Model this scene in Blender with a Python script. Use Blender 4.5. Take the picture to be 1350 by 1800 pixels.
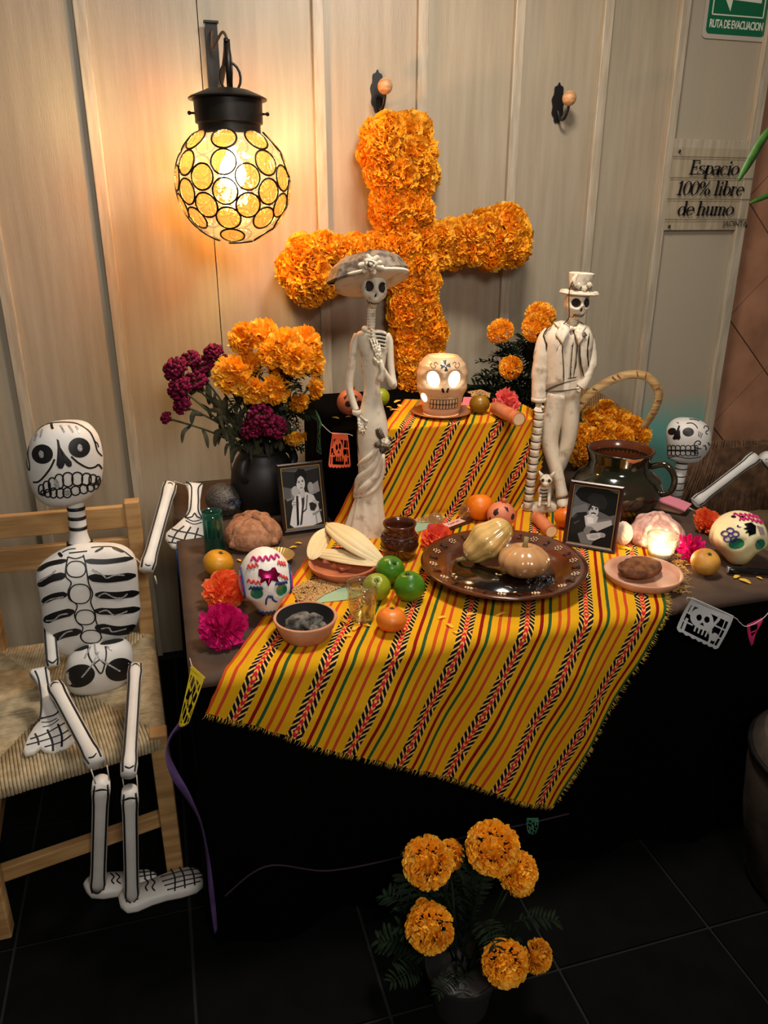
import bpy, bmesh, math, random
from math import sin, cos, pi, radians as rad, atan2, sqrt, exp
from mathutils import Vector, Matrix, Euler, noise
from mathutils.bvhtree import BVHTree

scene = bpy.context.scene
COL = scene.collection
for o in list(bpy.data.objects):
    bpy.data.objects.remove(o, do_unlink=True)

# ------------------------------------------------------------------ camera
FPX = 1352.0
PITCH, YAW = rad(21.1), rad(16.0)
CAM = Vector((0.0, -2.75, 1.6))
FW = Vector((sin(YAW) * cos(PITCH), cos(YAW) * cos(PITCH), -sin(PITCH)))
RT = Vector((cos(YAW), -sin(YAW), 0))
UP = RT.cross(FW)
cam_data = bpy.data.cameras.new('camera')
cam = bpy.data.objects.new('camera', cam_data)
COL.objects.link(cam)
cam.location = CAM
cam.rotation_euler = Matrix((RT, UP, -FW)).transposed().to_euler()
cam_data.sensor_fit = 'VERTICAL'
cam_data.sensor_height = 36.0
cam_data.lens = FPX / 1800.0 * 36.0
cam_data.clip_start = 0.02
scene.camera = cam

# ------------------------------------------------------------------ colour management, world, room light
scene.view_settings.view_transform = 'Standard'
scene.view_settings.look = 'None'
scene.view_settings.gamma = 1.0
scene.view_settings.use_curve_mapping = False
scene.view_settings.exposure = 0.66

BULB_POWER = 262.0
world = bpy.data.worlds.new('dim_room'); scene.world = world
world.use_nodes = True
world.node_tree.nodes['Background'].inputs[0].default_value = (1.0, 0.86, 0.70, 1)
world.node_tree.nodes['Background'].inputs[1].default_value = 0.065


def area(name, loc, target, size, power, color):
    d = bpy.data.lights.new(name, 'AREA'); d.size = size; d.energy = power; d.color = color
    o = bpy.data.objects.new(name, d); COL.objects.link(o)
    o.location = loc
    o.rotation_euler = (Vector(target) - Vector(loc)).to_track_quat('-Z', 'Y').to_euler()
    return o


# ceiling lamp over the altar; fill light added behind the camera for room ambience
area('ceiling_lamp_over_altar', (0.80, -1.15, 2.75), (0.75, -1.0, 0.7), 0.35, 22.0, (1.0, 0.90, 0.78))
area('front_fill_light', (0.3, -3.8, 2.6), (0.6, -0.6, 0.9), 0.6, 22.0, (1.0, 0.94, 0.87))

# ------------------------------------------------------------------ pixel <-> place helpers (photo frame 1350 x 1800)
def ray(u, v):
    return RT * ((u - 675) / FPX) - UP * ((v - 900) / FPX) + FW


TZ = 0.72          # table top height


def onz(u, v, z=TZ):
    d = ray(u, v); return CAM + d * ((z - CAM.z) / d.z)


def ony(u, v, y=0.0):
    d = ray(u, v); return CAM + d * ((y - CAM.y) / d.y)


def kk(p):
    return (Vector(p) - CAM).dot(FW) / FPX      # metres per pixel there


class Fr:
    """upright frame standing at a place, turned to the viewer's side of the room"""
    def __init__(s, P, rz=None):
        s.P = Vector(P)
        s.rz = -atan2(s.P.x - CAM.x, s.P.y - CAM.y) if rz is None else rz
        s.k = kk(P)
        s.ax = Vector((cos(s.rz), sin(s.rz), 0)); s.ay = Vector((-sin(s.rz), cos(s.rz), 0))

    def l(s, u, v, dy=0.0):
        d = ray(u, v)
        t = ((s.P + s.ay * dy) - CAM).dot(s.ay) / d.dot(s.ay)
        q = CAM + d * t - s.P
        return Vector((q.dot(s.ax), dy, q.z))

    def loc(s, w):
        q = Vector(w) - s.P
        return Vector((q.dot(s.ax), q.dot(s.ay), q.z))


# ------------------------------------------------------------------ materials
def lin(c):
    out = []
    for x in c[:3]:
        x = x / 255.0
        out.append(x / 12.92 if x <= 0.04045 else ((x + 0.055) / 1.055) ** 2.4)
    return (out[0], out[1], out[2], 1.0)


MATS = {}


def mat(name, col, rough=0.6, metal=0.0, col2=None, vs=12.0, lo=0.4, hi=0.6, stretch=None, bump=0.0, bs=60.0,
        coat=0.0, emit=None, estr=0.0, sss=0.0, spec=0.5, detail=4.0, sheen=0.0):
    if name in MATS:
        return MATS[name]
    m = bpy.data.materials.new(name); m.use_nodes = True
    nt = m.node_tree; b = nt.nodes['Principled BSDF']
    b.inputs['Base Color'].default_value = lin(col)
    b.inputs['Roughness'].default_value = rough
    b.inputs['Metallic'].default_value = metal
    b.inputs['Coat Weight'].default_value = coat
    b.inputs['Coat Roughness'].default_value = 0.12
    b.inputs['Specular IOR Level'].default_value = spec
    if sheen: b.inputs['Sheen Weight'].default_value = sheen
    if sss:
        b.inputs['Subsurface Weight'].default_value = sss
        b.inputs['Subsurface Radius'].default_value = (0.02, 0.012, 0.006)
        b.inputs['Subsurface Scale'].default_value = 0.3
    if emit:
        b.inputs['Emission Color'].default_value = lin(emit)
        b.inputs['Emission Strength'].default_value = estr
    tc = None
    if col2 or bump:
        tc = nt.nodes.new('ShaderNodeTexCoord')
        mp = nt.nodes.new('ShaderNodeMapping')
        nt.links.new(tc.outputs['Object'], mp.inputs[0])
        if stretch: mp.inputs['Scale'].default_value = stretch
    if col2:
        n = nt.nodes.new('ShaderNodeTexNoise'); n.inputs['Scale'].default_value = vs; n.inputs['Detail'].default_value = detail
        nt.links.new(mp.outputs[0], n.inputs['Vector'])
        r = nt.nodes.new('ShaderNodeValToRGB')
        r.color_ramp.elements[0].position = lo; r.color_ramp.elements[0].color = lin(col)
        r.color_ramp.elements[1].position = hi; r.color_ramp.elements[1].color = lin(col2)
        nt.links.new(n.outputs[0], r.inputs[0]); nt.links.new(r.outputs[0], b.inputs['Base Color'])
    if bump:
        n2 = nt.nodes.new('ShaderNodeTexNoise'); n2.inputs['Scale'].default_value = bs; n2.inputs['Detail'].default_value = 3
        nt.links.new(mp.outputs[0], n2.inputs['Vector'])
        bp = nt.nodes.new('ShaderNodeBump'); bp.inputs['Strength'].default_value = bump; bp.inputs['Distance'].default_value = 0.004
        nt.links.new(n2.outputs[0], bp.inputs['Height']); nt.links.new(bp.outputs[0], b.inputs['Normal'])
    MATS[name] = m
    return m


def glass(name, col, gloss=0.12, tl=0.0, bump=0.0, bs=60, rough=0.03, edge=0.55):
    """thin glass: coloured see-through + a little mirror + optional frosted part"""
    if name in MATS: return MATS[name]
    m = bpy.data.materials.new(name); m.use_nodes = True
    nt = m.node_tree; nt.nodes.clear()
    out = nt.nodes.new('ShaderNodeOutputMaterial')
    tr = nt.nodes.new('ShaderNodeBsdfTransparent'); tr.inputs[0].default_value = lin(col)
    gl = nt.nodes.new('ShaderNodeBsdfGlossy'); gl.inputs['Roughness'].default_value = rough
    lw = nt.nodes.new('ShaderNodeLayerWeight'); lw.inputs[0].default_value = 0.5
    pw_ = nt.nodes.new('ShaderNodeMath'); pw_.operation = 'POWER'; pw_.inputs[1].default_value = 3.5; nt.links.new(lw.outputs['Facing'], pw_.inputs[0])
    mx = nt.nodes.new('ShaderNodeMixShader')
    add = nt.nodes.new('ShaderNodeMath'); add.operation = 'MULTIPLY_ADD'
    add.inputs[1].default_value = edge; add.inputs[2].default_value = gloss * 0.12
    nt.links.new(pw_.outputs[0], add.inputs[0])
    first = tr
    if tl:
        t2 = nt.nodes.new('ShaderNodeBsdfTranslucent'); t2.inputs[0].default_value = lin(col)
        m2 = nt.nodes.new('ShaderNodeMixShader'); m2.inputs[0].default_value = tl
        nt.links.new(tr.outputs[0], m2.inputs[1]); nt.links.new(t2.outputs[0], m2.inputs[2]); first = m2
    nt.links.new(add.outputs[0], mx.inputs[0])
    nt.links.new(first.outputs[0], mx.inputs[1]); nt.links.new(gl.outputs[0], mx.inputs[2])
    nt.links.new(mx.outputs[0], out.inputs[0])
    if bump:
        n2 = nt.nodes.new('ShaderNodeTexNoise'); n2.inputs['Scale'].default_value = bs
        tc = nt.nodes.new('ShaderNodeTexCoord'); nt.links.new(tc.outputs['Object'], n2.inputs['Vector'])
        bp = nt.nodes.new('ShaderNodeBump'); bp.inputs['Strength'].default_value = bump; bp.inputs['Distance'].default_value = 0.01
        nt.links.new(n2.outputs[0], bp.inputs['Height'])
        nt.links.new(bp.outputs[0], gl.inputs['Normal']); nt.links.new(bp.outputs[0], lw.inputs['Normal'])
    MATS[name] = m
    return m


# ------------------------------------------------------------------ mesh builder
class MB:
    def __init__(s):
        s.v = []; s.f = []; s.m = []

    def add(s, vs, fs, mi=0):
        o = len(s.v)
        s.v += [Vector(p) for p in vs]
        for f in fs:
            s.f.append([i + o for i in f]); s.m.append(mi)
        return s

    def merge(s, other, M=None, mi=None):
        o = len(s.v)
        s.v += [(M @ p) if M else p.copy() for p in other.v]
        for f, m in zip(other.f, other.m):
            s.f.append([i + o for i in f]); s.m.append(m if mi is None else mi)
        return s

    def rings(s, R, mi=0, cap=True, closed=True):
        n = len(R[0]); vs = []; fs = []
        for r in R: vs += r
        for i in range(len(R) - 1):
            for j in range(n if closed else n - 1):
                a = i * n + j; b = i * n + (j + 1) % n
                fs.append([a, b, b + n, a + n])
        if cap and closed:
            fs.append(list(range(n))[::-1]); fs.append([(len(R) - 1) * n + j for j in range(n)])
        return s.add(vs, fs, mi)

    def tube(s, pts, r, n=8, mi=0, cap=True, flat=1.0, ref=None, taper=False):
        pts = [Vector(p) for p in pts]
        if not isinstance(r, (list, tuple)): r = [r] * len(pts)
        R = []; prev = None
        for i, p in enumerate(pts):
            a = pts[max(i - 1, 0)]; b = pts[min(i + 1, len(pts) - 1)]
            t = (b - a)
            t = t.normalized() if t.length > 1e-9 else Vector((0, 0, 1))
            if prev is None:
                q = Vector(ref) if ref else (Vector((0, 0, 1)) if abs(t.z) < 0.9 else Vector((1, 0, 0)))
                prev = q
            x = (prev - t * prev.dot(t))
            if x.length < 1e-6: x = t.orthogonal()
            x.normalize(); prev = x
            y = t.cross(x)
            R.append([p + (x * cos(2 * pi * k / n) * flat + y * sin(2 * pi * k / n)) * r[i] for k in range(n)])
        return s.rings(R, mi, cap)

    def lathe(s, prof, n=28, c=(0, 0, 0), mi=0, sx=1.0, sy=1.0, cap=False, M=None, fn=None):
        R = []
        for (r, z) in prof:
            ring = []
            for k in range(n):
                a = 2 * pi * k / n
                rr = r * (fn(a, z) if fn else 1.0)
                p = Vector((rr * cos(a) * sx + c[0], rr * sin(a) * sy + c[1], z + c[2]))
                ring.append(M @ p if M else p)
            R.append(ring)
        return s.rings(R, mi, cap)

    def ell(s, c, r, nu=16, nv=10, mi=0, M=None):
        if not isinstance(r, (list, tuple)): r = (r, r, r)
        R = []
        for i in range(nv + 1):
            t = pi * i / nv
            st = max(sin(t), 0.002)
            ring = []
            for k in range(nu):
                a = 2 * pi * k / nu
                p = Vector((r[0] * st * cos(a), r[1] * st * sin(a), -r[2] * cos(t)))
                if M: p = M @ p
                ring.append(p + Vector(c))
            R.append(ring)
        return s.rings(R, mi, True)

    def box(s, c, size, mi=0, M=None):
        hx, hy, hz = size[0] / 2, size[1] / 2, size[2] / 2
        vs = [Vector((x, y, z)) for x in (-hx, hx) for y in (-hy, hy) for z in (-hz, hz)]
        if M: vs = [M @ p for p in vs]
        vs = [p + Vector(c) for p in vs]
        return s.add(vs, [[0, 1, 3, 2], [4, 6, 7, 5], [0, 4, 5, 1], [2, 3, 7, 6], [0, 2, 6, 4], [1, 5, 7, 3]], mi)

    def bar(s, a, b, w, d, ref=(0, 0, 1), mi=0):
        """rectangular bar from a to b; w along ref-ish, d the other way"""
        a = Vector(a); b = Vector(b); t = (b - a).normalized(); x = Vector(ref); x = (x - t * x.dot(t)).normalized(); y = t.cross(x)
        R = []
        for p in (a, b):
            R.append([p + x * w / 2 + y * d / 2, p - x * w / 2 + y * d / 2, p - x * w / 2 - y * d / 2, p + x * w / 2 - y * d / 2])
        return s.rings(R, mi, True)

    def poly(s, pts, mi=0):
        return s.add(pts, [list(range(len(pts)))], mi)

    def prism(s, pts, y0, y1, mi=0):
        """outline in x,z given thickness along y"""
        n = len(pts)
        vs = [Vector((p[0], y0, p[1])) for p in pts] + [Vector((p[0], y1, p[1])) for p in pts]
        fs = [list(range(n)), list(range(2 * n - 1, n - 1, -1))]
        fs += [[i, i + n, (i + 1) % n + n, (i + 1) % n] for i in range(n)]
        return s.add(vs, fs, mi)

    def mesh(s, name, mats, smooth=True):
        me = bpy.data.meshes.new(name)
        me.from_pydata([tuple(p) for p in s.v], [], s.f)
        if not isinstance(mats, (list, tuple)): mats = [mats]
        for m in mats: me.materials.append(m)
        me.polygons.foreach_set('material_index', s.m)
        me.polygons.foreach_set('use_smooth', [smooth] * len(s.f))
        bm = bmesh.new(); bm.from_mesh(me); bmesh.ops.recalc_face_normals(bm, faces=bm.faces); bm.to_mesh(me); bm.free()
        me.update()
        return me

    def build(s, name, mats, parent=None, smooth=True, bevel=0, sub=0, auto=None, solid=0):
        o = bpy.data.objects.new(name, s.mesh(name, mats, smooth))
        COL.objects.link(o)
        if parent: o.parent = parent
        if bevel:
            b = o.modifiers.new('bevel', 'BEVEL'); b.width = bevel; b.segments = 2; b.limit_method = 'ANGLE'; b.angle_limit = rad(40)
        if solid:
            q = o.modifiers.new('solid', 'SOLIDIFY'); q.thickness = solid; q.offset = 0
        if sub:
            q = o.modifiers.new('sub', 'SUBSURF'); q.levels = sub; q.render_levels = sub
        if auto: sharp(o, auto)
        return o


def sharp(o, ang):
    bm = bmesh.new(); bm.from_mesh(o.data)
    for e in bm.edges:
        if len(e.link_faces) == 2 and e.calc_face_angle(0) > rad(ang): e.smooth = False
    bm.to_mesh(o.data); bm.free()


def tag(o, label, cat, group=None):
    o['label'] = label; o['category'] = cat
    if group: o['group'] = group
    return o


def thing(name, label, cat, P, rz=0.0, group=None, rot=None):
    o = bpy.data.objects.new(name, None); COL.objects.link(o)
    o.empty_display_size = 0.05
    o.location = P; o.rotation_euler = rot if rot else (0, 0, rz)
    return tag(o, label, cat, group)


def link(name, me, parent=None, loc=(0, 0, 0), rot=(0, 0, 0), sc=1.0):
    o = bpy.data.objects.new(name, me); COL.objects.link(o)
    o.location = loc; o.rotation_euler = rot
    o.scale = (sc, sc, sc) if not isinstance(sc, (tuple, list)) else sc
    if parent: o.parent = parent
    return o


def struct(o):
    o['kind'] = 'structure'; return o


def lerp(a, b, t): return a + (b - a) * t


def sstep(a, b, x):
    t = min(1, max(0, (x - a) / (b - a))); return t * t * (3 - 2 * t)


def spl(pts, n):
    """smooth (catmull-rom) resampling of points or tuples"""
    P = [Vector(p) for p in pts]; out = []
    m = len(P) - 1
    for i in range(n + 1):
        t = m * i / n; k = min(int(t), m - 1); f = t - k
        p0 = P[max(k - 1, 0)]; p1 = P[k]; p2 = P[k + 1]; p3 = P[min(k + 2, m)]
        out.append(0.5 * ((2 * p1) + (p2 - p0) * f + (2 * p0 - 5 * p1 + 4 * p2 - p3) * f * f + (3 * p1 - p0 - 3 * p2 + p3) * f ** 3))
    return out


# ------------------------------------------------------------------ painting on a surface: strokes and patches laid on a mesh
class Skin:
    """projects 2-D marks (x, z) along +y onto the front of a builder's mesh"""
    def __init__(s, mb, off=0.0008, M=None, fr=None):
        s.t = BVHTree.FromPolygons([tuple(p) for p in mb.v], mb.f); s.off = off
        s.M = M or Matrix.Identity(4); s.d = None
        if fr:
            q = (fr.P - CAM).normalized(); s.d = Vector((q.dot(fr.ax), q.dot(fr.ay), q.z))

    def hit(s, x, z):
        if s.d: d = s.d; o = Vector((x, 0, z)) - d
        else: o = s.M @ Vector((x, -1.0, z)); d = (s.M.to_3x3() @ Vector((0, 1, 0))).normalized()
        h, n, i, q = s.t.ray_cast(o, d)
        if h is None:
            h, n, i, q = s.t.find_nearest(s.M @ Vector((x, 0, z)))
        if n.dot(d) > 0: n = -n
        return h + n * s.off

    def stroke(s, mb, pts, w, n=None, mi=0, taper=False, across=2):
        pts = [Vector((p[0], p[1], 0)) for p in pts]
        n = n or max(8, 5 * (len(pts) - 1))
        P = spl(pts, n) if len(pts) > 2 else [pts[0].lerp(pts[1], i / n) for i in range(n + 1)]
        R = []
        for i, p in enumerate(P):
            t = P[min(i + 1, n)] - P[max(i - 1, 0)]
            t = t.normalized() if t.length > 0 else Vector((1, 0, 0))
            q = Vector((-t.y, t.x, 0))
            f = i / n
            ww = w(f) if callable(w) else w * (min(1, 0.25 + 3.5 * min(f, 1 - f)) if taper else 1)
            R.append([s.hit(p.x + q.x * ww * (j / across - 0.5), p.y + q.y * ww * (j / across - 0.5)) for j in range(across + 1)])
        mb.rings(R, mi, False, closed=False)

    def patch(s, mb, outline, mi=0, k=3, c=None):
        n = len(outline)
        c = c or (sum(p[0] for p in outline) / n, sum(p[1] for p in outline) / n)
        R = []
        for j in range(k, 0, -1):
            R.append([s.hit(c[0] + (p[0] - c[0]) * j / k, c[1] + (p[1] - c[1]) * j / k) for p in outline])
        mb.rings(R, mi, False)
        o = len(mb.v) - n
        mb.v.append(s.hit(*c)); ci = len(mb.v) - 1
        for i in range(n):
            mb.f.append([o + i, o + (i + 1) % n, ci]); mb.m.append(mi)

    def oval(s, mb, x, z, rx, rz, n=20, mi=0, ang=0, k=3):
        ca, sa = cos(ang), sin(ang)
        s.patch(mb, [(x + rx * cos(2 * pi * i / n) * ca - rz * sin(2 * pi * i / n) * sa,
                      z + rx * cos(2 * pi * i / n) * sa + rz * sin(2 * pi * i / n) * ca) for i in range(n)], mi, k, (x, z))


def star(cx, cz, r0, r1, n, a0=0):
    return [(cx + (r0 if i % 2 == 0 else r1) * cos(a0 + pi * i / n), cz + (r0 if i % 2 == 0 else r1) * sin(a0 + pi * i / n)) for i in range(2 * n)]
# ------------------------------------------------------------------ node arithmetic
class N:
    def __init__(s, nt, sock): s.nt = nt; s.s = sock

    def op(s, o, b=None, c=None):
        n = s.nt.nodes.new('ShaderNodeMath'); n.operation = o
        for i, x in enumerate((s, b, c)):
            if x is None: continue
            if isinstance(x, N): s.nt.links.new(x.s, n.inputs[i])
            else: n.inputs[i].default_value = x
        return N(s.nt, n.outputs[0])
    def __add__(s, b): return s.op('ADD', b)
    def __sub__(s, b): return s.op('SUBTRACT', b)
    def __mul__(s, b): return s.op('MULTIPLY', b)
    def fr(s): return s.op('FRACT')
    def ab(s): return s.op('ABSOLUTE')
    def lt(s, b): return s.op('LESS_THAN', b)
    def gt(s, b): return s.op('GREATER_THAN', b)
    def mn(s, b): return s.op('MINIMUM', b)
    def mx(s, b): return s.op('MAXIMUM', b)


def mixc(nt, fac, a, b):
    n = nt.nodes.new('ShaderNodeMix'); n.data_type = 'RGBA'
    nt.links.new(fac.s, n.inputs[0])
    for i, x in ((6, a), (7, b)):
        if isinstance(x, tuple): n.inputs[i].default_value = lin(x)
        else: nt.links.new(x, n.inputs[i])
    return n.outputs[2]


# ------------------------------------------------------------------ wall of painted boards and battens
M_board = mat('wall_paint', (172, 159, 138), 0.42, col2=(156, 143, 121), vs=2.5, lo=0.3, hi=0.7, stretch=(14, 14, 1.0), bump=0.16, bs=22, detail=5)
M_batten = mat('batten_paint', (184, 172, 152), 0.4, col2=(166, 153, 132), vs=6, stretch=(8, 8, 1), bump=0.12, bs=30)
M_dark = mat('gap_dark', (30, 24, 18), 0.9)


def teal_board():  # board colour fades to teal towards the foot
    m = mat('board_teal_foot', (170, 158, 138), 0.42, bump=0.16, bs=22, stretch=(14, 14, 1))
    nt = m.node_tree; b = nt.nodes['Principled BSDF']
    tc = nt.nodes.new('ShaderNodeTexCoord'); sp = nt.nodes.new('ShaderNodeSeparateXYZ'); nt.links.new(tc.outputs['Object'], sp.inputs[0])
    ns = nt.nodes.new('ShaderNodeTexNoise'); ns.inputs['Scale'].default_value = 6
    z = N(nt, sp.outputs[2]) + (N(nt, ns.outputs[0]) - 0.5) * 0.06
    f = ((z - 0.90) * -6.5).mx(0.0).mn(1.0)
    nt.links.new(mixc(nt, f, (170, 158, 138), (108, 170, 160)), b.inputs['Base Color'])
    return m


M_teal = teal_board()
wb = MB(); wb.box((0.34, 0.07, 1.45), (3.88, 0.09, 2.9))
wall = struct(wb.build('wall_back', M_dark, smooth=False))
BX = [-1.43, -1.10, -0.777, -0.453, -0.13, 0.204, 0.57, 0.916, 1.255, 1.583, 1.884, 2.252]
for i in range(len(BX) - 1):
    g = 0.003
    b = MB(); b.box(((BX[i] + BX[i + 1]) / 2, 0.0125, 1.45), (BX[i + 1] - BX[i] - g, 0.025, 2.9))
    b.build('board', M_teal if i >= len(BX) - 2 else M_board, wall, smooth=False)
for i, x in enumerate(BX):
    if abs(x - 0.204) < 0.01: continue
    w = 0.036 if i < len(BX) - 1 else 0.042
    b = MB(); b.box((x, -0.011, 1.45), (w, 0.022, 2.9))
    b.build('batten', M_batten, wall, smooth=False, bevel=0.003)
# cross rail that carries the no-smoking sign
b = MB(); b.box((2.068, -0.009, 1.705), (0.332, 0.018, 0.32))
b.build('cross_rail', M_batten, wall, smooth=False, bevel=0.003)

# tiled wall past the boards: square terracotta tiles laid on the diagonal
wt = MB(); wt.box((3.05, 0.12, 1.45), (1.56, 0.1, 2.9))
wr = struct(wt.build('wall_right', mat('grout_dark', (52, 34, 26), 0.9), smooth=False))
M_tile = mat('terracotta_tile', (184, 132, 102), 0.38, col2=(146, 100, 74), vs=5, bump=0.08, bs=30, lo=0.35, hi=0.7)
tb = MB(); s = 0.165 * sqrt(2) - 0.004
tb.add([(0, -0.006, -s), (s, -0.006, 0), (0, -0.006, s), (-s, -0.006, 0), (0, 0.006, -s - .002), (s + .002, 0.006, 0), (0, 0.006, s + .002), (-s - .002, 0.006, 0)],
       [[0, 1, 2, 3], [0, 4, 5, 1], [1, 5, 6, 2], [2, 6, 7, 3], [3, 7, 4, 0]])
tme = tb.mesh('tile', M_tile, False)
hd = 0.165 * sqrt(2)
for i in range(0, 5):
    for j in range(-5, 7):
        if (i + j) % 2: continue
        x = 2.557 + (i - 0) * hd; z = 0.961 + (j + 1) * hd
        if x - hd < 2.28 or x + hd > 3.8 or z > 2.9 or z - hd < -0.02: continue
        link('tile', tme, wr, (x, 0.064, z))
# the tiles cut by the boards' edge
hb = MB(); hb.add([(0, -0.006, -s), (s, -0.006, 0), (0, -0.006, s), (0, 0.006, -s - .002), (s + .002, 0.006, 0), (0, 0.006, s + .002)],
                  [[0, 1, 2], [0, 3, 4, 1], [1, 4, 5, 2], [2, 5, 3, 0]])
hme = hb.mesh('tile_half', M_tile, False)
for j in range(-4, 7, 2):
    link('tile', hme, wr, (2.557 - hd * 0 - 0.233, 0.064, 0.961 + j * hd))

# dark floor of large tiles
fb = MB(); fb.box((0.6, -1.9, -0.03), (5.0, 4.2, 0.05))
floor = struct(fb.build('floor', mat('floor_grout', (5, 5, 5), 0.9), smooth=False))
M_ft = mat('floor_tile_dark', (9, 9, 9), 0.8, spec=0.06, col2=(6, 6, 6), vs=9, bump=0.1, bs=40)
ft = MB(); ft.box((0, 0, 0), (0.392, 0.392, 0.012)); fme = ft.mesh('floor_tile', M_ft, False)
for i in range(-4, 6):
    for j in range(0, 9):
        x = 0.13 + 0.4 * i; y = -0.25 - 0.4 * j
        if x < -1.6 or x > 2.9: continue
        link('floor_tile', fme, floor, (x, y, -0.006))

# ------------------------------------------------------------------ table, covers and riser
M_wood = mat('pine', (188, 148, 96), 0.5, col2=(160, 120, 74), vs=5, stretch=(1, 1, 9), bump=0.1, bs=25)
M_black = mat('black_cloth', (3, 3, 3), 0.95, spec=0.03, bump=0.2, bs=300)
M_brown = mat('brown_cover_cloth', (84, 62, 46), 0.75, col2=(64, 46, 34), vs=8, bump=0.35, bs=14)
TX0, TX1, TY0, TY1 = 0.0, 1.575, -1.35, -0.08
t = thing('altar_table', 'table under black skirt carrying the whole altar', 'table', ((TX0 + TX1) / 2, (TY0 + TY1) / 2, 0))
b = MB(); b.box((0, 0, TZ - 0.03), (TX1 - TX0 - 0.03, TY1 - TY0 - 0.03, 0.03)); b.build('table_top', M_wood, t, False)
for sx in (-1, 1):
    for sy in (-1, 1):
        b = MB(); b.box((sx * 0.72, sy * 0.57, (TZ - 0.045) / 2), (0.05, 0.05, TZ - 0.045)); b.build('leg', M_wood, t, False)

# brown cover: top sheet with a drop on the left and right sides
def sheet(nx, ny, fn):
    b = MB(); vs = []; fs = []
    for j in range(ny + 1):
        for i in range(nx + 1): vs.append(fn(i / nx, j / ny))
    for j in range(ny):
        for i in range(nx):
            a = j * (nx + 1) + i; fs.append([a, a + 1, a + nx + 2, a + nx + 1])
    return b.add(vs, fs)


def cover(a, bb):
    x = lerp(TX0 - 0.012, TX1 + 0.012, min(1, max(0, (a - 1 / 60) / (1 - 2 / 60)))); y = lerp(TY0 - 0.006, TY1, max(0, (bb - .02) / .98))
    w = noise.noise(Vector((x * 5, y * 5, 0))) * 0.0012
    return (x, y, TZ - 0.004 + w - (0.03 if a in (0, 1) or bb == 0 else 0))


o = sheet(60, 50, cover).build('table_cover', M_brown, solid=0.002)
tag(o, 'plain brown cloth cover spread on the altar table top', 'cloth')


def skirt_pt(s_, zf):
    # s_ runs round left side, front, right side
    L = [(-0.016, TY1), (-0.016, TY0 - 0.012), (TX1 + 0.016, TY0 - 0.012), (TX1 + 0.016, TY1)]
    segs = [(Vector(L[i]), Vector(L[i + 1])) for i in range(3)]
    lens = [(q - p).length for p, q in segs]; tot = sum(lens); d = s_ * tot
    for (p, q), l in zip(segs, lens):
        if d <= l + 1e-6: break
        d -= l
    tt = (q - p).normalized(); nn = Vector((tt.y, -tt.x)) * 1.0
    c = p + tt * d
    amp = (1 - zf) * (0.009 if c.x < TX0 else 0.022)
    off = amp * (1 + 0.8 * sin(s_ * 95) + 0.5 * sin(s_ * 41 + 1))
    out = -nn if (p.x < 0 and q.x < 0) else nn
    out = Vector((tt.y, -tt.x)) if True else out
    ctr = Vector(((TX0 + TX1) / 2, (TY0 + TY1) / 2))
    if (c - ctr).dot(out) < 0: out = -out
    return (c.x + out.x * off, c.y + out.y * off, 0.004 + zf * (TZ - 0.026))


o = sheet(260, 12, lambda a, bb: skirt_pt(a, bb)).build('table_skirt', M_black)
tag(o, 'black cloth skirt hanging from table edge to floor', 'table skirt')

RX0, RX1, RY0, RY1, RZ = 0.46, 1.115, -0.645, -0.15, 1.02
t = thing('riser_box', 'black draped box raising the back of the altar', 'riser', ((RX0 + RX1) / 2, (RY0 + RY1) / 2, TZ))
b = MB(); b.box((0, 0, 0.148), (RX1 - RX0 - 0.012, RY1 - RY0 - 0.012, 0.293)); b.build('box', mat('box_brown', (60, 44, 34), 0.7), t, False)


def rcov(a, bb):
    w, d = (RX1 - RX0) / 2, (RY1 - RY0) / 2
    # unfolded: cross-shaped drape flattened to superellipse rings
    r = bb; th = a * 2 * pi
    cx, cy = cos(th), sin(th)
    m = max(abs(cx), abs(cy)); ex, ey = cx / m * w, cy / m * d
    if r < 0.5: return (ex * r * 2, ey * r * 2, 0.2965 + 0.002 * noise.noise(Vector((ex * r * 9, ey * r * 9, 1))))
    q = (r - 0.5) * 2; fl = 1 + 0.01 + 0.012 * q * (1 + sin(th * 16))
    return (ex * fl, ey * fl, 0.2965 * (1 - q) + 0.003)


sheet(128, 16, rcov).build('black_cover', M_black, t)

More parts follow.
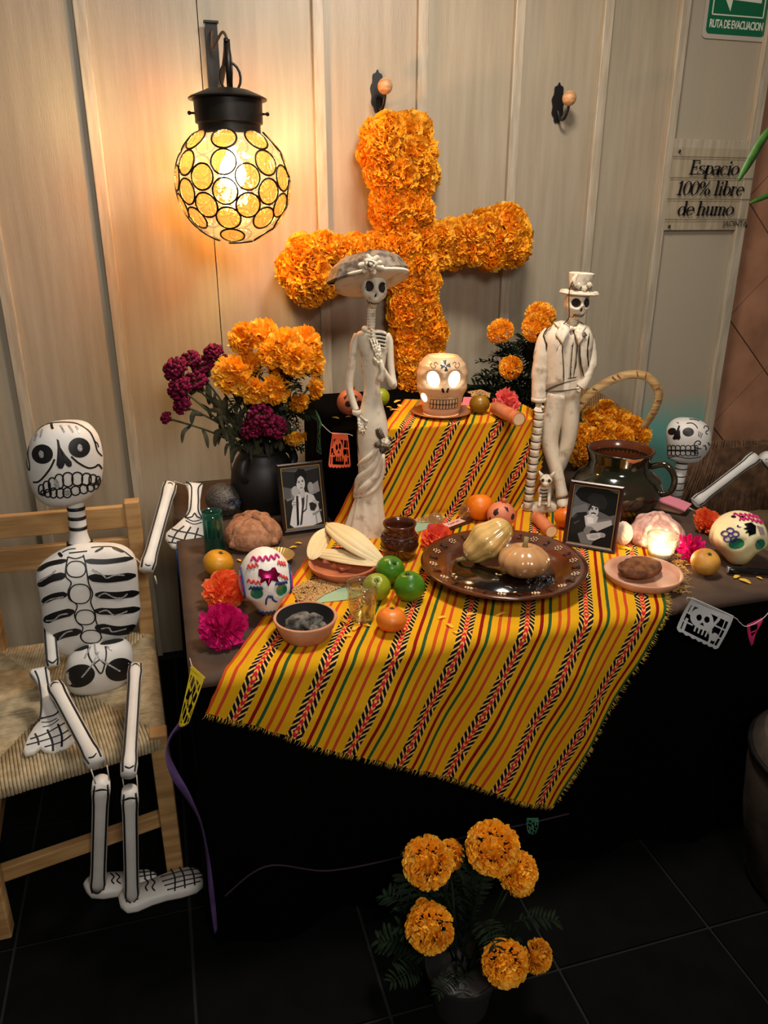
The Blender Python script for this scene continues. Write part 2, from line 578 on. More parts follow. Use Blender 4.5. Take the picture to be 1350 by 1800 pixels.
# ------------------------------------------------------------------ striped yellow runner
def runner_mat():
    m = bpy.data.materials.new('striped_weave'); m.use_nodes = True
    nt = m.node_tree; b = nt.nodes['Principled BSDF']; b.inputs['Roughness'].default_value = 0.85
    b.inputs['Specular IOR Level'].default_value = 0.15
    uvn = nt.nodes.new('ShaderNodeUVMap'); sp = nt.nodes.new('ShaderNodeSeparateXYZ'); nt.links.new(uvn.outputs[0], sp.inputs[0])
    per = 0.1355
    U = N(nt, sp.outputs[0]) * (1 / per)       # across, in repeats (band centres at integers)
    Vv = N(nt, sp.outputs[1])
    fu = (U + 0.5).fr() - 0.5                  # -.5 .. .5
    fp = U.fr()
    au = fu.ab()
    inband = au.lt(0.125)
    # chevrons that meet in nested diamonds and in crossings
    L = 0.205
    sh = U.op('ROUND') * 0.085
    tri = ((Vv + sh) * (1 / L)).fr() - 0.5
    w = tri.ab() * L + au * (per * 1.25)
    ph = (w * (1 / 0.0165)).fr()
    black = ph.lt(0.66)
    ctr = au.lt(0.036)
    red = ph.gt(0.30)
    edge = au.gt(0.10)
    yel = (226, 160, 18)
    pal = (236, 190, 92)
    side = mixc(nt, black, pal, (12, 14, 26))
    mid = mixc(nt, red, (240, 176, 70), (205, 30, 48))
    band = mixc(nt, ctr, side, mid)
    base = (226, 160, 18)
    nz = nt.nodes.new('ShaderNodeTexNoise'); nz.inputs['Scale'].default_value = 900; nz.inputs['Detail'].default_value = 1
    nt.links.new(uvn.outputs[0], nz.inputs['Vector'])
    basec = mixc(nt, (N(nt, nz.outputs[0]) - 0.3) * 1.6, (208, 146, 6), (238, 186, 28))
    cur = basec
    wob = nt.nodes.new('ShaderNodeTexNoise'); wob.inputs['Scale'].default_value = 30
    nt.links.new(uvn.outputs[0], wob.inputs['Vector'])
    fw = fp + (N(nt, wob.outputs[0]) - 0.5) * 0.012
    for pos, wd, c in ((0.25, 0.029, (132, 12, 12)), (0.385, 0.027, (40, 80, 44)), (0.55, 0.028, (190, 76, 24)), (0.70, 0.026, (194, 66, 40))):
        cur = mixc(nt, (fw - pos).ab().lt(wd), cur, c)
    cur = mixc(nt, inband, cur, band)
    nt.links.new(cur, b.inputs['Base Color'])
    # weave relief
    wv = nt.nodes.new('ShaderNodeTexWave'); wv.inputs['Scale'].default_value = 330; wv.bands_direction = 'Y'
    nt.links.new(uvn.outputs[0], wv.inputs['Vector'])
    bp = nt.nodes.new('ShaderNodeBump'); bp.inputs['Strength'].default_value = 0.25; bp.inputs['Distance'].default_value = 0.001
    nt.links.new(wv.outputs[0], bp.inputs['Height']); nt.links.new(bp.outputs[0], b.inputs['Normal'])
    return m


M_run = runner_mat()
TH = rad(27.7)
DA = Vector((sin(TH), cos(TH))); DB = Vector((cos(TH), -sin(TH)))       # along / across the cloth, in developed (x, t)
R0 = Vector((0.012, -0.095))                                           # lower left corner of the cloth
WID = 0.932
TF = (RY0 - 0.02) - (TY0 - 0.02)                                         # t at the riser's foot
HR = RZ - TZ
EPS = 0.004


def drape(x, t):
    """developed cloth point -> place; overhang, table top, riser front, riser top"""
    r = 0.03
    yf = TY0 - 0.022; ztop = TZ + EPS
    if t < 0:
        d = -t
        if d < r * pi / 2:
            a = d / r
            return Vector((x, yf + r - r * sin(a), ztop - r + r * cos(a)))
        d -= r * pi / 2
        wave = 0.012 * sin(x * 13 + d * 4) * min(1, d / 0.15) + 0.006 * sin(x * 29 - d * 9) * min(1, d / 0.2)
        return Vector((x, yf - 0.03 * d + wave * 0.8 * min(1, d / .1) - 0.008 * min(1, d / .1), ztop - r - d))
    if x > RX1 + 0.004:
        return Vector((x, yf + r + t * 0.985, ztop + 0.0008 * sin(x * 40 + t * 30)))
    # slack fold where the cloth climbs the riser; wide at the free left edge
    f = 0.025 + 0.16 * max(0, 1 - (x - 0.30) / 0.22) ** 1.5 if x < 0.52 else 0.025
    f = min(f, 0.26)
    if t < TF - f:
        return Vector((x, yf + r + t * 0.985, ztop + 0.0006 * sin(x * 40 + t * 30) ))
    y1 = RY0 - 0.018
    if t < TF + f:
        q = (t - (TF - f)) / (2 * f)
        a0 = Vector((yf + r + (TF - f) * 0.985, ztop)); a1 = Vector((y1, ztop)); a2 = Vector((y1, ztop + f))
        p = a0 * (1 - q) ** 2 + a1 * 2 * q * (1 - q) + a2 * q * q
        return Vector((x, p.x, p.y))
    h = t - TF
    if h < HR:
        wv = 0.003 * sin(x * 30 + h * 12)
        return Vector((x, y1 - abs(wv), ztop + min(h, HR)))
    q = h - HR
    return Vector((x, y1 + q, ztop + HR + 0.0012 * sin(x * 33 + q * 20) + 0.0012 - 0.008 * exp(-q * 60)))


na, nb = 230, 120
LEN = 1.62
vs, uvs, key = [], [], []
for j in range(na + 1):
    for i in range(nb + 1):
        a = LEN * j / na; bq = WID * i / nb
        # a slightly ragged outline
        if i in (0, nb): bq += 0.002 * noise.noise(Vector((a * 40, i, 0)))
        off = R0 + DA * a + DB * bq
        if j == 0: off += DA * 0.004 * noise.noise(Vector((bq * 30, 0, 3)))
        vs.append(drape(off.x, off.y)); uvs.append((bq - 0.47 * 0.1355, a)); key.append(off)
fs = []
for j in range(na):
    for i in range(nb):
        q = [j * (nb + 1) + i, j * (nb + 1) + i + 1, (j + 1) * (nb + 1) + i + 1, (j + 1) * (nb + 1) + i]
        ks = [key[k] for k in q]
        right = [k.x > RX1 + 0.004 for k in ks]; back = max(k.y for k in ks)
        if any(right) and not all(right) and back > TF - 0.03: continue
        if all(right) and (back > TF + 0.10): continue
        if back > TF + HR + 0.36: continue
        fs.append(q)
rb = MB(); rb.add(vs, fs)
me = bpy.data.meshes.new('striped_runner')
me.from_pydata([tuple(p) for p in vs], [], fs)
me.materials.append(M_run)
ul = me.uv_layers.new(name='UVMap')
for lp in me.loops: ul.data[lp.index].uv = uvs[lp.vertex_index]
me.polygons.foreach_set('use_smooth', [True] * len(me.polygons))
bm = bmesh.new(); bm.from_mesh(me)
bmesh.ops.delete(bm, geom=[v for v in bm.verts if not v.link_faces], context='VERTS')
bm.to_mesh(me); bm.free()
runner = bpy.data.objects.new('striped_runner', me); COL.objects.link(runner)
tag(runner, 'long yellow woven cloth with dark zigzag bands draped over riser and table', 'cloth')
# frayed threads on the hem and the right side
fr = MB(); rnd = random.Random(4)
for k in range(420):
    bq = rnd.random() * WID
    p = R0 + DB * bq; q = p - DA * rnd.uniform(0.006, 0.016) + DB * rnd.uniform(-0.004, 0.004)
    a, c = drape(p.x, p.y), drape(q.x, q.y); fr.tube([a, (a + c) / 2 + Vector((0, -0.002, 0)), c], 0.0005, 3)
for k in range(330):
    aa = rnd.random() * 0.95
    p = R0 + DB * WID + DA * aa; q = p + DB * rnd.uniform(0.005, 0.018) - DA * rnd.uniform(-0.004, 0.01)
    a, c = drape(p.x, p.y), drape(q.x, q.y); fr.tube([a, (a + c) / 2 + Vector((0, -0.003, 0)), c], 0.00055, 3)
fo = fr.build('fringe', mat('yellow_thread', (214, 170, 60), 0.8), runner); fo['kind'] = 'stuff'
# ------------------------------------------------------------------ wall lamp: amber glass ball in an iron ring lattice
M_iron = mat('dark_iron', (34, 30, 27), 0.45, metal=0.6, col2=(24, 21, 19), vs=20)
M_lattice = mat('black_wire', (12, 10, 9), 0.4, metal=0.5)
M_amber = glass('amber_glass', (255, 236, 196), 0.6, tl=0.03, bump=0.5, bs=30)
M_amber2 = glass('amber_glass_disc', (234, 180, 114), 0.8, tl=0.05, bump=0.7, bs=90)
LD = 0.33; LP = ony(410, 323, -LD); LR = 0.158
lamp = thing('wall_lamp', 'glowing amber glass globe lamp in black ring lattice on wall bracket', 'lamp', LP)
# globe with an open neck under the cap
prof = []
for i in range(29):
    a = -pi / 2 + (pi / 2 + rad(52)) * i / 28
    prof.append((max(LR * cos(a), 0.0008), LR * sin(a)))
g = MB(); g.lathe(prof, 48); globe = g.build('glass_globe', M_amber, lamp)
rr = 0.0335
tor = MB()
tor.tube([(rr * cos(2 * pi * k / 24), rr * sin(2 * pi * k / 24), 0) for k in range(25)], 0.0027, 6, cap=False)
tor_me = tor.mesh('ring', M_lattice)
dm = MB(); dm.lathe([(rr - 0.002, -0.002), (rr * 0.92, 0.001), (rr * 0.72, 0.0035), (rr * 0.68, 0.002), (rr * 0.3, 0.0018), (0.0006, 0.0018)], 20)
dm_me = dm.mesh('glass_disc', M_amber2)
spots = [(0, -86)]
for k in range(8):
    lo = k * 45 - 90 - 14
    for la in (43, 18, -8.5, -35): spots.append((lo, la))
    if k % 2 == 0: spots.append((lo, -60))
    for la in (4.5, -21.5): spots.append((lo + 22.5, la))
for lo, la in spots:
    d = Vector((cos(rad(la)) * cos(rad(lo)), cos(rad(la)) * sin(rad(lo)), sin(rad(la))))
    q = d.to_track_quat('Z', 'Y').to_euler()
    base = LR * cos(math.asin(rr / LR))
    link('ring', tor_me, globe, d * (base + 0.0035), q)
    link('glass_disc', dm_me, globe, d * (base + 0.004), q)
c = MB()
zc = LR * sin(rad(52))
c.lathe([(0.02, zc + 0.118), (0.06, zc + 0.112), (0.102, zc + 0.095), (0.108, zc + 0.091), (0.107, zc + 0.088), (0.094, zc + 0.089), (0.093, zc + 0.03), (0.086, zc + 0.026),
         (0.086, zc - 0.004), (0.082, zc - 0.004), (0.082, zc + 0.085), (0.02, zc + 0.1)], 40)
cap = c.build('metal_cap', M_iron, lamp, auto=35)
for a in (-8, 172, 80):
    s_ = MB(); d = Vector((cos(rad(a)), sin(rad(a)), 0)); p = d * 0.093 + Vector((0, 0, zc + 0.055))
    s_.tube([p, p + d * 0.012], 0.003, 8); s_.ell(p + d * 0.014, 0.0055, 10, 6)
    s_.build('thumb_screw', M_lattice, cap)
# socket, bulb
s_ = MB(); s_.lathe([(0.0005, zc + 0.09), (0.022, zc + 0.09), (0.022, zc - 0.025), (0.018, zc - 0.035), (0.0005, zc - 0.035)], 20)
s_.build('bulb_socket', mat('socket_grey', (90, 84, 76), 0.5), lamp)
M_bulb = mat('bulb_glow', (255, 220, 170), 0.5, emit=(255, 226, 186), estr=BULB_POWER)
bb = MB(); z0 = zc - 0.035
bb.lathe([(0.012, z0), (0.014, z0 - 0.012), (0.030, z0 - 0.034), (0.038, z0 - 0.06), (0.036, z0 - 0.078), (0.024, z0 - 0.096), (0.0006, z0 - 0.102)], 18)
bb.build('light_bulb', M_bulb, lamp)
# ring, flex and bracket to the wall
r_ = MB(); r_.tube([(0.028 * cos(a * pi / 8) + 0.012, 0.01, zc + 0.145 + 0.036 * sin(a * pi / 8)) for a in range(17)], 0.0035, 8, cap=False)
r_.build('hanging_ring', M_iron, lamp)
k_ = MB(); k_.box((-0.005, LD - 0.027, zc + 0.215), (0.036, 0.008, 0.23)); k_.box((-0.005, LD - 0.03, zc + 0.332), (0.044, 0.018, 0.006))
brk = k_.build('wall_bracket', M_iron, lamp, smooth=False)
k_ = MB(); k_.tube(spl([(-0.005, LD - 0.03, zc + 0.13), (0.0, 0.16, zc + 0.15), (0.005, 0.04, zc + 0.2), (0.006, 0.01, zc + 0.225), (0.006, 0.0, zc + 0.235)], 16), 0.007, 8)
k_.bar((0.008, 0.004, zc + 0.235), (0.008, 0.0, zc + 0.115), 0.016, 0.007, ref=(1, 0, 0))
k_.build('hook_arm', M_iron, lamp)
k_ = MB(); k_.tube(spl([(-0.005, LD - 0.04, zc + 0.31), (-0.012, 0.24, zc + 0.25), (0.01, 0.1, zc + 0.27), (0.02, 0.04, zc + 0.19), (0.012, 0.02, zc + 0.112)], 24), 0.004, 6)
k_.build('flex_cord', mat('flex_brown', (80, 60, 44), 0.6), lamp)
k_ = MB(); k_.ell((-0.005, LD - 0.034, zc + 0.3), 0.006, 8, 6); k_.build('bracket_screw', mat('steel', (150, 145, 138), 0.35, metal=0.9), brk)

# ------------------------------------------------------------------ coat hooks
M_blackmetal = mat('black_painted_metal', (16, 14, 14), 0.4)
M_ball = mat('wooden_ball', (205, 158, 112), 0.5, col2=(180, 130, 86), vs=30, stretch=(1, 1, 6))
for u, v, lab in ((663, 162, 'black wall hook with wooden ball above the flower cross'), (980, 182, 'black wall hook with wooden ball above the top-hatted statue')):
    P = ony(u, v, -0.001); h = thing('wall_hook', lab, 'hook', P, group='wall hooks')
    pb = MB(); pts = []
    for i in range(40):
        a = 2 * pi * i / 40; w = 1 + 0.12 * sin(9 * a)
        pts.append((0.022 * w * cos(a) * (1 if abs(sin(a)) < 0.9 else .8), 0.062 * (1 + .05 * sin(9 * a)) * sin(a)))
    pb.prism(pts, -0.006, 0); pb.build('back_plate', M_blackmetal, h, False)
    hk = MB(); hk.tube(spl([(0, -0.005, -0.02), (0.002, -0.02, -0.05), (0.004, -0.05, -0.052), (0.006, -0.068, -0.025), (0.006, -0.07, -0.006)], 14), 0.005, 8)
    hk.build('hook_arm', M_blackmetal, h)
    bl = MB(); bl.ell((0.006, -0.072, 0.008), 0.024, 20, 14); bl.build('wooden_ball', M_ball, h)

# ------------------------------------------------------------------ lettering helper
def text_mesh(txt, size, ext=0.0006, shear=0.0, bold=0.0, spacing=1.0):
    cu = bpy.data.curves.new('txt', 'FONT'); cu.body = txt; cu.size = size; cu.extrude = ext; cu.shear = shear; cu.offset = bold
    cu.align_x = 'CENTER'; cu.align_y = 'CENTER'; cu.space_character = spacing; cu.resolution_u = 4
    o = bpy.data.objects.new('txt', cu); COL.objects.link(o)
    dg = bpy.context.evaluated_depsgraph_get()
    me = bpy.data.meshes.new_from_object(o.evaluated_get(dg))
    bpy.data.objects.remove(o); bpy.data.curves.remove(cu)
    return me


# no-smoking sign: clear acrylic plate with black italic lettering
A, B_ = ony(1178, 262, -0.02), ony(1312, 398, -0.02)
cx = 2.092; sg = thing('smoke_free_sign', 'clear plate lettered Espacio 100% libre de humo screwed to white wall', 'sign', (cx, -0.0235, 1.692))
b = MB(); b.box((0, 0, 0), (0.395, 0.005, 0.285)); b.build('clear_plate', glass('clear_acrylic', (253, 252, 250), 0.0), sg, False)
M_ink = mat('black_ink', (14, 13, 13), 0.5)
# heavy slanted serif letters drawn as strokes: thick stems, thin joins, slab feet
GL = {'E': (.58, [('v', .13, 0, .72), ('h', .0, .52, .705), ('h', .1, .40, .37), ('h', 0, .55, .015), ('t', .51, .54, .72), ('t', .54, 0, .17), ('t', .39, .28, .46)]),
      's': (.40, [('a', .2, .355, .135, .115, 40, 275), ('a', .2, .125, .15, .125, 95, -140)]), 'p': (.52, [('v', .12, -.2, .47), ('h', .0, .26, -.19), ('h', .02, .14, .455), ('a', .28, .235, .165, .235, 0, 360)]),
      'a': (.50, [('a', .18, .14, .13, .14, 0, 360), ('v', .36, .0, .36), ('a', .23, .35, .14, .115, 0, 165), ('h', .34, .48, .015)]), 'c': (.44, [('a', .23, .235, .18, .235, 45, 315)]), 'i': (.28, [('v', .13, 0, .47), ('h', .0, .26, .015), ('h', .02, .14, .455), ('d', .13, .65, .07)]),
      'o': (.50, [('a', .24, .235, .19, .235, 0, 360)]), '1': (.40, [('v', .2, 0, .72), ('h', .04, .36, .015), ('l', .06, .58, .2, .70)]), '0': (.50, [('a', .24, .36, .18, .36, 0, 360)]), '%': (.80, [('a', .17, .54, .11, .17, 0, 360), ('a', .58, .17, .11, .17, 0, 360), ('l', .16, .0, .6, .72)]),
      'l': (.28, [('v', .13, 0, .75), ('h', .0, .26, .015), ('h', .02, .14, .735)]), 'b': (.52, [('v', .12, 0, .75), ('h', .0, .14, .735), ('a', .28, .235, .165, .235, 0, 360)]), 'r': (.42, [('v', .12, 0, .47), ('h', .0, .26, .015), ('h', .02, .14, .455), ('a', .29, .31, .14, .15, 60, 160), ('d', .34, .41, .055)]),
      'e': (.44, [('a', .23, .235, .18, .235, 0, 318), ('h', .06, .40, .255)]), 'd': (.54, [('v', .40, 0, .75), ('h', .30, .42, .735), ('h', .40, .52, .015), ('a', .21, .235, .165, .235, 0, 360)]), 'h': (.56, [('v', .12, 0, .75), ('h', .0, .24, .015), ('h', .0, .14, .735), ('a', .28, .31, .16, .16, 0, 165), ('v', .43, 0, .33), ('h', .33, .55, .015)]),
      'u': (.56, [('v', .13, .13, .47), ('h', .02, .14, .455), ('a', .28, .15, .15, .15, 180, 355), ('v', .42, 0, .47), ('h', .32, .43, .455), ('h', .42, .54, .015)]), 'm': (.84, [('v', .12, 0, .47), ('h', .0, .24, .015), ('h', .0, .13, .455), ('a', .26, .31, .14, .16, 0, 165), ('v', .40, 0, .33), ('h', .31, .50, .015), ('a', .54, .31, .14, .16, 0, 165), ('v', .68, 0, .33), ('h', .58, .80, .015)]), ' ': (.24, [])}


def serif_line(txt, size, shear=.16, thick=.135, thin=.05):
    b = MB(); x0 = 0; W = sum(GL[c][0] for c in txt)
    def T(x, z): return Vector(((x0 + x - W / 2 + shear * z) * size, 0, (z - .3) * size))
    def quad(pts): b.prism([(p.x, p.z) for p in [T(*q) for q in pts]], -.0006, 0)
    for ch in txt:
        adv, st = GL[ch]
        for q in st:
            if q[0] == 'v': quad([(q[1] - thick / 2, q[2]), (q[1] + thick / 2, q[2]), (q[1] + thick / 2, q[3]), (q[1] - thick / 2, q[3])])
            elif q[0] == 't': quad([(q[1] - thin / 2, q[2]), (q[1] + thin / 2, q[2]), (q[1] + thin / 2, q[3]), (q[1] - thin / 2, q[3])])
            elif q[0] == 'h': quad([(q[1], q[3] - thin / 2), (q[2], q[3] - thin / 2), (q[2], q[3] + thin / 2), (q[1], q[3] + thin / 2)])
            elif q[0] == 'l':
                d = Vector((q[3] - q[1], q[4] - q[2])).normalized() * thin * .7; quad([(q[1] - d.y, q[2] + d.x), (q[1] + d.y, q[2] - d.x), (q[3] + d.y, q[4] - d.x), (q[3] - d.y, q[4] + d.x)])
            elif q[0] == 'd': quad([(q[1] + q[3] * cos(pi * i / 6), q[2] + q[3] * sin(pi * i / 6)) for i in range(12)])
            else:
                _, cx_, cz_, rx, rz_, a0, a1 = q; n = 20
                P_ = []
                for i in range(n + 1):
                    a = rad(lerp(a0, a1, i / n)); w = lerp(thin, thick, abs(cos(a)) ** 1.3) / 2; P_.append(((cx_ + (rx - w + .03) * cos(a), cz_ + (rz_ - w) * sin(a)), (cx_ + (rx + w + .03) * cos(a), cz_ + (rz_ + w * .2) * sin(a))))
                for i in range(n): quad([P_[i][0], P_[i][1], P_[i + 1][1], P_[i + 1][0]])
        x0 += adv
    return b


for i, (tx, z, sz) in enumerate((('Espacio', 0.072, 0.068), ('100% libre', 0.000, 0.068), ('de humo', -0.072, 0.068))):
    o = serif_line(tx, sz).build('lettering', M_ink, sg, False); o.location = (-0.006 - i * .006, -0.003, z)
me = text_mesh('JACINTA', 0.028, 0.0004); me.materials.append(mat('grey_ink', (70, 66, 62), 0.5)); link('maker_name', me, sg, (0.125, -0.0032, -0.123), (rad(90), 0, 0))
M_line = mat('sign_line', (96, 88, 80), 0.6)
for z in (0.112, 0.04, -0.034, -0.107):
    b = MB(); b.box((0, -0.003, z), (0.39, 0.0008, 0.0022)); b.build('ruled_line', M_line, sg, False)
for x, z in ((-0.168, 0.13), (0.178, -0.132), (-0.172, -0.132)):
    b = MB(); b.lathe([(0.0005, 0.004), (0.0045, 0.003), (0.006, 0)], 12, M=Matrix.Translation((x, -0.0025, z)) @ Matrix.Rotation(rad(90), 4, 'X')); b.build('screw', M_blackmetal, sg)

# evacuation route sign
ev = thing('evacuation_sign', 'green and white RUTA DE EVACUACION arrow sign high on the wall', 'sign', (2.108, -0.003, 2.335))


def rrect(w, h, r, n=6):
    pts = []
    for cx_, cz_, a0 in ((w / 2 - r, h / 2 - r, 0), (-w / 2 + r, h / 2 - r, 90), (-w / 2 + r, -h / 2 + r, 180), (w / 2 - r, -h / 2 + r, 270)):
        for i in range(n + 1):
            a = rad(a0 + 90 * i / n); pts.append((cx_ + r * cos(a), cz_ + r * sin(a)))
    return pts


M_green = mat('sign_green', (8, 96, 62), 0.35); M_white = mat('sign_white', (214, 214, 200), 0.4)
b = MB(); b.prism(rrect(0.275, 0.285, 0.015), -0.003, 0.0); b.build('clear_backing', mat('sign_backing', (182, 172, 158), 0.3), ev, False)
b = MB(); b.prism(rrect(0.25, 0.255, 0.014), -0.0045, -0.003); b.build('green_panel', M_green, ev, False)
b = MB()
W2, H0, H1, w_ = 0.108, -0.068, 0.11, 0.004
for (x0, z0, x1, z1) in ((-W2, H0, W2, H0), (W2, H0, W2, H1), (W2, H1, -W2, H1), (-W2, H1, -W2, H0)):
    b.bar((x0, -0.005, z0), (x1, -0.005, z1), 0.0012, w_, ref=(0, 1, 0))
b.build('white_border', M_white, ev, False)
b = MB(); b.prism([(-0.095, 0.03), (-0.03, 0.09), (-0.03, 0.058), (0.092, 0.058), (0.092, -0.024), (-0.03, -0.02), (-0.035, -0.055)], -0.0055, -0.0045); b.build('white_arrow', M_white, ev, False)
me = text_mesh('RUTA DE EVACUACION', 0.031, 0.0004, 0, 0.0006, 0.92); me.materials.append(M_white)
link('lettering', me, ev, (0, -0.0048, -0.097), (rad(90), 0, 0), (0.73, 1.15, 1))

# ------------------------------------------------------------------ rush-seated pine chair on the left
M_rush = mat('rush', (192, 174, 140), 0.75, col2=(150, 132, 100), vs=40, lo=0.3, hi=0.7, bump=0.3, bs=90)
M_rush_d = mat('rush_dark', (120, 98, 66), 0.85)


def chair_build(root, C, zs, zb, slats, front_h=None, mw=M_wood):
    """C: corners FL FR BR BL (x, y) of the leg centres, local"""
    FL, FR_, BR, BL = [Vector((p[0], p[1], 0)) for p in C]
    lw = 0.042
    for p, top in ((FL, zs + 0.01), (FR_, zs + 0.01), (BR, zb), (BL, zb)):
        b = MB(); b.bar(p, p + Vector((0, 0.02 if top == zb else 0, top)), lw, lw, ref=(1, 0, 0)); b.build('back_post' if top == zb else 'leg', mw, root, False, bevel=0.004)
    for p, q, z in ((FL, FR_, 0.15), (FL, BL, 0.20), (FR_, BR, 0.20), (BL, BR, 0.16)):
        b = MB(); zz = Vector((0, 0.03 if z == 0.15 else 0, z)); b.bar(p + zz, q + zz, 0.04, 0.024); b.build('stretcher', mw, root, False, bevel=0.003)
    for z, h in slats:
        b = MB(); zz = Vector((0, 0.016, z)); b.bar(BL + zz, BR + zz, h, 0.022); b.build('back_slat', mw, root, False, bevel=0.003)
    # woven seat: strands wrapped over each side, meeting on the diagonals
    c = (FL + FR_ + BR + BL) / 4
    out = [p + (p - c).normalized() * 0.016 for p in (FL, FR_, BR, BL)]
    m2 = [(out[3] + out[0]) / 2, (out[1] + out[2]) / 2]
    cl, cr = m2[0].lerp(m2[1], 0.44), m2[0].lerp(m2[1], 0.56)
    inner = [cl, cr, cr, cl]
    pad = MB(); vs = [(p.x, p.y, zs - 0.03) for p in out] + [(p.x, p.y, zs - 0.004) for p in out]
    pad.add(vs, [[3, 2, 1, 0], [4, 5, 6, 7], [0, 1, 5, 4], [1, 2, 6, 5], [2, 3, 7, 6], [3, 0, 4, 7]]); seat = pad.build('seat', M_rush_d, root, False)
    rn = random.Random(2)
    for s_ in range(4):
        A_, B2 = out[s_], out[(s_ + 1) % 4]; Ai, Bi = inner[s_], inner[(s_ + 1) % 4]
        L = (B2 - A_).length; n = int(L / 0.0078)
        st = MB()
        nrm = (c - (A_ + B2) / 2).normalized()
        ed = (B2 - A_).normalized()
        perp = Vector((-ed.y, ed.x, 0))
        if perp.dot(nrm) < 0: perp = -perp
        for k in range(n):
            f = (k + 0.5) / n; p = A_.lerp(B2, f)
            # run straight in until the diagonal
            dist = 1e9
            for (q0, q1) in ((A_, Ai), (Ai, Bi), (B2, Bi)):
                e = q1 - q0; den = perp.x * e.y - perp.y * e.x
                if abs(den) < 1e-9: continue
                w = q0 - p; tt = (w.x * e.y - w.y * e.x) / den; uu = (w.x * perp.y - w.y * perp.x) / den
                if tt > 0.004 and -0.01 <= uu <= 1.01: dist = min(dist, tt)
            if dist > 1: continue
            q = p + perp * dist
            j = rn.uniform(-0.0012, 0.0012)
            st.tube([p + perp * 0.01 + Vector((0, 0, zs - 0.042)), p - perp * 0.006 + Vector((0, 0, zs - 0.03 + j)), p - perp * 0.004 + Vector((0, 0, zs - 0.004)), p + perp * 0.012 + Vector((0, 0, zs + 0.003 + j)),
                     q + Vector((0, 0, zs + 0.001 + j))], 0.0044, 5)
        w_ = st.build('rush_weave', M_rush, seat); w_['kind'] = 'stuff'


ch = thing('rush_chair', 'pine ladder-back chair with woven rush seat left of the table', 'chair', (-0.30, -0.88, 0))
CC = [(-0.50, -1.20), (-0.10, -1.11), (-0.125, -0.60), (-0.54, -0.59)]
chair_build(ch, [(x + 0.30, y + 0.88) for x, y in CC], 0.425, 0.845, ((0.80, 0.066), (0.70, 0.07), ))

# ------------------------------------------------------------------ rush-backed armchair on the right, mostly behind the table
c2 = thing('rush_armchair', 'brown rush-backed chair behind the small skeleton at right', 'chair', (2.12, -0.42, 0))
for x in (-0.12, 0.42):
    for y in (-0.28, 0.2):
        b = MB(); b.bar((x, y, 0), (x, y, 0.46 if y < 0 else 0.70), 0.036, 0.036, ref=(1, 0, 0)); b.build('leg', M_wood, c2, False, bevel=0.003)
b = MB(); b.box((0.09, -0.04, 0.40), (0.70, 0.5, 0.04)); b.build('seat', M_rush_d, c2, False, bevel=0.01)
b = MB(); b.tube([(-0.14, 0.2, 0.735), (0.1, 0.235, 0.715), (0.46, 0.22, 0.69)], 0.014, 8); b.build('top_rail', mat('dark_wood', (90, 60, 38), 0.5), c2)
M_rb = mat('brown_rush', (116, 84, 58), 0.85, col2=(78, 54, 36), vs=30, lo=0.35, hi=0.65)
rp = MB(); rn = random.Random(9)
for layer in range(2):
    for k in range(150):
        f = k / 149; x = lerp(-0.15, 0.5, f); zt = lerp(0.745, 0.69, f) + rn.uniform(-0.02, 0.006); y = 0.2 + 0.035 * sin(pi * f) - 0.008 * layer
        dx = rn.uniform(0.0, 0.07) - 0.16 * (1 - f) ** 2
        rp.tube([(x - dx * 0.3, y - 0.012, zt + 0.01), (x, y - 0.02 - rn.uniform(0, 0.008), zt - 0.12), (x + dx, y - 0.03 - rn.uniform(0, 0.01), 0.36)], rn.uniform(0.003, 0.0045), 4)
o = rp.build('rush_back', M_rb, c2); o['kind'] = 'stuff'
b = MB(); b.box((0.16, 0.2, 0.53), (0.62, 0.012, 0.36)); b.build('back_panel', M_rb, c2, False)

# round stool whose edge shows at the right of the frame
P = Vector((1.345, -1.66, 0)); P = Vector((1.49, -1.62, 0))
st = thing('drum_stool', 'dark round drum stool at right edge before the table skirt', 'stool', P)
M_lea = mat('dark_leather', (70, 60, 52), 0.6, col2=(50, 42, 36), vs=10, bump=0.2)
b = MB(); b.lathe([(0.0006, 0.0), (0.17, 0.0), (0.185, 0.02), (0.215, 0.2), (0.225, 0.32), (0.222, 0.40), (0.20, 0.425), (0.0006, 0.43)], 48); b.build('drum_body', M_lea, st, auto=45)
b = MB(); b.tube([(0.226 * cos(2 * pi * i / 48), 0.226 * sin(2 * pi * i / 48), 0.385) for i in range(49)], 0.008, 6, cap=False); b.build('rim_band', M_iron, st)

# tall plant standing right of the frame; one leaf reaches in
LFP = ony(1370, 215, -0.45)
lf = thing('tall_plant', 'tall potted plant whose long green leaf hangs before the smoke-free sign', 'plant', (LFP.x + .66, LFP.y - .05, 0))
M_leafg = mat('leaf_green', (70, 120, 40), 0.45, col2=(50, 96, 30), vs=20)
F0 = Fr(ony(1370, 215, -0.45), 0)


def blade(pts, w, n=14, fold=0.25, up=Vector((0, -1, 0))):
    b = MB(); P_ = spl(pts, n); R = []
    for i, p in enumerate(P_):
        t = (P_[min(i + 1, n)] - P_[max(i - 1, 0)]).normalized(); sd = t.cross(up).normalized()
        f = i / n; ww = w * (sin(pi * min(1, f * 0.92 + 0.04)) ** 0.7)
        R.append([p - sd * ww - up * ww * fold, p, p + sd * ww - up * ww * fold])
    return b.rings(R, 0, False, closed=False)


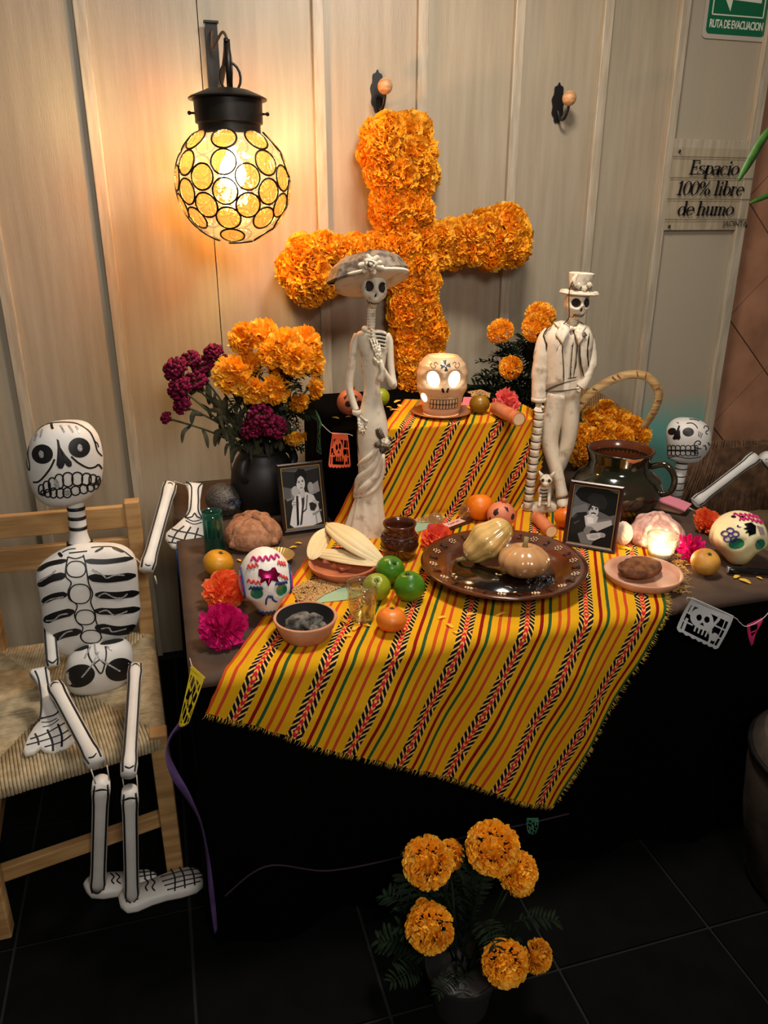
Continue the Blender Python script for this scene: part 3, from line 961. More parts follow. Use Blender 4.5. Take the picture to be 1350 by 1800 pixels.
RP = Vector((LFP.x + .66, LFP.y - .05, 0)); Lq = lambda u, v, d=0: F0.P + F0.l(u, v, d) - RP
blade([Lq(1372, 210), Lq(1345, 240), Lq(1318, 285), Lq(1298, 318)], 0.016).build('leaf_blade', M_leafg, lf, solid=0.001)
blade([Lq(1385, 330), Lq(1350, 344), Lq(1318, 357)], 0.009).build('leaf_blade', M_leafg, lf, solid=0.001)
b = MB(); b.tube(spl([Lq(1298, 316), Lq(1295, 332), Lq(1290, 345), Lq(1282, 366)], 8), 0.0012, 5); b.build('dry_leaf_tip', mat('stalk', (90, 80, 50), 0.6), lf)
tp_ = Vector((0.02, 0, 1.95)); b = MB(); b.tube(spl([Vector((0, 0, .25)), Vector((.03, .02, .9)), Vector((-.01, .01, 1.5)), tp_], 24), [.014 - .008 * i / 24 for i in range(25)], 8)
b.tube(spl([Lq(1372, 210), Lq(1400, 190), tp_], 8), .004, 6); b.tube(spl([Lq(1385, 330), Lq(1415, 322), Vector((-.005, .01, 1.66))], 8), .004, 6); b.build('stalk', mat('stalk_green', (96, 104, 52), 0.6), lf)
for i in range(9):
    a = 2.4 * i; z_ = 1.0 + .11 * i; d_ = Vector((cos(a) * .6 + .5, sin(a), 0)).normalized(); p0 = Vector((.01, .01, z_)); blade([p0, p0 + d_ * .16 + Vector((0, 0, .10)), p0 + d_ * .34 - Vector((0, 0, .02))], .018, 10, .25, Vector((0, 0, 1))).build('leaf_blade', M_leafg, lf, solid=.001)
b = MB(); b.lathe([(.0006, .002), (.11, 0), (.15, .26), (.16, .26), (.16, .28), (.14, .28), (.135, .25), (.0006, .25)], 32); b.build('pot', mat('plant_pot', (120, 70, 48), .6), lf, auto=40)
# ------------------------------------------------------------------ flower heads
def petal(mb, base, out, up, L, W, rn, mi=0, ruffle=0.25, curl=0.3):
    """one petal: a strip of 3 x 2 quads, widening to a notched wavy tip"""
    sd = out.cross(up)
    if sd.length < 1e-4: sd = out.orthogonal()
    sd.normalize(); nn = sd.cross(out).normalized()
    R = []
    for i, (f, w) in enumerate(((0, 0.22), (0.55, 0.75), (1.0, 1.0))):
        c = base + out * (L * f) + nn * (L * curl * f * f)
        row = []
        for j in (-1, 0, 1):
            z = rn.uniform(-1, 1) * ruffle * L * f
            e = out * (L * 0.22 * f * (rn.uniform(-0.9, 0.3) if j else rn.uniform(-0.3, 0.4)))
            row.append(c + sd * (W * w * j * 0.5) + nn * z + e)
        R.append(row)
    mb.rings(R, mi, False, closed=False)


def bloom(name, R, mats, seed, n=130, top=1.0, low=-0.25, flat=0.75, pl=0.62, pw=0.5, ruffle=0.28, openc=False):
    """many-petalled head, facing +z, centre at the origin"""
    rn = random.Random(seed); b = MB()
    b.lathe([(0.001, -R * 0.55), (R * 0.16, -R * 0.5), (R * 0.3, -R * 0.2), (R * 0.45, 0.0), (R * 0.4, R * 0.2 * flat), (0.001, R * 0.3 * flat)], 10, mi=0)
    g = pi * (3 - sqrt(5))
    for i in range(n):
        z = lerp(top, low, (i + 0.5) / n); a = i * g + rn.uniform(-0.2, 0.2)
        r = sqrt(max(0, 1 - z * z))
        d = Vector((r * cos(a), r * sin(a), z * flat))
        L = R * pl * rn.uniform(0.82, 1.15)
        base = d * (R * (1 - pl) * 1.0)
        dd = (d + Vector((rn.uniform(-1, 1), rn.uniform(-1, 1), rn.uniform(-1, 1))) * 0.16).normalized()
        petal(b, base, dd, Vector((0, 0, 1)) if z < 0.9 else Vector((1, 0, 0)), L, R * pw * rn.uniform(0.8, 1.2), rn, 0 if rn.random() < 0.6 else 2, ruffle)
    return b.mesh(name, mats)


def petal_mat(name, c1, c2, rough=0.7):
    m = mat(name, c1, rough, col2=c2, vs=45, lo=0.3, hi=0.7, spec=0.2)
    nt = m.node_tree; b = nt.nodes['Principled BSDF']
    out = [n for n in nt.nodes if n.type == 'OUTPUT_MATERIAL'][0]
    tl = nt.nodes.new('ShaderNodeBsdfTranslucent'); mx = nt.nodes.new('ShaderNodeMixShader'); mx.inputs[0].default_value = 0.3
    src = b.inputs['Base Color'].links[0].from_socket
    nt.links.new(src, tl.inputs[0]); nt.links.new(b.outputs[0], mx.inputs[1]); nt.links.new(tl.outputs[0], mx.inputs[2]); nt.links.new(mx.outputs[0], out.inputs[0])
    return m


M_or1 = petal_mat('marigold_orange', (255, 194, 46), (253, 164, 20)); M_or2 = petal_mat('marigold_gold', (255, 216, 92), (255, 188, 52))
M_coral1 = petal_mat('coral_petal', (250, 118, 62), (246, 92, 48)); M_coral2 = petal_mat('coral_light', (255, 150, 84), (248, 116, 62))
M_mag1 = petal_mat('magenta_petal', (214, 16, 112), (184, 8, 92)); M_mag2 = petal_mat('magenta_light', (236, 40, 136), (210, 18, 112))
M_pink1 = petal_mat('pink_petal', (244, 116, 108), (236, 92, 92)); M_pink2 = petal_mat('pink_light', (252, 150, 134), (244, 116, 110))
M_calyx = mat('calyx_green', (72, 84, 38), 0.7, col2=(50, 62, 28), vs=30)
M_stem = mat('stem_green', (74, 80, 40), 0.7, col2=(50, 56, 30), vs=20)
M_dryleaf = mat('dry_leaf', (60, 60, 32), 0.8, col2=(36, 36, 20), vs=25)
M_leaf = mat('marigold_leaf', (18, 34, 16), 0.7, spec=0.1, col2=(10, 20, 10), vs=30)

CROSSB = [bloom('ruffled_bloom', 1.0, [M_or1, M_or1, M_or2], 10 + i, n=190, low=-0.15, flat=0.85, pl=0.5, pw=0.30, ruffle=0.5) for i in range(4)]
BOUQB = [bloom('ragged_bloom', 1.0, [M_or1, M_calyx, M_or2], 30 + i, n=120, top=0.95, low=-0.25, flat=0.7, pl=0.72, pw=0.27, ruffle=0.32) for i in range(3)]
POMB = [bloom('pompom_bloom', 1.0, [M_or1, M_calyx, M_or2], 50 + i, n=360, low=-0.6, flat=0.85, pl=0.30, pw=0.20, ruffle=0.34) for i in range(3)]

# ------------------------------------------------------------------ marigold cross on the wall
CB = Vector((0.905, -0.105, 1.012)); ROLL = rad(7.6)
cr = thing('flower_cross', 'tilted cross covered in orange marigolds against the white wall', 'cross', CB, rot=(rad(-2.0), -ROLL, 0))
core = MB(); core.box((0, 0, 0.42), (0.10, 0.07, 0.84)); core.box((-0.01, 0, 0.475), (0.74, 0.07, 0.10))
core.build('cross_frame', mat('cross_core', (214, 120, 20), 0.9), cr, False)
rn = random.Random(5); cnt = 0
def put(x, y, z, r, n):
    q = Vector(n).normalized().to_track_quat('Z', 'Y') @ Euler((rn.uniform(-.35, .35), rn.uniform(-.35, .35), rn.uniform(0, 6.3))).to_quaternion()
    link('marigold_head', CROSSB[rn.randrange(4)], cr, (x, y, z), q.to_euler(), r)
j = rn.uniform
z = 0.03
while z < 0.83:                                   # upright: front rows, sides; fuller towards the top
    wf = lerp(.78, 1.15, sstep(.25, .75, z)) * (1 + .08 * sin(z * 17))
    for x in ((-0.044, 0.044) if int(z / 0.033) % 2 else (-0.053, 0.0, 0.053)):
        put(x * wf + j(-.008, .008), -0.042 + j(-.018, .008), z + j(-.012, .012), j(.046, .060), (x * 6, -1, j(-.2, .3)))
    for sx in (-1, 1):
        put(sx * (0.054 * wf + j(-.004, .008)), 0.012 + j(-.02, .02), z + j(-.015, .015), j(.042, .056), (sx, -0.35, j(-.2, .2)))
    z += 0.058
for x in (-0.05, 0.04): put(x, -0.01, 0.845, 0.058, (x * 8, -.4, 1))
put(0.085, 0.03, 0.845, 0.066, (0.5, 0, 1)); put(0.105, 0.03, 0.78, 0.06, (1, -.2, 0.2)); put(0.105, 0.03, 0.71, 0.058, (1, -.2, 0)); put(-0.03, -0.06, 0.85, 0.056, (-.2, -1, .6)); put(-0.055, -0.07, 0.80, 0.058, (-.4, -1, .2))
for sx in (-1, 1):
    x = 0.11
    while x < 0.38:
        g_ = lerp(.70, 1.12, sstep(.2, .34, x))
        for dz in (-0.046, 0.046):
            put(sx * x + j(-.01, .01), -0.042 + j(-.016, .008), 0.475 + dz * g_ + j(-.012, .012), j(.046, .058) * (.6 + .4 * g_), (0, -1, dz * 8))
        put(sx * x, 0.01, 0.475 + 0.06 * g_, j(.042, .05), (0, -.3, 1)); put(sx * x, 0.01, 0.475 - 0.06 * g_, j(.042, .05), (0, -.3, -1))
        x += 0.062
    put(sx * 0.395, -0.02, 0.475, 0.066, (sx, -.8, 0)); put(sx * 0.37, -0.06, 0.515, 0.058, (sx * .5, -1, .5)); put(sx * 0.375, -0.05, 0.43, 0.064, (sx * .6, -1, -.5)); put(sx * .34, -.07, .46, .06, (0, -1, 0))
put(-.36, -.04, .405, .058, (-.4, -1, -.8))

# ------------------------------------------------------------------ black clay vase
M_bclay = mat('black_clay', (30, 27, 26), 0.5, col2=(20, 18, 18), vs=8, bump=0.1, bs=20)
VP = onz(466, 893); vf = Fr(VP); k = vf.k
va = thing('clay_vase', 'squat black clay vase holding the bouquet behind the photo frame', 'vase', VP, vf.rz)
H = vf.l(466, 788).z
b = MB(); b.lathe([(0.0006, 0.002), (36 * k, 0), (45 * k, 6 * k), (54 * k, H * .3), (56 * k, H * .48), (53 * k, H * .68), (45 * k, H * .84), (38 * k, H * .93), (37 * k, H * .98), (40 * k, H), (36 * k, H), (33 * k, H * .95), (40 * k, H * .8), (0.0006, H * .75)], 40)
b.build('vase_body', M_bclay, va)
for sx, yy in ((-0.55, -0.8), (0.9, 0.4)):
    d = Vector((sx, yy, 0)).normalized(); b = MB()
    b.tube(spl([d * 38 * k + Vector((0, 0, H * .95)), d * 54 * k + Vector((0, 0, H * .9)), d * 60 * k + Vector((0, 0, H * .74)), d * 52 * k + Vector((0, 0, H * .62))], 12), 8 * k, 8); b.build('handle', M_bclay, va)

def frond(L, seed):
    rn = random.Random(seed); b = MB()
    S = spl([(0, 0, 0), (0, L * .5, L * .16), (0, L, L * .05)], 12); b.tube(S, 0.0012, 4)
    for i in range(2, 13):
        p = S[i]; w = L * .34 * sin(pi * (i + 1) / 15)
        for sx in (-1, 1):
            e = p + Vector((sx * w, L * .13, rn.uniform(-.01, .012)))
            b.merge(blade([p, p.lerp(e, .5) + Vector((0, 0, .004)), e], L * .034, 5, 0.3, Vector((0, 0, 1))))
    return b.mesh('leaf', M_leaf)


FROND = [frond(0.12, 1), frond(0.10, 2)]


# ------------------------------------------------------------------ bouquet stems: every bloom a thing
MOUTH = VP + Vector((0, 0, H * 0.9))
def stem_pts(root, head, sag=0.03):
    m = root.lerp(head, 0.55) + Vector((0, 0, sag)); return spl([root, m, head], 10)


def leaf_blob(b, p, rn, s=0.03, droop=0.6):
    d = Vector((rn.uniform(-1, 1), rn.uniform(-1, .4), rn.uniform(-1, .3))).normalized()
    e = p + d * s; f_ = e + Vector((d.x * s * .3, d.y * s * .3, -s * droop))
    b.merge(blade([p, e, f_], s * rn.uniform(.14, .30), 6, 0.5, Vector((rn.uniform(-.4, .4), -1, .3)).normalized()))


BQ = [  # u, v, radius px, depth offset, facing tilt
    (432, 597, 29, 0.00, (-.5, -.8, .5)), (463, 588, 27, .03, (0, -.6, .9)), (503, 608, 30, -.02, (.1, -.9, .5)), (535, 603, 29, .03, (.4, -.7, .7)),
    (545, 635, 27, .04, (.8, -.7, .2)), (520, 632, 31, -.05, (.3, -1, .2)), (477, 622, 26, -.03, (0, -1, .3)), (410, 660, 34, -.05, (-.3, -1, .2)), (437, 642, 24, 0.0, (-.1, -.9, .2)),
    (484, 684, 26, -.05, (.1, -1, .0)), (447, 686, 25, -.06, (-.1, -1, -.2)), (550, 682, 20, .02, (.9, -.5, .0)), (524, 705, 19, -.02, (.4, -.8, -.5)), (518, 765, 20, -.05, (.2, -.4, -1)), (496, 648, 24, .02, (.1, -.9, .2))]
where = ['at upper left of the bouquet', 'topmost in the bouquet', 'upper middle of the bouquet', 'upper right of the bouquet', 'at far right of the bouquet', 'large one right of centre in the bouquet', 'tucked under the top blooms', 'large one beside the cockscombs',
         'behind the large left bloom', 'low in the middle of the bouquet', 'small open one low at left', 'small one sticking out right', 'half hidden low at right', 'hanging down over vase rim', 'deep in the middle of the bouquet']
rn = random.Random(8)
for i, (u, v, r, dy, fc) in enumerate(BQ):
    head = vf.P + vf.ax * vf.l(u, v, dy).x + vf.ay * dy + Vector((0, 0, vf.l(u, v, dy).z))
    n = (vf.ax * fc[0] + vf.ay * -fc[1] * -1 + Vector((0, 0, fc[2]))).normalized()
    root = MOUTH + Vector((rn.uniform(-.03, .03), rn.uniform(-.03, .03), -0.02))
    t = thing('marigold_flower', 'orange marigold in black vase, ' + where[i], 'flower', root, 0, 'marigolds in the black vase')
    back = head - n * (r * kk(head) * 0.4) - root
    b = MB(); S = stem_pts(Vector((0, 0, 0)), back, 0.02 if back.z > 0 else 0.05); b.tube(S, 0.0032, 6)
    b.ell(back, 0.010, 8, 6); b.build('stem', M_stem, t)
    lv = MB()
    for q in range(4): leaf_blob(lv, S[3 + q] + Vector((0, 0, 0)), rn, 0.035)
    lv.build('leaves', M_dryleaf, t)
    q = n.to_track_quat('Z', 'Y') @ Euler((0, 0, rn.uniform(0, 6))).to_quaternion()
    link('flower_head', BOUQB[i % 3], t, head - root, q.to_euler(), r * kk(head) * 1.0)
    if back.z > .1:
        for q in range(3): link('leaf', FROND[q % 2], t, S[3 + 2 * q] * .95, (rn.uniform(-.6, .4), rn.uniform(-.5, .5), rn.uniform(0, 6.28)), rn.uniform(.5, .85))

M_cock1 = petal_mat('cockscomb', (120, 16, 56), (74, 10, 36)); M_cock2 = petal_mat('cockscomb_bright', (158, 26, 80), (112, 14, 56))
M_fuzz = mat('cockscomb_fuzz', (92, 44, 36), 0.9, col2=(60, 30, 24), vs=60)


def comb(seed, mats):
    rn = random.Random(seed); b = MB()
    for i in range(60):
        a = rn.uniform(0, 6.283); z = rn.uniform(-0.15, 1); r = sqrt(max(0, 1 - z * z)) * 0.75
        b.ell((r * cos(a), r * sin(a), z * 0.7), (rn.uniform(.10, .22), rn.uniform(.10, .22), rn.uniform(.09, .2)), 6, 4, mi=0 if rn.random() < .6 else 1)
        b.tube([(r * cos(a), r * sin(a), z * .7), (r * 1.35 * cos(a + .2), r * 1.35 * sin(a + .2), z * .9)], [.10, .15], 5, mi=rn.randrange(2))
    b.lathe([(0.1, -1.0), (0.3, -0.6), (0.55, -0.1), (0.6, 0.2), (0.1, 0.3)], 10, mi=2)
    for i in range(60):
        a = rn.uniform(0, 6.283); z = rn.uniform(-.9, .1); r = lerp(.2, .6, (z + .9)); b.tube([(r * cos(a), r * sin(a), z), (r * 1.35 * cos(a), r * 1.35 * sin(a), z + .12)], [.03, .005], 3, mi=2)
    return b.mesh('cockscomb_head', mats)


COMB = [comb(70 + i, [M_cock1, M_cock2, M_fuzz]) for i in range(3)]
CQ = [(310, 650, 22, -.02, 'outermost dark head at left'), (335, 634, 18, 0.03, 'upper dark head left of the marigolds'), (318, 683, 22, -.05, 'dark head at left below the outermost'), (376, 620, 17, .02, 'tallest, beside the marigolds'), (358, 645, 20, .03, 'between the left heads'),
      (322, 712, 17, -.06, 'low drooping head at left'), (293, 735, 11, -.06, 'small lowest head on a bare stalk'), (458, 735, 25, -.085, 'large velvety head over the vase rim'), (482, 752, 22, -.09, 'velvety head at right over the vase rim'), (443, 756, 19, -.09, 'velvety head at left over the vase rim'), (345, 672, 22, .0, 'shaggy dark one in the left cluster'), (398, 634, 12, .03, 'mostly hidden behind the marigolds')]
for i, (u, v, r, dy, w) in enumerate(CQ):
    head = vf.P + vf.ax * vf.l(u, v, dy).x + vf.ay * dy + Vector((0, 0, vf.l(u, v, dy).z))
    root = MOUTH + Vector((rn.uniform(-.03, .02), rn.uniform(-.03, .03), -0.02))
    d = head - root
    t = thing('cockscomb_flower', 'magenta cockscomb in black vase, ' + w, 'flower', root, 0, 'cockscombs in the black vase')
    b = MB(); S = stem_pts(Vector((0, 0, 0)), d, 0.015); b.tube(S, 0.003, 6); b.build('stem', M_stem, t)
    lv = MB()
    for q in range(6 if i < 7 else 3): leaf_blob(lv, S[2 + q], rn, 0.036, 0.9)
    lv.build('leaves', M_dryleaf, t)
    n = (d.normalized() + Vector((0, -.45, .15 if i < 7 else .5))).normalized()
    q = n.to_track_quat('Z', 'Y')
    link('flower_head', COMB[i % 3], t, d, q.to_euler(), r * kk(head) * 1.05)

# ------------------------------------------------------------------ pinnate leaves and potted marigolds
def potted(name, label, P, rz, pot_r, pot_h, heads, nleaf, seed, M_pot, spread, ztop, group=None):
    rn = random.Random(seed)
    t = thing(name, label, 'plant', P, rz, group)
    b = MB(); b.lathe([(0.0006, 0.002), (pot_r * .78, 0), (pot_r, pot_h), (pot_r * 1.06, pot_h), (pot_r * 1.06, pot_h * .9), (pot_r * 1.0, pot_h * .9), (pot_r * .93, pot_h * .92), (0.0006, pot_h * .9)], 32)
    b.build('pot', M_pot, t, auto=40)
    for i, (h, r, n) in enumerate(heads):
        root = Vector((rn.uniform(-.3, .3) * pot_r, rn.uniform(-.3, .3) * pot_r, pot_h * .9)); h = Vector(h); n = Vector(n).normalized()
        m = root.lerp(h, .6) + Vector((0, 0, .03)); b = MB(); b.tube(spl([root, m, h - n * r * .5], 10), 0.003, 6); b.build('stem', M_leaf, t)
        q = n.to_track_quat('Z', 'Y') @ Euler((0, 0, rn.uniform(0, 6))).to_quaternion()
        link('flower_head', POMB[i % 3], t, h, q.to_euler(), r)
    for i in range(nleaf):
        a = rn.uniform(0, 6.283); z = lerp(pot_h, ztop, rn.random() ** .8); rr = spread * rn.uniform(.05, .55)
        E_ = Euler((rn.uniform(-.2, .9), rn.uniform(-.4, .4), a - pi / 2 + rn.uniform(-.5, .5))); s_ = rn.uniform(.7, 1.25); p0 = Vector((rr * cos(a), rr * sin(a), z)); ok = True
        for f in (0, .4, .7, 1.0):      # leaves grow clear of the blooms
            q = p0 + E_.to_matrix() @ Vector((0, .12 * s_ * f, .012))
            for h, r, n in heads:
                w = q - Vector(h); toward = Vector((0, -.82, .57)); d = w.dot(toward)
                if d > -r * .5 and (w - toward * d).length < r * 1.5: ok = False
        if ok: link('leaf', FROND[i % 2], t, p0, E_, s_)
    return t


# behind the riser
P = Vector((1.235, -0.30, TZ)); F1 = Fr(P)
hd = lambda u, v, dy=0: F1.l(u, v, dy)
potted('potted_marigold', 'leafy marigold plant with four orange heads between riser and top-hatted statue', P, F1.rz, 0.07, 0.16,
       [(hd(880, 583), 0.047, (-.3, -.5, .9)), (hd(950, 556, .03), 0.053, (.1, -.4, .9)), (hd(943, 576, -.03), 0.050, (-.1, -1, .5)), (hd(898, 646, -.05), 0.041, (-.1, -1, .35))], 150, 3,
       mat('plastic_pot_black', (24, 22, 22), 0.5), 0.15, 0.43)
# on the floor in front
P = onz(815, 1745, 0.0); P = Vector((0.486, -1.66, 0)); F2 = Fr(P)
hd = lambda u, v, dy=0: F2.l(u, v, dy)
k = F2.k
potted('potted_marigold', 'dark leafy marigold plant with orange heads standing on the floor', P, F2.rz, 0.075, 0.115,
       [(hd(752, 1516, .04), 0.053, (-.3, -.9, .5)), (hd(790, 1503, .10), 0.033, (.5, -.5, .4)), (hd(866, 1490, .05), 0.055, (0, -.9, .5)), (hd(910, 1532, .06), 0.042, (.5, -.8, .4)), (hd(914, 1552, .1), 0.032, (.3, -.6, -.6)),
        (hd(755, 1630, -.03), 0.050, (-.2, -1, .35)), (hd(887, 1692, -.05), 0.047, (.1, -1, .3)), (hd(943, 1680, -.0), 0.034, (.7, -.6, .2)), (hd(742, 1590, .0), 0.014, (-.3, -.3, .9))], 90, 6,
       mat('plastic_pot_grey', (38, 37, 36), 0.5), 0.20, 0.34)
# ------------------------------------------------------------------ shared shaping helpers
def loft_px(fr, rows, n=28, p=2.2, mi=0, mb=None):
    """body from outline rows (v, u_left, u_right, depth/width, dy) read in the figure's own upright plane"""
    b = mb or MB(); R = []
    for row in rows:
        v, ul, ur = row[:3]; dr = row[3] if len(row) > 3 else 0.8; dy = row[4] if len(row) > 4 else 0.0
        a, c = fr.l(ul, v, dy), fr.l(ur, v, dy); m = (a + c) / 2; hw = max((c - a).length / 2, 0.0004); ring = []
        for k in range(n):
            t = 2 * pi * k / n; ct, st = cos(t), sin(t)
            ring.append(Vector((m.x + (abs(ct) ** (2 / p)) * (1 if ct > 0 else -1) * hw, dy + (abs(st) ** (2 / p)) * (1 if st > 0 else -1) * hw * dr, m.z)))
        R.append(ring)
    return b.rings(R, mi, True)


def smooth_rows(rows, n):
    full = [tuple(r) + ((0.8,) if len(r) < 4 else ()) + ((0.0,) if len(r) < 5 else ()) for r in rows]
    A = spl([Vector((r[0], r[1], r[2])) for r in full], n); B2 = spl([Vector((r[3], r[4], 0)) for r in full], n)
    return [(a.x, a.y, a.z, b.x, b.y) for a, b in zip(A, B2)]




def skull_mb(w, d, h, jaw=0.62, eye=(0.42, 0.02, 0.27, 0.30), eye_d=0.35, nose=(0.0, -0.28, 0.11), nose_d=0.2, nu=44, nv=34, c=(0, 0, 0), flat=-0.92, cheek=0.1):
    """skull-shaped ball; front is -y. eye: x, z, radius x, radius z in head units"""
    b = MB(); R = []
    for i in range(nv + 1):
        t = pi * i / nv; st = max(sin(t), 0.01); zz = -cos(t); ring = []
        for k in range(nu):
            a = 2 * pi * k / nu; x, y, z = st * cos(a), st * sin(a), zz
            s_ = lerp(1, jaw, sstep(0.0, 0.75, -z)); x *= s_
            if y > 0: y *= lerp(1, 0.55, sstep(0.0, 0.9, -z))
            else: y *= lerp(1, 0.92, sstep(0.2, 0.9, -z))
            z = max(z, flat)
            if y < 0:
                x += cheek * math.copysign(1, x) * exp(-((abs(x) - .72) / .2) ** 2 - ((z + .28) / .2) ** 2)
                for sx in (-1, 1):
                    q = ((x - sx * eye[0]) / eye[2]) ** 2 + ((z - eye[1]) / eye[3]) ** 2
                    if q < 1: y += eye_d * (1 - q) ** 0.7
                q = ((x - nose[0]) / nose[2]) ** 2 + ((z - nose[1]) / (nose[2] * 1.5)) ** 2
                if q < 1: y += nose_d * (1 - q) ** 0.7
            ring.append(Vector((c[0] + x * w, c[1] + y * d, c[2] + z * h)))
        R.append(ring)
    return b.rings(R, 0, True)


M_plaster = mat('aged_plaster', (222, 208, 186), 0.6, col2=(128, 106, 80), vs=30, lo=0.56, hi=0.82, bump=0.25, bs=60, detail=8)
M_plaster2 = mat('plaster_skull', (222, 210, 188), 0.6, col2=(150, 128, 100), vs=60, lo=0.5, hi=0.8, bump=0.2, bs=120)
M_pdark = mat('plaster_crevice', (46, 36, 28), 0.8)
M_pmid = mat('plaster_grey', (132, 116, 98), 0.7, col2=(78, 64, 52), vs=60, bump=0.4, bs=90)


def bone_hand(fr, root, wrist, tips, name, parent, m=M_plaster2, r=0.0035):
    """skeletal hand: palm bones, four fingers with knuckles and a thumb"""
    b = MB(); wrist = Vector(wrist)
    for i, t in enumerate(tips):
        t = Vector(t); d = t - wrist
        k1 = wrist + d * 0.45 + Vector((0, -0.006, 0)); k2 = wrist + d * 0.75 + Vector((0, -0.007, 0))
        b.tube([wrist + d * 0.08, k1], [r * 1.1, r], 6); b.ell(k1, r * 1.35, 8, 6); b.tube([k1, k2], [r, r * .85], 6); b.ell(k2, r * 1.15, 8, 6); b.tube([k2, t], [r * .85, r * .55], 6)
    b.ell(wrist, (r * 2.6, r * 1.8, r * 2.2), 10, 8)
    o = b.build(name, m, parent); l = MB()
    for t0, t1 in zip(tips[:-1], tips[1:]):
        d = (Vector(t0) + Vector(t1)) / 2 - wrist; l.tube([wrist + d * .2 + Vector((0, .001, 0)), wrist + d * .5 - Vector((0, .003, 0)), wrist + d * .9 - Vector((0, .003, 0))], [r * .25, r * .55, r * .35], 5)
    l.build('finger_gaps', M_pdark, o)
    return o


# ------------------------------------------------------------------ the lady in the broad hat
CF = Fr(onz(640, 938)); k = CF.k; g = CF.l
la = thing('skeleton_lady_statue', 'tall plaster skeleton lady in wide flowered hat and long dress', 'statue', CF.P, CF.rz)
rows = [(580, 640, 668, .7), (584, 628, 679, .6), (596, 626, 684, .55), (622, 633, 680, .6), (650, 637, 675, .65), (680, 640, 668, .75), (706, 636, 672, .8), (738, 629, 680, .8), (770, 627, 682, .78), (800, 629, 676, .8),
        (840, 630, 672, .85), (870, 626, 672, .9), (900, 616, 674, .9), (926, 606, 677, .85), (938, 602, 678, .85), (940, 606, 674, .85)]
d_ = loft_px(CF, smooth_rows(rows, 44), 36, 2.1)
for i, p in enumerate(d_.v):   # skirt folds
    f = sstep(0.25, 0.0, p.z); a = atan2(p.y, p.x - 0.0); p.y += 0.004 * f * sin(a * 9); p.x += 0.004 * f * sin(a * 7 + 1)
dress = d_.build('dress', M_plaster, la)
S = Skin(d_, 0.0012, fr=CF)
f_ = MB()   # swag folds across the hips
for pts, r in (([(668, 795), (655, 822), (632, 842), (612, 858)], 6), ([(668, 802), (660, 835), (640, 858), (614, 866)], 6.5), ([(664, 790), (645, 808), (630, 818)], 4), ([(672, 800), (668, 840), (648, 868), (625, 874)], 5), ([(640, 838), (622, 852), (609, 872)], 5)):
    P3 = []
    for (u, v) in pts:
        q = g(u, v); h = S.hit(q.x, q.z); P3.append(h)
    f_.tube(spl(P3, 14), [r * k * (0.5 + 0.7 * sin(pi * min(1, i / 14 * .9 + .1))) for i in range(15)], 7)
f_.build('swag_folds', M_plaster, dress)
dk = MB()
for pts in ([(662, 800), (648, 828), (620, 850)], [(664, 806), (650, 845), (622, 862)], [(630, 735), (628, 770), (631, 800)], [(660, 815), (652, 850), (634, 870)], [(633, 640), (630, 670)], [(612, 868), (628, 876), (645, 872)]):
    S.stroke(dk, [(g(u, v).x, g(u, v).z) for u, v in pts], 0.0022, taper=True)
dk.build('engraved_lines', M_pdark, dress)
# ribs and breastbone
rb_ = MB()
rb_.tube([g(655, 578, -.012), g(656, 612, -.018)], 3.0 * k, 8)
for i in range(5):
    v0 = 584 + i * 6.5
    rb_.tube(spl([g(657, v0, -.02), g(668, v0 + 0.5, -.022), g(679 - i * .6, v0 + 3, -.014)], 8), 2.0 * k, 6)
    if i < 3: rb_.tube(spl([g(655, v0, -.02), g(648, v0 - 1, -.022), g(640 + i, v0 - 3, -.014)], 8), 1.8 * k, 6)
for i in range(6): rb_.ell(g(653.5, 580 + i * 5.2, -.024), 2.3 * k, 8, 6)
rb_.ell(g(641, 578, -.018), 5 * k, 12, 8)
rb_.build('ribs', M_plaster2, la)
rd = MB()
for i in range(4): rd.tube(spl([g(659, 587.5 + i * 6.5, -.0215), g(669, 588 + i * 6.5, -.0235), g(678 - i, 590 + i * 6.5, -.0165)], 6), 1.3 * k, 5)
rd.build('rib_gaps', M_pdark, la)
# arms
ar = MB(); ar.tube(spl([g(629, 588), g(622, 605, -.002), g(618, 645, -.004), g(614, 680, -.006), g(620, 705, -.012), g(626, 722, -.018)], 20), [5.5 * k, 6.6 * k] + [6 * k] * 9 + [6.2 * k] * 4 + [5.6 * k] * 6, 12)
ar.lathe([(6.2 * k, 0), (7.6 * k, 1.5 * k), (7.6 * k, 7 * k), (6.2 * k, 8.5 * k)], 14, c=g(627, 729, -.019)); ar.build('arm', M_plaster, la)
bone_hand(CF, la, g(629, 728, -.02), [g(633, 762, -.028), g(639, 766, -.028), g(644, 765, -.026), g(648, 758, -.024), g(648, 742, -.028)], 'hand', la)
ar = MB(); ar.tube(spl([g(679, 588), g(685, 600), g(687, 640, -.004), g(691, 672, -.010), g(690, 679, -.016)], 16), [5 * k, 6 * k] + [5.5 * k] * 10 + [6.4 * k] * 5, 12)
ar.tube(spl([g(690, 677, -.02), g(680, 660, -.03), g(671, 645, -.034)], 8), [6 * k, 5.4 * k, 5 * k, 4.6 * k, 4.2 * k, 4 * k, 3.8 * k, 3.8 * k, 3.8 * k], 10); ar.build('arm', M_plaster, la)
bone_hand(CF, la, g(670, 644, -.036), [g(651, 596, -.03), g(656, 594, -.031), g(662, 598, -.031), g(667, 606, -.03), g(657, 628, -.04)], 'hand', la)
sl = MB(); sl.tube(spl([g(668, 670, -.036), g(672, 652, -.04), g(668, 634, -.04)], 8), [6 * k, 6.5 * k, 6 * k, 5.5 * k, 5 * k, 4.6 * k, 4.2 * k, 4 * k, 3.6 * k], 10); sl.build('lace_cuff', M_plaster2, la)
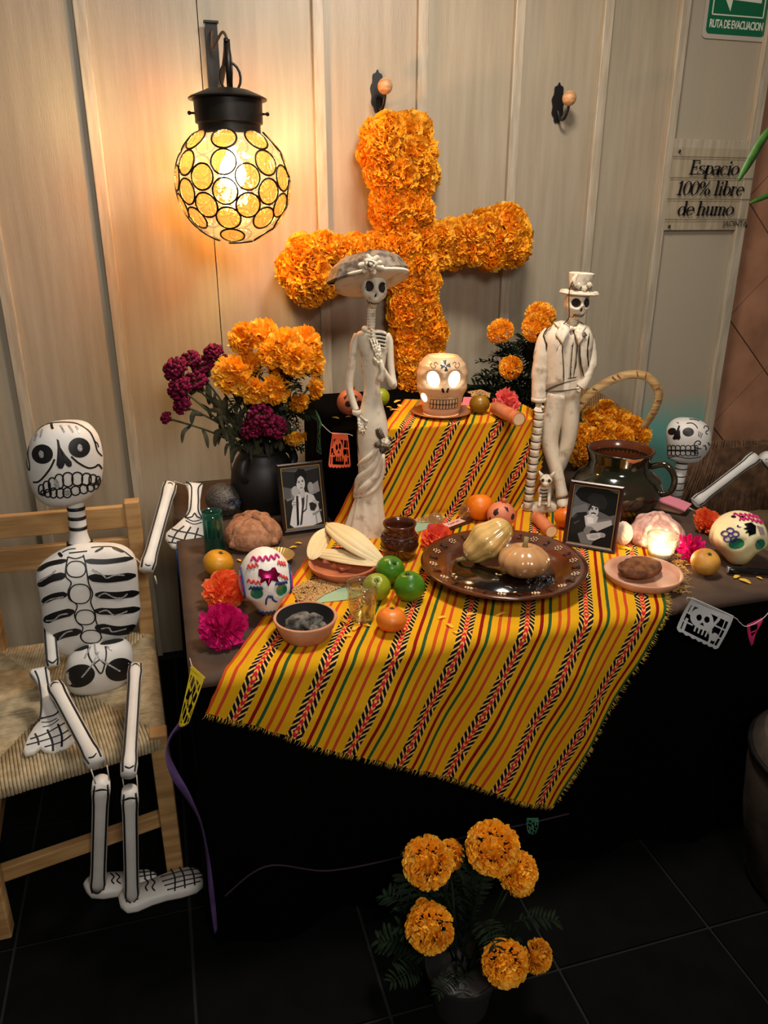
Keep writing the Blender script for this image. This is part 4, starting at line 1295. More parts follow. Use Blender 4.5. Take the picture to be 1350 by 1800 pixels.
# neck and skull
nk = MB()
for i in range(8):
    q = g(652 + i * .2, 574 - i * 5); nk.lathe([(5.6 * k, -2.6 * k), (7.2 * k, -1 * k), (7.2 * k, 1 * k), (5.6 * k, 2.6 * k)], 14, c=q)
nk.build('neck', M_plaster2, la)
hq = g(657, 511, -.004)
sk = skull_mb(20.5 * k, 23 * k, 28 * k, jaw=0.56, eye=(.46, .25, .36, .32), eye_d=.5, nose=(.02, -.18, .14), nose_d=.3, flat=-1)
ROT = Matrix.Translation(hq) @ Matrix.Rotation(rad(10), 4, 'Z') @ Matrix.Rotation(rad(6), 4, 'Y')
hs = MB(); hs.merge(sk, ROT); head = hs.build('skull', M_plaster2, la)
SS = Skin(sk, 0.0006); mk = MB()
for sx in (-1, 1): SS.oval(mk, sx * .46 * 23 * k, .25 * 28 * k, .31 * 23 * k, .28 * 28 * k)
SS.oval(mk, 0.6 * k, -5 * k, 1.2 * k, 3.2 * k, 10); SS.oval(mk, -1.6 * k, -6 * k, 1.1 * k, 2.6 * k, 10)
SS.stroke(mk, [(-11 * k, -17 * k), (0, -18 * k), (11 * k, -16 * k)], 1.4 * k)
for i in range(9): SS.stroke(mk, [((-10 + i * 2.5) * k, -14.5 * k), ((-10 + i * 2.5) * k, -20.5 * k)], .8 * k, 4)
m2 = MB(); m2.merge(mk, ROT); m2.build('carved_face', M_pdark, head)
# hat: broad brim, feathered top and a rose
hm = Matrix.Translation(g(650, 489, .014)) @ Matrix.Rotation(rad(-11), 4, 'Y') @ Matrix.Rotation(rad(-11), 4, 'X')
def brim(r0, r1, th, lift, n=48, nr=8):
    b = MB(); R = []
    for side in (1, -1):
        for i in range(nr + 1):
            f = i / nr if side == 1 else 1 - i / nr
            r = lerp(r0, r1, f); ring = []
            for q in range(n):
                a = 2 * pi * q / n; z = lift * f * f + side * th / 2 * (1 - .4 * f) + 0.05 * r1 * sin(2 * a + .5) * f * f
                ring.append(Vector((r * cos(a) * 1.0, r * sin(a) * .86, z)))
            R.append(ring)
    return b.rings(R, 0, False)


hmB = Matrix.Translation(g(655, 499, .012)) @ Matrix.Rotation(rad(-11), 4, 'Y') @ Matrix.Rotation(rad(-25), 4, 'X')
hb_ = MB(); hb_.merge(brim(2 * k, 60 * k, 6 * k, 5 * k), hmB); hat = hb_.build('hat', M_plaster, la)
tp = MB(); tm = hm @ Matrix.Translation((-3 * k, 4 * k, 4 * k))
tp.lathe([(64 * k, 0), (66 * k, 3 * k), (54 * k, 22 * k), (36 * k, 33 * k), (1 * k, 37 * k)], 8, M=tm, sy=.8); tp.build('feathered_top', M_pmid, hat, smooth=False)
ln = MB()
for q in range(8):
    a = 2 * pi * (q + .5) / 8
    for e in range(7):
        f = (e + 1) / 8; r_a = lerp(28, 60, f) * k; zc_ = lerp(36, 9, f) * k + 1.2 * k
        for s_ in (-1, 1): ln.tube([tm @ Vector((r_a * .93 * cos(a), .8 * r_a * .93 * sin(a), zc_ + .5 * k)), tm @ Vector((r_a * 1.03 * .92 * cos(a + s_ * .32), .8 * r_a * 1.03 * .92 * sin(a + s_ * .32), zc_ - 2 * k))], .7 * k, 4)
ln.build('feather_lines', M_pdark, hat)


def rose(c, r, m, parent, name='rose', M=None, n=3):
    b = MB(); c = Vector(c)
    for i in range(n):
        for q in range(5):
            a = 2 * pi * q / 5 + i * .6; rr = r * (1 - .28 * i)
            p = Vector((rr * .62 * cos(a), -r * .22 * i, rr * .62 * sin(a))); b.ell(c + p, (rr * .45, r * .22, rr * .45), 9, 6)
    b.ell(c + Vector((0, -r * .7, 0)), r * .28, 9, 6)
    return b.build(name, m, parent)


rose(g(651, 464, -.075), 10 * k, M_plaster2, hat)
for u, v in ((637, 466), (643, 473), (664, 463), (668, 470), (655, 475), (648, 455), (660, 456)):
    b = MB(); q = g(u, v, -.07); c0 = g(651, 465, -.07); dd = (q - c0).normalized(); b.merge(blade([c0, q, q + dd * 7 * k], 4.5 * k, 6, .3)); b.build('hat_leaf', M_plaster2, hat, solid=.002)
dr = MB(); dr.tube([g(651, 464, -.075) + Vector((5 * k * cos(i * .7), -9 * k, 5 * k * sin(i * .7))) * (1 - i * .05) for i in range(14)], .8 * k, 4); dr.build('rose_lines', M_pdark, hat)
# rose with leaves on the hip
rose(g(678, 777, -.045), 9 * k, M_plaster2, la, 'hip_rose')
for u, v in ((663, 753), (659, 784), (672, 797), (683, 792), (688, 770)):
    q = g(u, v, -.045); c0 = g(675, 777, -.042); b = MB(); b.merge(blade([c0, c0.lerp(q, .6) + Vector((0, -.004, 0)), q], 6 * k, 8, .35)); lfo = b.build('hip_leaf', M_pmid, la, solid=.002)
    b = MB(); b.tube([c0 + Vector((0, -.004, 0)), q + Vector((0, -.003, 0))], .7 * k, 4)
    for e in range(1, 5):
        m = c0.lerp(q, e / 5 + .05); sd = (q - c0).cross(Vector((0, 1, 0))).normalized()
        for s_ in (-1, 1): b.tube([m + Vector((0, -.004, 0)), m + sd * s_ * 4.5 * k + (q - c0) * .12 + Vector((0, -.002, 0))], .5 * k, 4)
    b.build('leaf_veins', M_pdark, lfo)

# ------------------------------------------------------------------ the gentleman in the top hat
GF = Fr(onz(962, 893)); k = GF.k; g = GF.l
ge = thing('skeleton_gentleman_statue', 'plaster skeleton gentleman in top hat leaning on a bone cane', 'statue', GF.P, GF.rz)
b = MB(); base = MB(); q0 = g(955, 896)
base.lathe([(0.001, 0), (60 * k, 0), (64 * k, 3 * k), (62 * k, 9 * k), (56 * k, 13 * k), (0.001, 14 * k)], 30, c=(q0.x, 0.012, 0.0), sy=.55, fn=lambda a, z: 1 + .08 * sin(3 * a + 1) + .04 * sin(7 * a)); base.build('base', M_plaster, ge)
# trousers: two crossed legs
lg = MB()
lg.tube(spl([g(980, 690), g(972, 730, -.004), g(966, 775, -.01), g(976, 820, -.018), g(984, 850, -.024), g(988, 872, -.03)], 22), [26 * k, 25 * k, 24 * k, 23 * k, 22 * k, 21.5 * k, 21 * k, 20 * k, 19 * k, 18 * k, 17 * k, 16 * k, 15 * k, 14.5 * k, 14 * k, 13.5 * k, 13 * k, 12.5 * k, 12 * k, 12 * k, 12.5 * k, 13 * k, 13 * k], 18, flat=.8)
L1 = lg.build('trouser_leg', M_plaster, ge)
lg2 = MB(); lg2.tube(spl([g(1000, 690, .012), g(1001, 735, .01), g(998, 775, .01), g(985, 815, .018), g(968, 850, .03), g(962, 872, .035)], 22), [23 * k, 22.5 * k, 22 * k, 21 * k, 20.5 * k, 20 * k, 19 * k, 18 * k, 17 * k, 16.5 * k, 16 * k, 15 * k, 14.5 * k, 14 * k, 13.5 * k, 13 * k, 12.5 * k, 12 * k, 12 * k, 12 * k, 12.5 * k, 13 * k, 13 * k], 18, flat=.8)
lg2.build('trouser_leg', M_plaster, ge)
sh = MB(); sh.ell(g(990, 884, -.042), (11 * k, 22 * k, 9 * k), 16, 10); sh.build('shoe', M_plaster, ge)
sh = MB(); sh.ell(g(963, 884, .03), (10 * k, 20 * k, 9 * k), 16, 10); sh.build('shoe', M_plaster, ge)
# coat body
rows = [(574, 985, 1022, .55), (580, 966, 1033, .55), (592, 958, 1037, .6), (615, 960, 1036, .62), (645, 962, 1030, .66), (668, 962, 1024, .7), (690, 960, 1020, .78), (700, 966, 1016, .7)]
cb = loft_px(GF, smooth_rows(rows, 30), 36, 2.4); coat = cb.build('waistcoat', M_plaster, ge)
S = Skin(cb, 0.001, fr=GF)
pj = lambda u, v: (g(u, v).x, g(u, v).z)
fl = MB()      # open jacket fronts, standing proud of the waistcoat
So = Skin(cb, 4.5 * k, fr=GF)
for outline in ([(990, 566), (974, 578), (960, 590), (955, 630), (956, 672), (963, 689), (974, 684), (990, 676), (991, 640), (990, 610), (994, 592), (1000, 580)],
                [(1020, 574), (1030, 580), (1038, 592), (1039, 620), (1034, 650), (1026, 672), (1020, 660), (1017, 630), (1017, 600), (1013, 585)]):
    pts = [pj(u, v) for u, v in outline]; So.patch(fl, pts, 0, 5)
fl.build('jacket_front', M_plaster, ge, solid=5 * k)
lp = MB(); So2 = Skin(cb, 8 * k, fr=GF)
So2.patch(lp, [pj(u, v) for u, v in ((986, 566), (975, 578), (984, 586), (978, 594), (990, 612), (1000, 590), (994, 575))], 0, 3)
So2.patch(lp, [pj(u, v) for u, v in ((1016, 572), (1026, 582), (1020, 590), (1022, 598), (1013, 612), (1008, 592))], 0, 3)
lp.build('lapels', M_plaster2, ge, solid=3 * k)
dk = MB(); S2 = Skin(cb, 7.5 * k, fr=GF)
S.patch(dk, [pj(u, v) for u, v in ((1000, 580), (1018, 582), (1010, 603))], 0, 2)
for pts in ([(992, 590), (989, 620), (991, 655), (991, 678)], [(1006, 605), (1003, 640), (1001, 668)], [(1013, 610), (1010, 640), (1006, 666)], [(964, 690), (980, 680), (1012, 668)], [(966, 690), (990, 690), (1016, 684)], [(1017, 610), (1017, 640), (1022, 668)], [(996, 668), (1012, 664)], [(974, 578), (962, 592), (966, 610), (963, 640)], [(990, 676), (976, 683), (964, 690)], [(956, 600), (963, 640), (962, 680)], [(1030, 590), (1027, 620), (1028, 650)], [(978, 594), (990, 612)], [(984, 586), (976, 579)], [(1022, 598), (1014, 612)]):
    S2.stroke(dk, [pj(*q) for q in pts], 1.6 * k, taper=True)
for i in range(5): S2.oval(dk, *pj(1005 - i * .8, 612 + i * 12), 1.1 * k, 1.1 * k, 8)
dk.build('engraved_lines', M_pdark, ge)
bt = MB(); q = g(1011, 578, -.034)
bt.ell(q, (3.5 * k, 4 * k, 3.5 * k), 8, 6)
for sx in (-1, 1): bt.lathe([(1.2 * k, 0), (4 * k, 5 * k), (5 * k, 8 * k), (.5 * k, 9 * k)], 10, M=Matrix.Translation(q) @ Matrix.Rotation(sx * rad(90), 4, 'Y'))
bt.build('bow_tie', M_plaster2, ge)
rose(g(1026, 589, -.045), 5 * k, M_pmid, ge, 'buttonhole_rose')
# sleeves
am = MB(); am.tube(spl([g(970, 588), g(960, 600, -.006), g(952, 635, -.012), g(948, 665, -.018), g(947, 702, -.026)], 22), [12 * k, 15 * k, 15.5 * k] + [15 * k] * 8 + [13.5 * k] * 6 + [12 * k] * 6, 16); am.build('sleeve', M_plaster, ge)
cu = MB(); cu.lathe([(10 * k, -3 * k), (12.5 * k, -2 * k), (12.5 * k, 4 * k), (10 * k, 5 * k)], 16, c=g(947, 703, -.026)); cu.build('cuff', M_plaster2, ge)
bone_hand(GF, ge, g(947, 711, -.03), [g(938, 722, -.04), g(943, 730, -.05), g(949, 732, -.05), g(954, 727, -.046), g(957, 716, -.04)], 'hand', ge)
bone_hand(GF, ge, g(947, 711, -.028), [g(941, 726, -.045), g(946, 731, -.05), g(951, 730, -.05)], 'hand_knuckles', ge, r=.004)
am = MB(); am.tube(spl([g(1028, 588), g(1034, 600), g(1038, 630, -.002), g(1036, 650, -.01), g(1026, 672, -.022), g(1021, 680, -.024)], 20), [9 * k, 11 * k] + [10.5 * k] * 10 + [9 * k] * 9, 14); am.build('sleeve', M_plaster, ge)
bone_hand(GF, ge, g(1020, 680, -.03), [g(1012, 684, -.034), g(1014, 688, -.034), g(1018, 690, -.034)], 'hand', ge, r=.003)
# cane of vertebrae
cn = MB(); cd = MB()
for i in range(13):
    f = i / 12; q = g(lerp(948, 928, f), lerp(730, 886, f), -.048)
    cn.lathe([(6 * k, -6.5 * k), (9 * k, -4.5 * k), (7 * k, 0), (8.6 * k, 4.5 * k), (6 * k, 6.2 * k)], 12, c=q)
    cd.lathe([(7 * k, -.8 * k), (8.1 * k, 0), (7 * k, .8 * k)], 12, c=q + Vector((0, 0, 6.3 * k)))
ca = cn.build('bone_cane', M_plaster2, ge); cd.build('joint_lines', M_pdark, ca)
# neck, skull, hat
nk = MB()
for i in range(4): nk.lathe([(7 * k, -2 * k), (9 * k, 0), (7 * k, 2 * k)], 14, c=g(1006 + i, 573 - i * 4.2))
nk.build('neck', M_plaster2, ge)
hq = g(1014, 535, -.004); ROT = Matrix.Translation(hq) @ Matrix.Rotation(rad(24), 4, 'Z')
sk = skull_mb(20 * k, 23 * k, 25 * k, jaw=.66, eye=(.44, .16, .34, .32), eye_d=.45, nose=(.0, -.26, .15), nose_d=.3, flat=-.95)
hs = MB(); hs.merge(sk, ROT); head = hs.build('skull', M_plaster2, ge)
SS = Skin(sk, .0006); mk = MB()
for sx in (-1, 1): SS.oval(mk, sx * .44 * 20 * k, .16 * 25 * k, .32 * 20 * k, .28 * 25 * k)
SS.oval(mk, 0, -6.5 * k, 1.8 * k, 3.4 * k, 10); SS.stroke(mk, [(-9 * k, -15 * k), (0, -16 * k), (9 * k, -15 * k)], 1.3 * k)
for i in range(8): SS.stroke(mk, [((-8 + i * 2.3) * k, -12 * k), ((-8 + i * 2.3) * k, -19 * k)], .8 * k, 4)
m2 = MB(); m2.merge(mk, ROT); m2.build('carved_face', M_pdark, head)
hm = Matrix.Translation(g(1018, 515)) @ Matrix.Rotation(rad(3), 4, 'Y')
ht = MB(); ht.lathe([(0.5 * k, -1 * k), (29 * k, -2 * k), (31 * k, 0), (29 * k, 3.5 * k), (20 * k, 3 * k), (17 * k, 5 * k), (17 * k, 14 * k), (20 * k, 27 * k), (20 * k, 30 * k), (17 * k, 31 * k), (0.5 * k, 31 * k)], 32, M=hm, sy=.9); hat = ht.build('top_hat', M_plaster2, ge, auto=50)
bd = MB(); bd.lathe([(17.6 * k, 4 * k), (18.3 * k, 5 * k), (18.3 * k, 11 * k), (17.4 * k, 12 * k)], 32, M=hm, sy=.9); bd.build('hat_band', M_pmid, hat)
for a, zz in ((-100, 12), (-70, 9), (-130, 16), (-45, 14)):
    p = hm @ Vector((19 * k * cos(rad(a)), 17 * k * sin(rad(a)), zz * k)); rose(p, 4.5 * k, M_plaster2, hat, 'hat_rose', n=2)
b = MB(); b.merge(blade([g(1013, 505, -.05), g(1009, 493, -.05), g(1015, 482, -.045)], 4 * k, 6)); b.build('hat_feather', M_plaster2, hat, solid=.002)
ck = MB(); ck.tube(spl([g(1010, 486, -.045), g(1001, 510, -.055), g(1000, 535, -.05), g(1000, 558, -.04), g(990, 570, -.03)], 20), .8 * k, 5); ck.build('crack', M_pdark, ge)
# little skeleton cat at his feet
ct = MB(); hc = g(960, 843, -.075)
ct.ell(hc, (11 * k, 10 * k, 9 * k), 14, 10); ct.ell(hc + Vector((0, -8 * k, -5 * k)), (6 * k, 5 * k, 4.5 * k), 10, 8)
for sx in (-1, 1): ct.tube([hc + Vector((sx * 7 * k, 0, 5 * k)), hc + Vector((sx * 13 * k, 0, 15 * k))], [5 * k, .6 * k], 6)
ct.tube(spl([hc + Vector((0, 3 * k, -8 * k)), hc + Vector((-4 * k, 6 * k, -24 * k)), hc + Vector((-2 * k, 10 * k, -42 * k))], 8), [5 * k, 6 * k, 8 * k, 9 * k, 9 * k, 8 * k, 8 * k, 9 * k, 8 * k], 10)
for sx in (-1, 1): ct.tube([hc + Vector((sx * 6 * k, 0, -22 * k)), hc + Vector((sx * 8 * k, -5 * k, -42 * k)), hc + Vector((sx * 8 * k, -10 * k, -45 * k))], 3 * k, 6)
cat = ct.build('skeleton_cat', M_plaster2, ge)
ce = MB()
for sx in (-1, 1):
    ce.ell(hc + Vector((sx * 5 * k, -8.3 * k, 1 * k)), (3 * k, 1.6 * k, 3 * k), 10, 6)
for i in range(4): ce.tube([hc + Vector((-9 * k, -3.5 * k, (-17 - i * 6) * k)), hc + Vector((-3 * k, -4.8 * k, (-18 - i * 6) * k)), hc + Vector((4 * k, -3 * k, (-17 - i * 6) * k))], 1 * k, 4)
ce.build('cat_markings', M_pdark, cat)
# ------------------------------------------------------------------ papier-mache skeletons
M_pm = mat('papier_mache', (230, 227, 222), 0.55, col2=(206, 200, 192), vs=9, lo=0.35, hi=0.75, bump=0.25, bs=35)
M_paint = mat('black_paint', (12, 11, 12), 0.5)
M_glit = mat('silver_glitter', (206, 204, 202), 0.35, metal=0.15, col2=(120, 118, 118), vs=400)
VIEW = lambda p: (CAM - Vector(p)).normalized()


def bone(parent, A, B, r, name='bone', lines=True, knob=1.35, m=None):
    """hollow paper bone with swollen ends; painted outline as its sub-part"""
    A, B = Vector(A), Vector(B); n = 12; b = MB(); P = [A.lerp(B, i / n) for i in range(n + 1)]
    R = [r * (1 + (knob - 1) * (max(0, 1 - i / 2.2) + max(0, 1 - (n - i) / 2.2))) for i in range(n + 1)]
    R[0] *= .8; R[-1] *= .8
    b.tube(P, R, 14); o = b.build(name, m or M_pm, parent)
    if lines:
        t = (B - A).normalized(); w = VIEW((A + B) / 2); s_ = t.cross(w).normalized(); w = s_.cross(t).normalized() * 1
        if w.dot(VIEW((A + B) / 2)) < 0: w = -w
        l = MB()
        for q in (-1, 1):
            pts = []
            for i in range(0, n + 1):
                a = 0.8 * q; rr = R[i] if 0 < i < n else R[i] * .95
                pts.append(P[i] + (s_ * sin(a) + w * cos(a)) * (rr + .0004))
            l.tube(pts, 0.0026, 5)
        for i0, sg in ((0, 1), (n, -1)):
            q = A if i0 == 0 else B
            l.tube(spl([q + (s_ * sin(1.0) * R[2] + w * cos(1.0) * R[2]) + t * sg * r * 1.2, q + w * R[2] * 1.04 + t * sg * r * .3, q + (s_ * sin(-1.0) * R[2] + w * cos(-1.0) * R[2]) + t * sg * r * 1.2], 10), 0.0024, 5)
        l.build('painted_outline', M_paint, o)
    return o


def plate(parent, pts, th, name, m, thick_dir=None):
    """thick card shape from an outline of places"""
    c = sum(pts, Vector()) / len(pts); nrm = Vector()
    for i in range(len(pts)): nrm += (pts[i] - c).cross(pts[(i + 1) % len(pts)] - c)
    nrm.normalize()
    if nrm.dot(VIEW(c)) < 0: nrm = -nrm
    n = len(pts); b = MB(); R = []
    for off, sc in ((-th / 2, .93), (-th * .25, 1.0), (th * .25, 1.0), (th / 2, .93)): R.append([c + (p - c) * sc + nrm * off for p in pts])
    b.rings(R, 0, True); o = b.build(name, m, parent)
    return o, nrm * (th / 2 + .0006)


def crop5(cx, cy): return cx / 3.0, 700 + cy / 3.0
def crop6(cx, cy): return cx / 3.0, 1100 + cy / 3.0


HP = ony(113, 812, -0.735); HF = Fr(HP)
root = Vector((-0.24, -0.86, 0.428))
s1 = thing('skeleton_figure', 'large papier-mache skeleton with painted ribs sitting on the rush chair', 'skeleton', root)
T = lambda w: Vector(w) - root                       # world -> local
def child(o):                                        # move a part built in a frame's coordinates into the figure
    return o


def frame_to(o, fr):
    o.location = T(fr.P); o.rotation_euler = (0, 0, fr.rz)


# head
hx = lambda cx, cy: (lambda q: (q.x, q.z))(HF.l(*crop5(cx, cy)))
rows = [(741.5, 96, 128), (744, 80, 146, .8), (752, 66, 160, .85), (768, 53, 172, .85), (790, 47, 179, .85), (812, 46, 182, .85), (836, 49, 181, .85), (856, 57, 177, .85), (870, 66, 168, .84), (880, 78, 150, .8), (884, 92, 132, .8)]
hb_ = loft_px(HF, smooth_rows(rows, 40), 40, 2.1); head = hb_.build('skull', M_pm, s1); frame_to(head, HF)
S = Skin(hb_, 0.0008, fr=HF); k = HF.k
for (cx, cy, r) in ((227, 296, 50), (416, 263, 52)):
    ey = MB(); x, z = hx(cx, cy); S.oval(ey, x, z, r / 3 * k, (r + 1) / 3 * k, 26); ey.build('eye_socket', M_paint, head)
nz = MB(); S.patch(nz, [hx(*q) for q in ((300, 218), (312, 226), (320, 262), (345, 300), (376, 335), (378, 356), (362, 363), (348, 352), (343, 338), (340, 352), (330, 370), (312, 370), (299, 350), (303, 310), (305, 262))], 0, 3); nz.build('nose_paint', M_paint, head)
S2 = Skin(hb_, .0018, fr=HF)
for (cx, cy, rx, rz_) in ((223, 296, 12, 20), (418, 264, 12, 20), (300, 447, 12, 28), (354, 492, 15, 16)):
    gl = MB(); x, z = hx(cx, cy); S2.oval(gl, x, z, rx / 3 * k, rz_ / 3 * k, 12); gl.build('glitter_patch', M_glit, head)
for pts in ([(160, 205), (168, 180)], [(188, 205), (195, 180)], [(215, 208), (225, 165)], [(318, 145), (340, 185)], [(360, 145), (385, 185)], [(398, 150), (420, 188)], [(185, 225), (200, 190)]):
    gl = MB(); S.stroke(gl, [hx(*q) for q in pts], 3.0 * k); gl.build('glitter_stroke', M_glit, head)
ln = MB()
for pts, w in (([(290, 322), (270, 365), (235, 412), (205, 438), (178, 440)], 2.6), ([(374, 308), (410, 340), (460, 366), (495, 362), (515, 350), (535, 372)], 2.6), ([(145, 215), (138, 280), (145, 350), (158, 380), (160, 350), (150, 300), (150, 250)], 1.6),
               ([(425, 145), (470, 180), (495, 230), (510, 280), (535, 305)], 2.0), ([(270, 128), (274, 150), (280, 166)], 3.2), ([(180, 180), (225, 145), (272, 130)], 1.6), ([(272, 130), (340, 127), (400, 135), (430, 150)], 1.6), ([(490, 225), (510, 240), (515, 260)], 1.5)):
    S.stroke(ln, [hx(*q) for q in pts], w * 1.25 * k)
ln.build('face_lines', M_paint, head)
th = MB()
top = [(222, 478, 14, 26), (250, 462, 18, 28), (278, 448, 19, 32), (313, 436, 22, 38), (357, 425, 26, 36), (405, 422, 27, 34), (452, 425, 24, 32), (485, 428, 20, 28), (512, 432, 12, 22)]
for i, (cx, cy, rx, rz) in enumerate(top):
    a = [(cx + rx * cos(2 * pi * j / 16) * (1), cy + rz * (abs(sin(2 * pi * j / 16)) ** .7) * (1 if sin(2 * pi * j / 16) > 0 else -1)) for j in range(17)]
    S.stroke(th, [hx(*q) for q in a], 2.5 * k, 24)
low = [(232, 494, 12, 14), (256, 496, 17, 20), (284, 494, 18, 26), (318, 494, 20, 26), (354, 492, 22, 26), (396, 482, 24, 24), (438, 474, 22, 24), (474, 466, 20, 22), (502, 458, 14, 18), (520, 440, 8, 16)]
for (cx, cy, rx, rz) in low:
    a = [(cx + rx * cos(2 * pi * j / 16), cy + rz * sin(2 * pi * j / 16)) for j in range(17)]
    S.stroke(th, [hx(*q) for q in a], 2.5 * k, 24)
th.build('teeth_outline', M_paint, head)
# neck
NA, NB = ony(131, 868, -0.735), ony(141, 962, -0.745)
b = MB(); b.tube(spl([NA, (NA + NB) / 2, NB], 10), [.0215] * 8 + [.025, .030, .036], 16)
neck = b.build('neck', M_pm, s1); neck.location = -root
b = MB()
for f in (.04, .26, .43, .62, .92):
    p = NA.lerp(NB, f); r = .022 if f < .8 else .032; d = (NB - NA).normalized()
    b.tube([p - d * .0045, p + d * .0045], r + .0006, 16)
o = b.build('neck_rings', M_paint, neck)
# torso
TF_ = Fr(ony(155, 1050, -0.80)); k = TF_.k; TF = TF_
tx = lambda cx, cy: (lambda q: (q.x, q.z))(TF.l(*crop5(cx, cy)))
rows = [(957, 130, 152, .5), (961, 112, 178, .45), (968, 92, 212, .42), (982, 70, 232, .42), (1000, 62, 240, .45), (1030, 68, 243, .46), (1060, 72, 245, .46), (1085, 74, 247, .45), (1110, 80, 240, .45), (1126, 92, 226, .42), (1137, 110, 215, .4), (1141, 130, 205, .35)]
tb_ = loft_px(TF, smooth_rows(rows, 48), 40, 2.6); torso = tb_.build('torso', M_pm, s1); frame_to(torso, TF)
S = Skin(tb_, .0009, fr=TF)
rb2 = MB()
ribs = [([(200, 912), (260, 878), (358, 858)], 22), ([(205, 990), (270, 955), (352, 935)], 34), ([(225, 1075), (290, 1045), (358, 1035)], 30), ([(235, 1175), (300, 1145), (395, 1120)], 38), ([(280, 1265), (340, 1240), (430, 1222)], 36),
        ([(445, 862), (560, 866), (700, 845)], 24), ([(465, 945), (570, 955), (712, 935)], 36), ([(500, 1035), (610, 1040), (730, 1025)], 34), ([(495, 1118), (610, 1122), (735, 1108)], 32), ([(500, 1200), (620, 1222), (730, 1205)], 46), ([(530, 1285), (600, 1290), (660, 1280)], 22),
        ([(310, 815), (330, 840)], 14), ([(500, 815), (545, 790)], 10), ([(590, 790), (650, 815)], 12)]
for pts, w in ribs:
    rb2 = MB(); S.stroke(rb2, [tx(*q) for q in pts], (lambda w_: (lambda f: w_ * 1.2 / 3 * k * min(1, .3 + 4 * min(f, 1 - f))))(w), 16, across=3)
    rb2.build('rib_stripe', M_paint, torso)
sp = MB()
for (cx, cy, rx, ry) in ((403, 905, 50, 42), (423, 1032, 55, 50), (450, 1152, 50, 38), (480, 1252, 52, 34)):
    S.stroke(sp, [tx(cx + rx * (abs(cos(2 * pi * j / 16)) ** .8) * (1 if cos(2 * pi * j / 16) > 0 else -1), cy + ry * sin(2 * pi * j / 16)) for j in range(17)], 2.2 * k, 28)
for pts in ([(360, 840), (350, 900), (352, 945), (378, 975), (362, 1020), (370, 1060), (408, 1090), (395, 1140), (412, 1180), (438, 1205), (425, 1250), (440, 1275)], [(440, 830), (452, 880), (462, 945), (470, 985), (488, 1030), (478, 1075), (500, 1130), (505, 1170), (520, 1210), (535, 1260)], [(365, 820), (410, 815), (460, 810)], [(360, 840), (400, 850), (440, 838)]):
    S.stroke(sp, [tx(*q) for q in pts], 2.2 * k)
for pts in ([(330, 815), (360, 800), (400, 795)], [(480, 790), (540, 785), (600, 788), (650, 810), (700, 850)]): S.stroke(sp, [tx(*q) for q in pts], 1.8 * k)
sp.build('spine_lines', M_paint, torso)
S2 = Skin(tb_, .0022, fr=TF)
for pts in ([(485, 905), (540, 935), (560, 950), (600, 935), (650, 935)], [(515, 1045), (550, 1028), (600, 1050), (640, 1050), (665, 1030)], [(520, 1125), (560, 1115), (600, 1140), (665, 1120)], [(530, 1210), (570, 1205), (590, 1225), (660, 1210)], [(230, 1090), (270, 1060), (340, 1045)], [(248, 1170), (290, 1165), (320, 1140), (360, 1132)], [(315, 1265), (350, 1230), (385, 1220)], [(212, 970), (270, 935), (300, 910)]):
    gl = MB(); S2.stroke(gl, [tx(*q) for q in pts], 2.6 * k); gl.build('glitter_stroke', M_glit, torso)
# pelvis
PF = Fr(ony(177, 1170, -0.845)); k = PF.k
px_ = lambda cx, cy: (lambda q: (q.x, q.z))(PF.l(*crop5(cx, cy)))
rows = [(1127, 165, 198, .7), (1131, 142, 216, .7), (1145, 122, 230, .7), (1165, 115, 235, .72), (1185, 116, 234, .72), (1200, 122, 226, .7), (1208, 136, 208, .65), (1211, 150, 190, .6)]
pb_ = loft_px(PF, smooth_rows(rows, 30), 36, 2.3); pel = pb_.build('pelvis', M_pm, s1); frame_to(pel, PF)
S = Skin(pb_, .0009, fr=PF); b = MB()
for (cx, cy, rx, ry, a) in ((422, 1463, 75, 66, .1), (628, 1430, 70, 68, -.1)):
    x, z = px_(cx, cy); S.oval(b, x, z, rx / 3 * k, ry / 3 * k, 26, ang=a)
x, z = px_(425, 1318); S.oval(b, x, z, 40 / 3 * k, 16 / 3 * k, 14); x, z = px_(590, 1285); S.oval(b, x, z, 60 / 3 * k, 14 / 3 * k, 14)
for pts in ([(465, 1305), (470, 1360), (500, 1410), (532, 1450), (550, 1410), (560, 1350), (555, 1310)], [(500, 1400), (528, 1380), (548, 1400)]): S.stroke(b, [px_(*q) for q in pts], 2.6 * k)
b.build('pelvis_paint', M_paint, pel)
S2 = Skin(pb_, .002, fr=PF)
for pts in ([(500, 1300), (510, 1350), (550, 1390), (630, 1438)], [(520, 1340), (490, 1400), (435, 1470)], [(480, 1310), (450, 1370)], [(560, 1310), (590, 1330)]):
    gl = MB(); S2.stroke(gl, [px_(*q) for q in pts], 3 * k); gl.build('glitter_stroke', M_glit, pel)


def wb(parent, A, B, r, **kw):
    o = bone(parent, A - root, B - root, r, **kw); return o


_v = VIEW
VIEW = lambda p: (CAM - Vector(p) - root).normalized()   # bones below are built in the figure's own coordinates
# legs
H1, K1 = ony(238, 1172, -0.975), ony(226, 1362, -1.275)
K1b, A1 = ony(228, 1388, -1.28), ony(232, 1578, -1.20)
wb(s1, H1, K1, .0165, name='thigh_bone', knob=1.3); wb(s1, K1b, A1, .0175, name='shin_bone', knob=1.2)
H2, K2 = ony(97, 1206, -1.0), ony(170, 1342, -1.235)
K2b, A2 = ony(178, 1372, -1.245), ony(172, 1560, -1.145)
wb(s1, H2, K2, .0185, name='thigh_bone', knob=1.3); wb(s1, K2b, A2, .0185, name='shin_bone', knob=1.25)
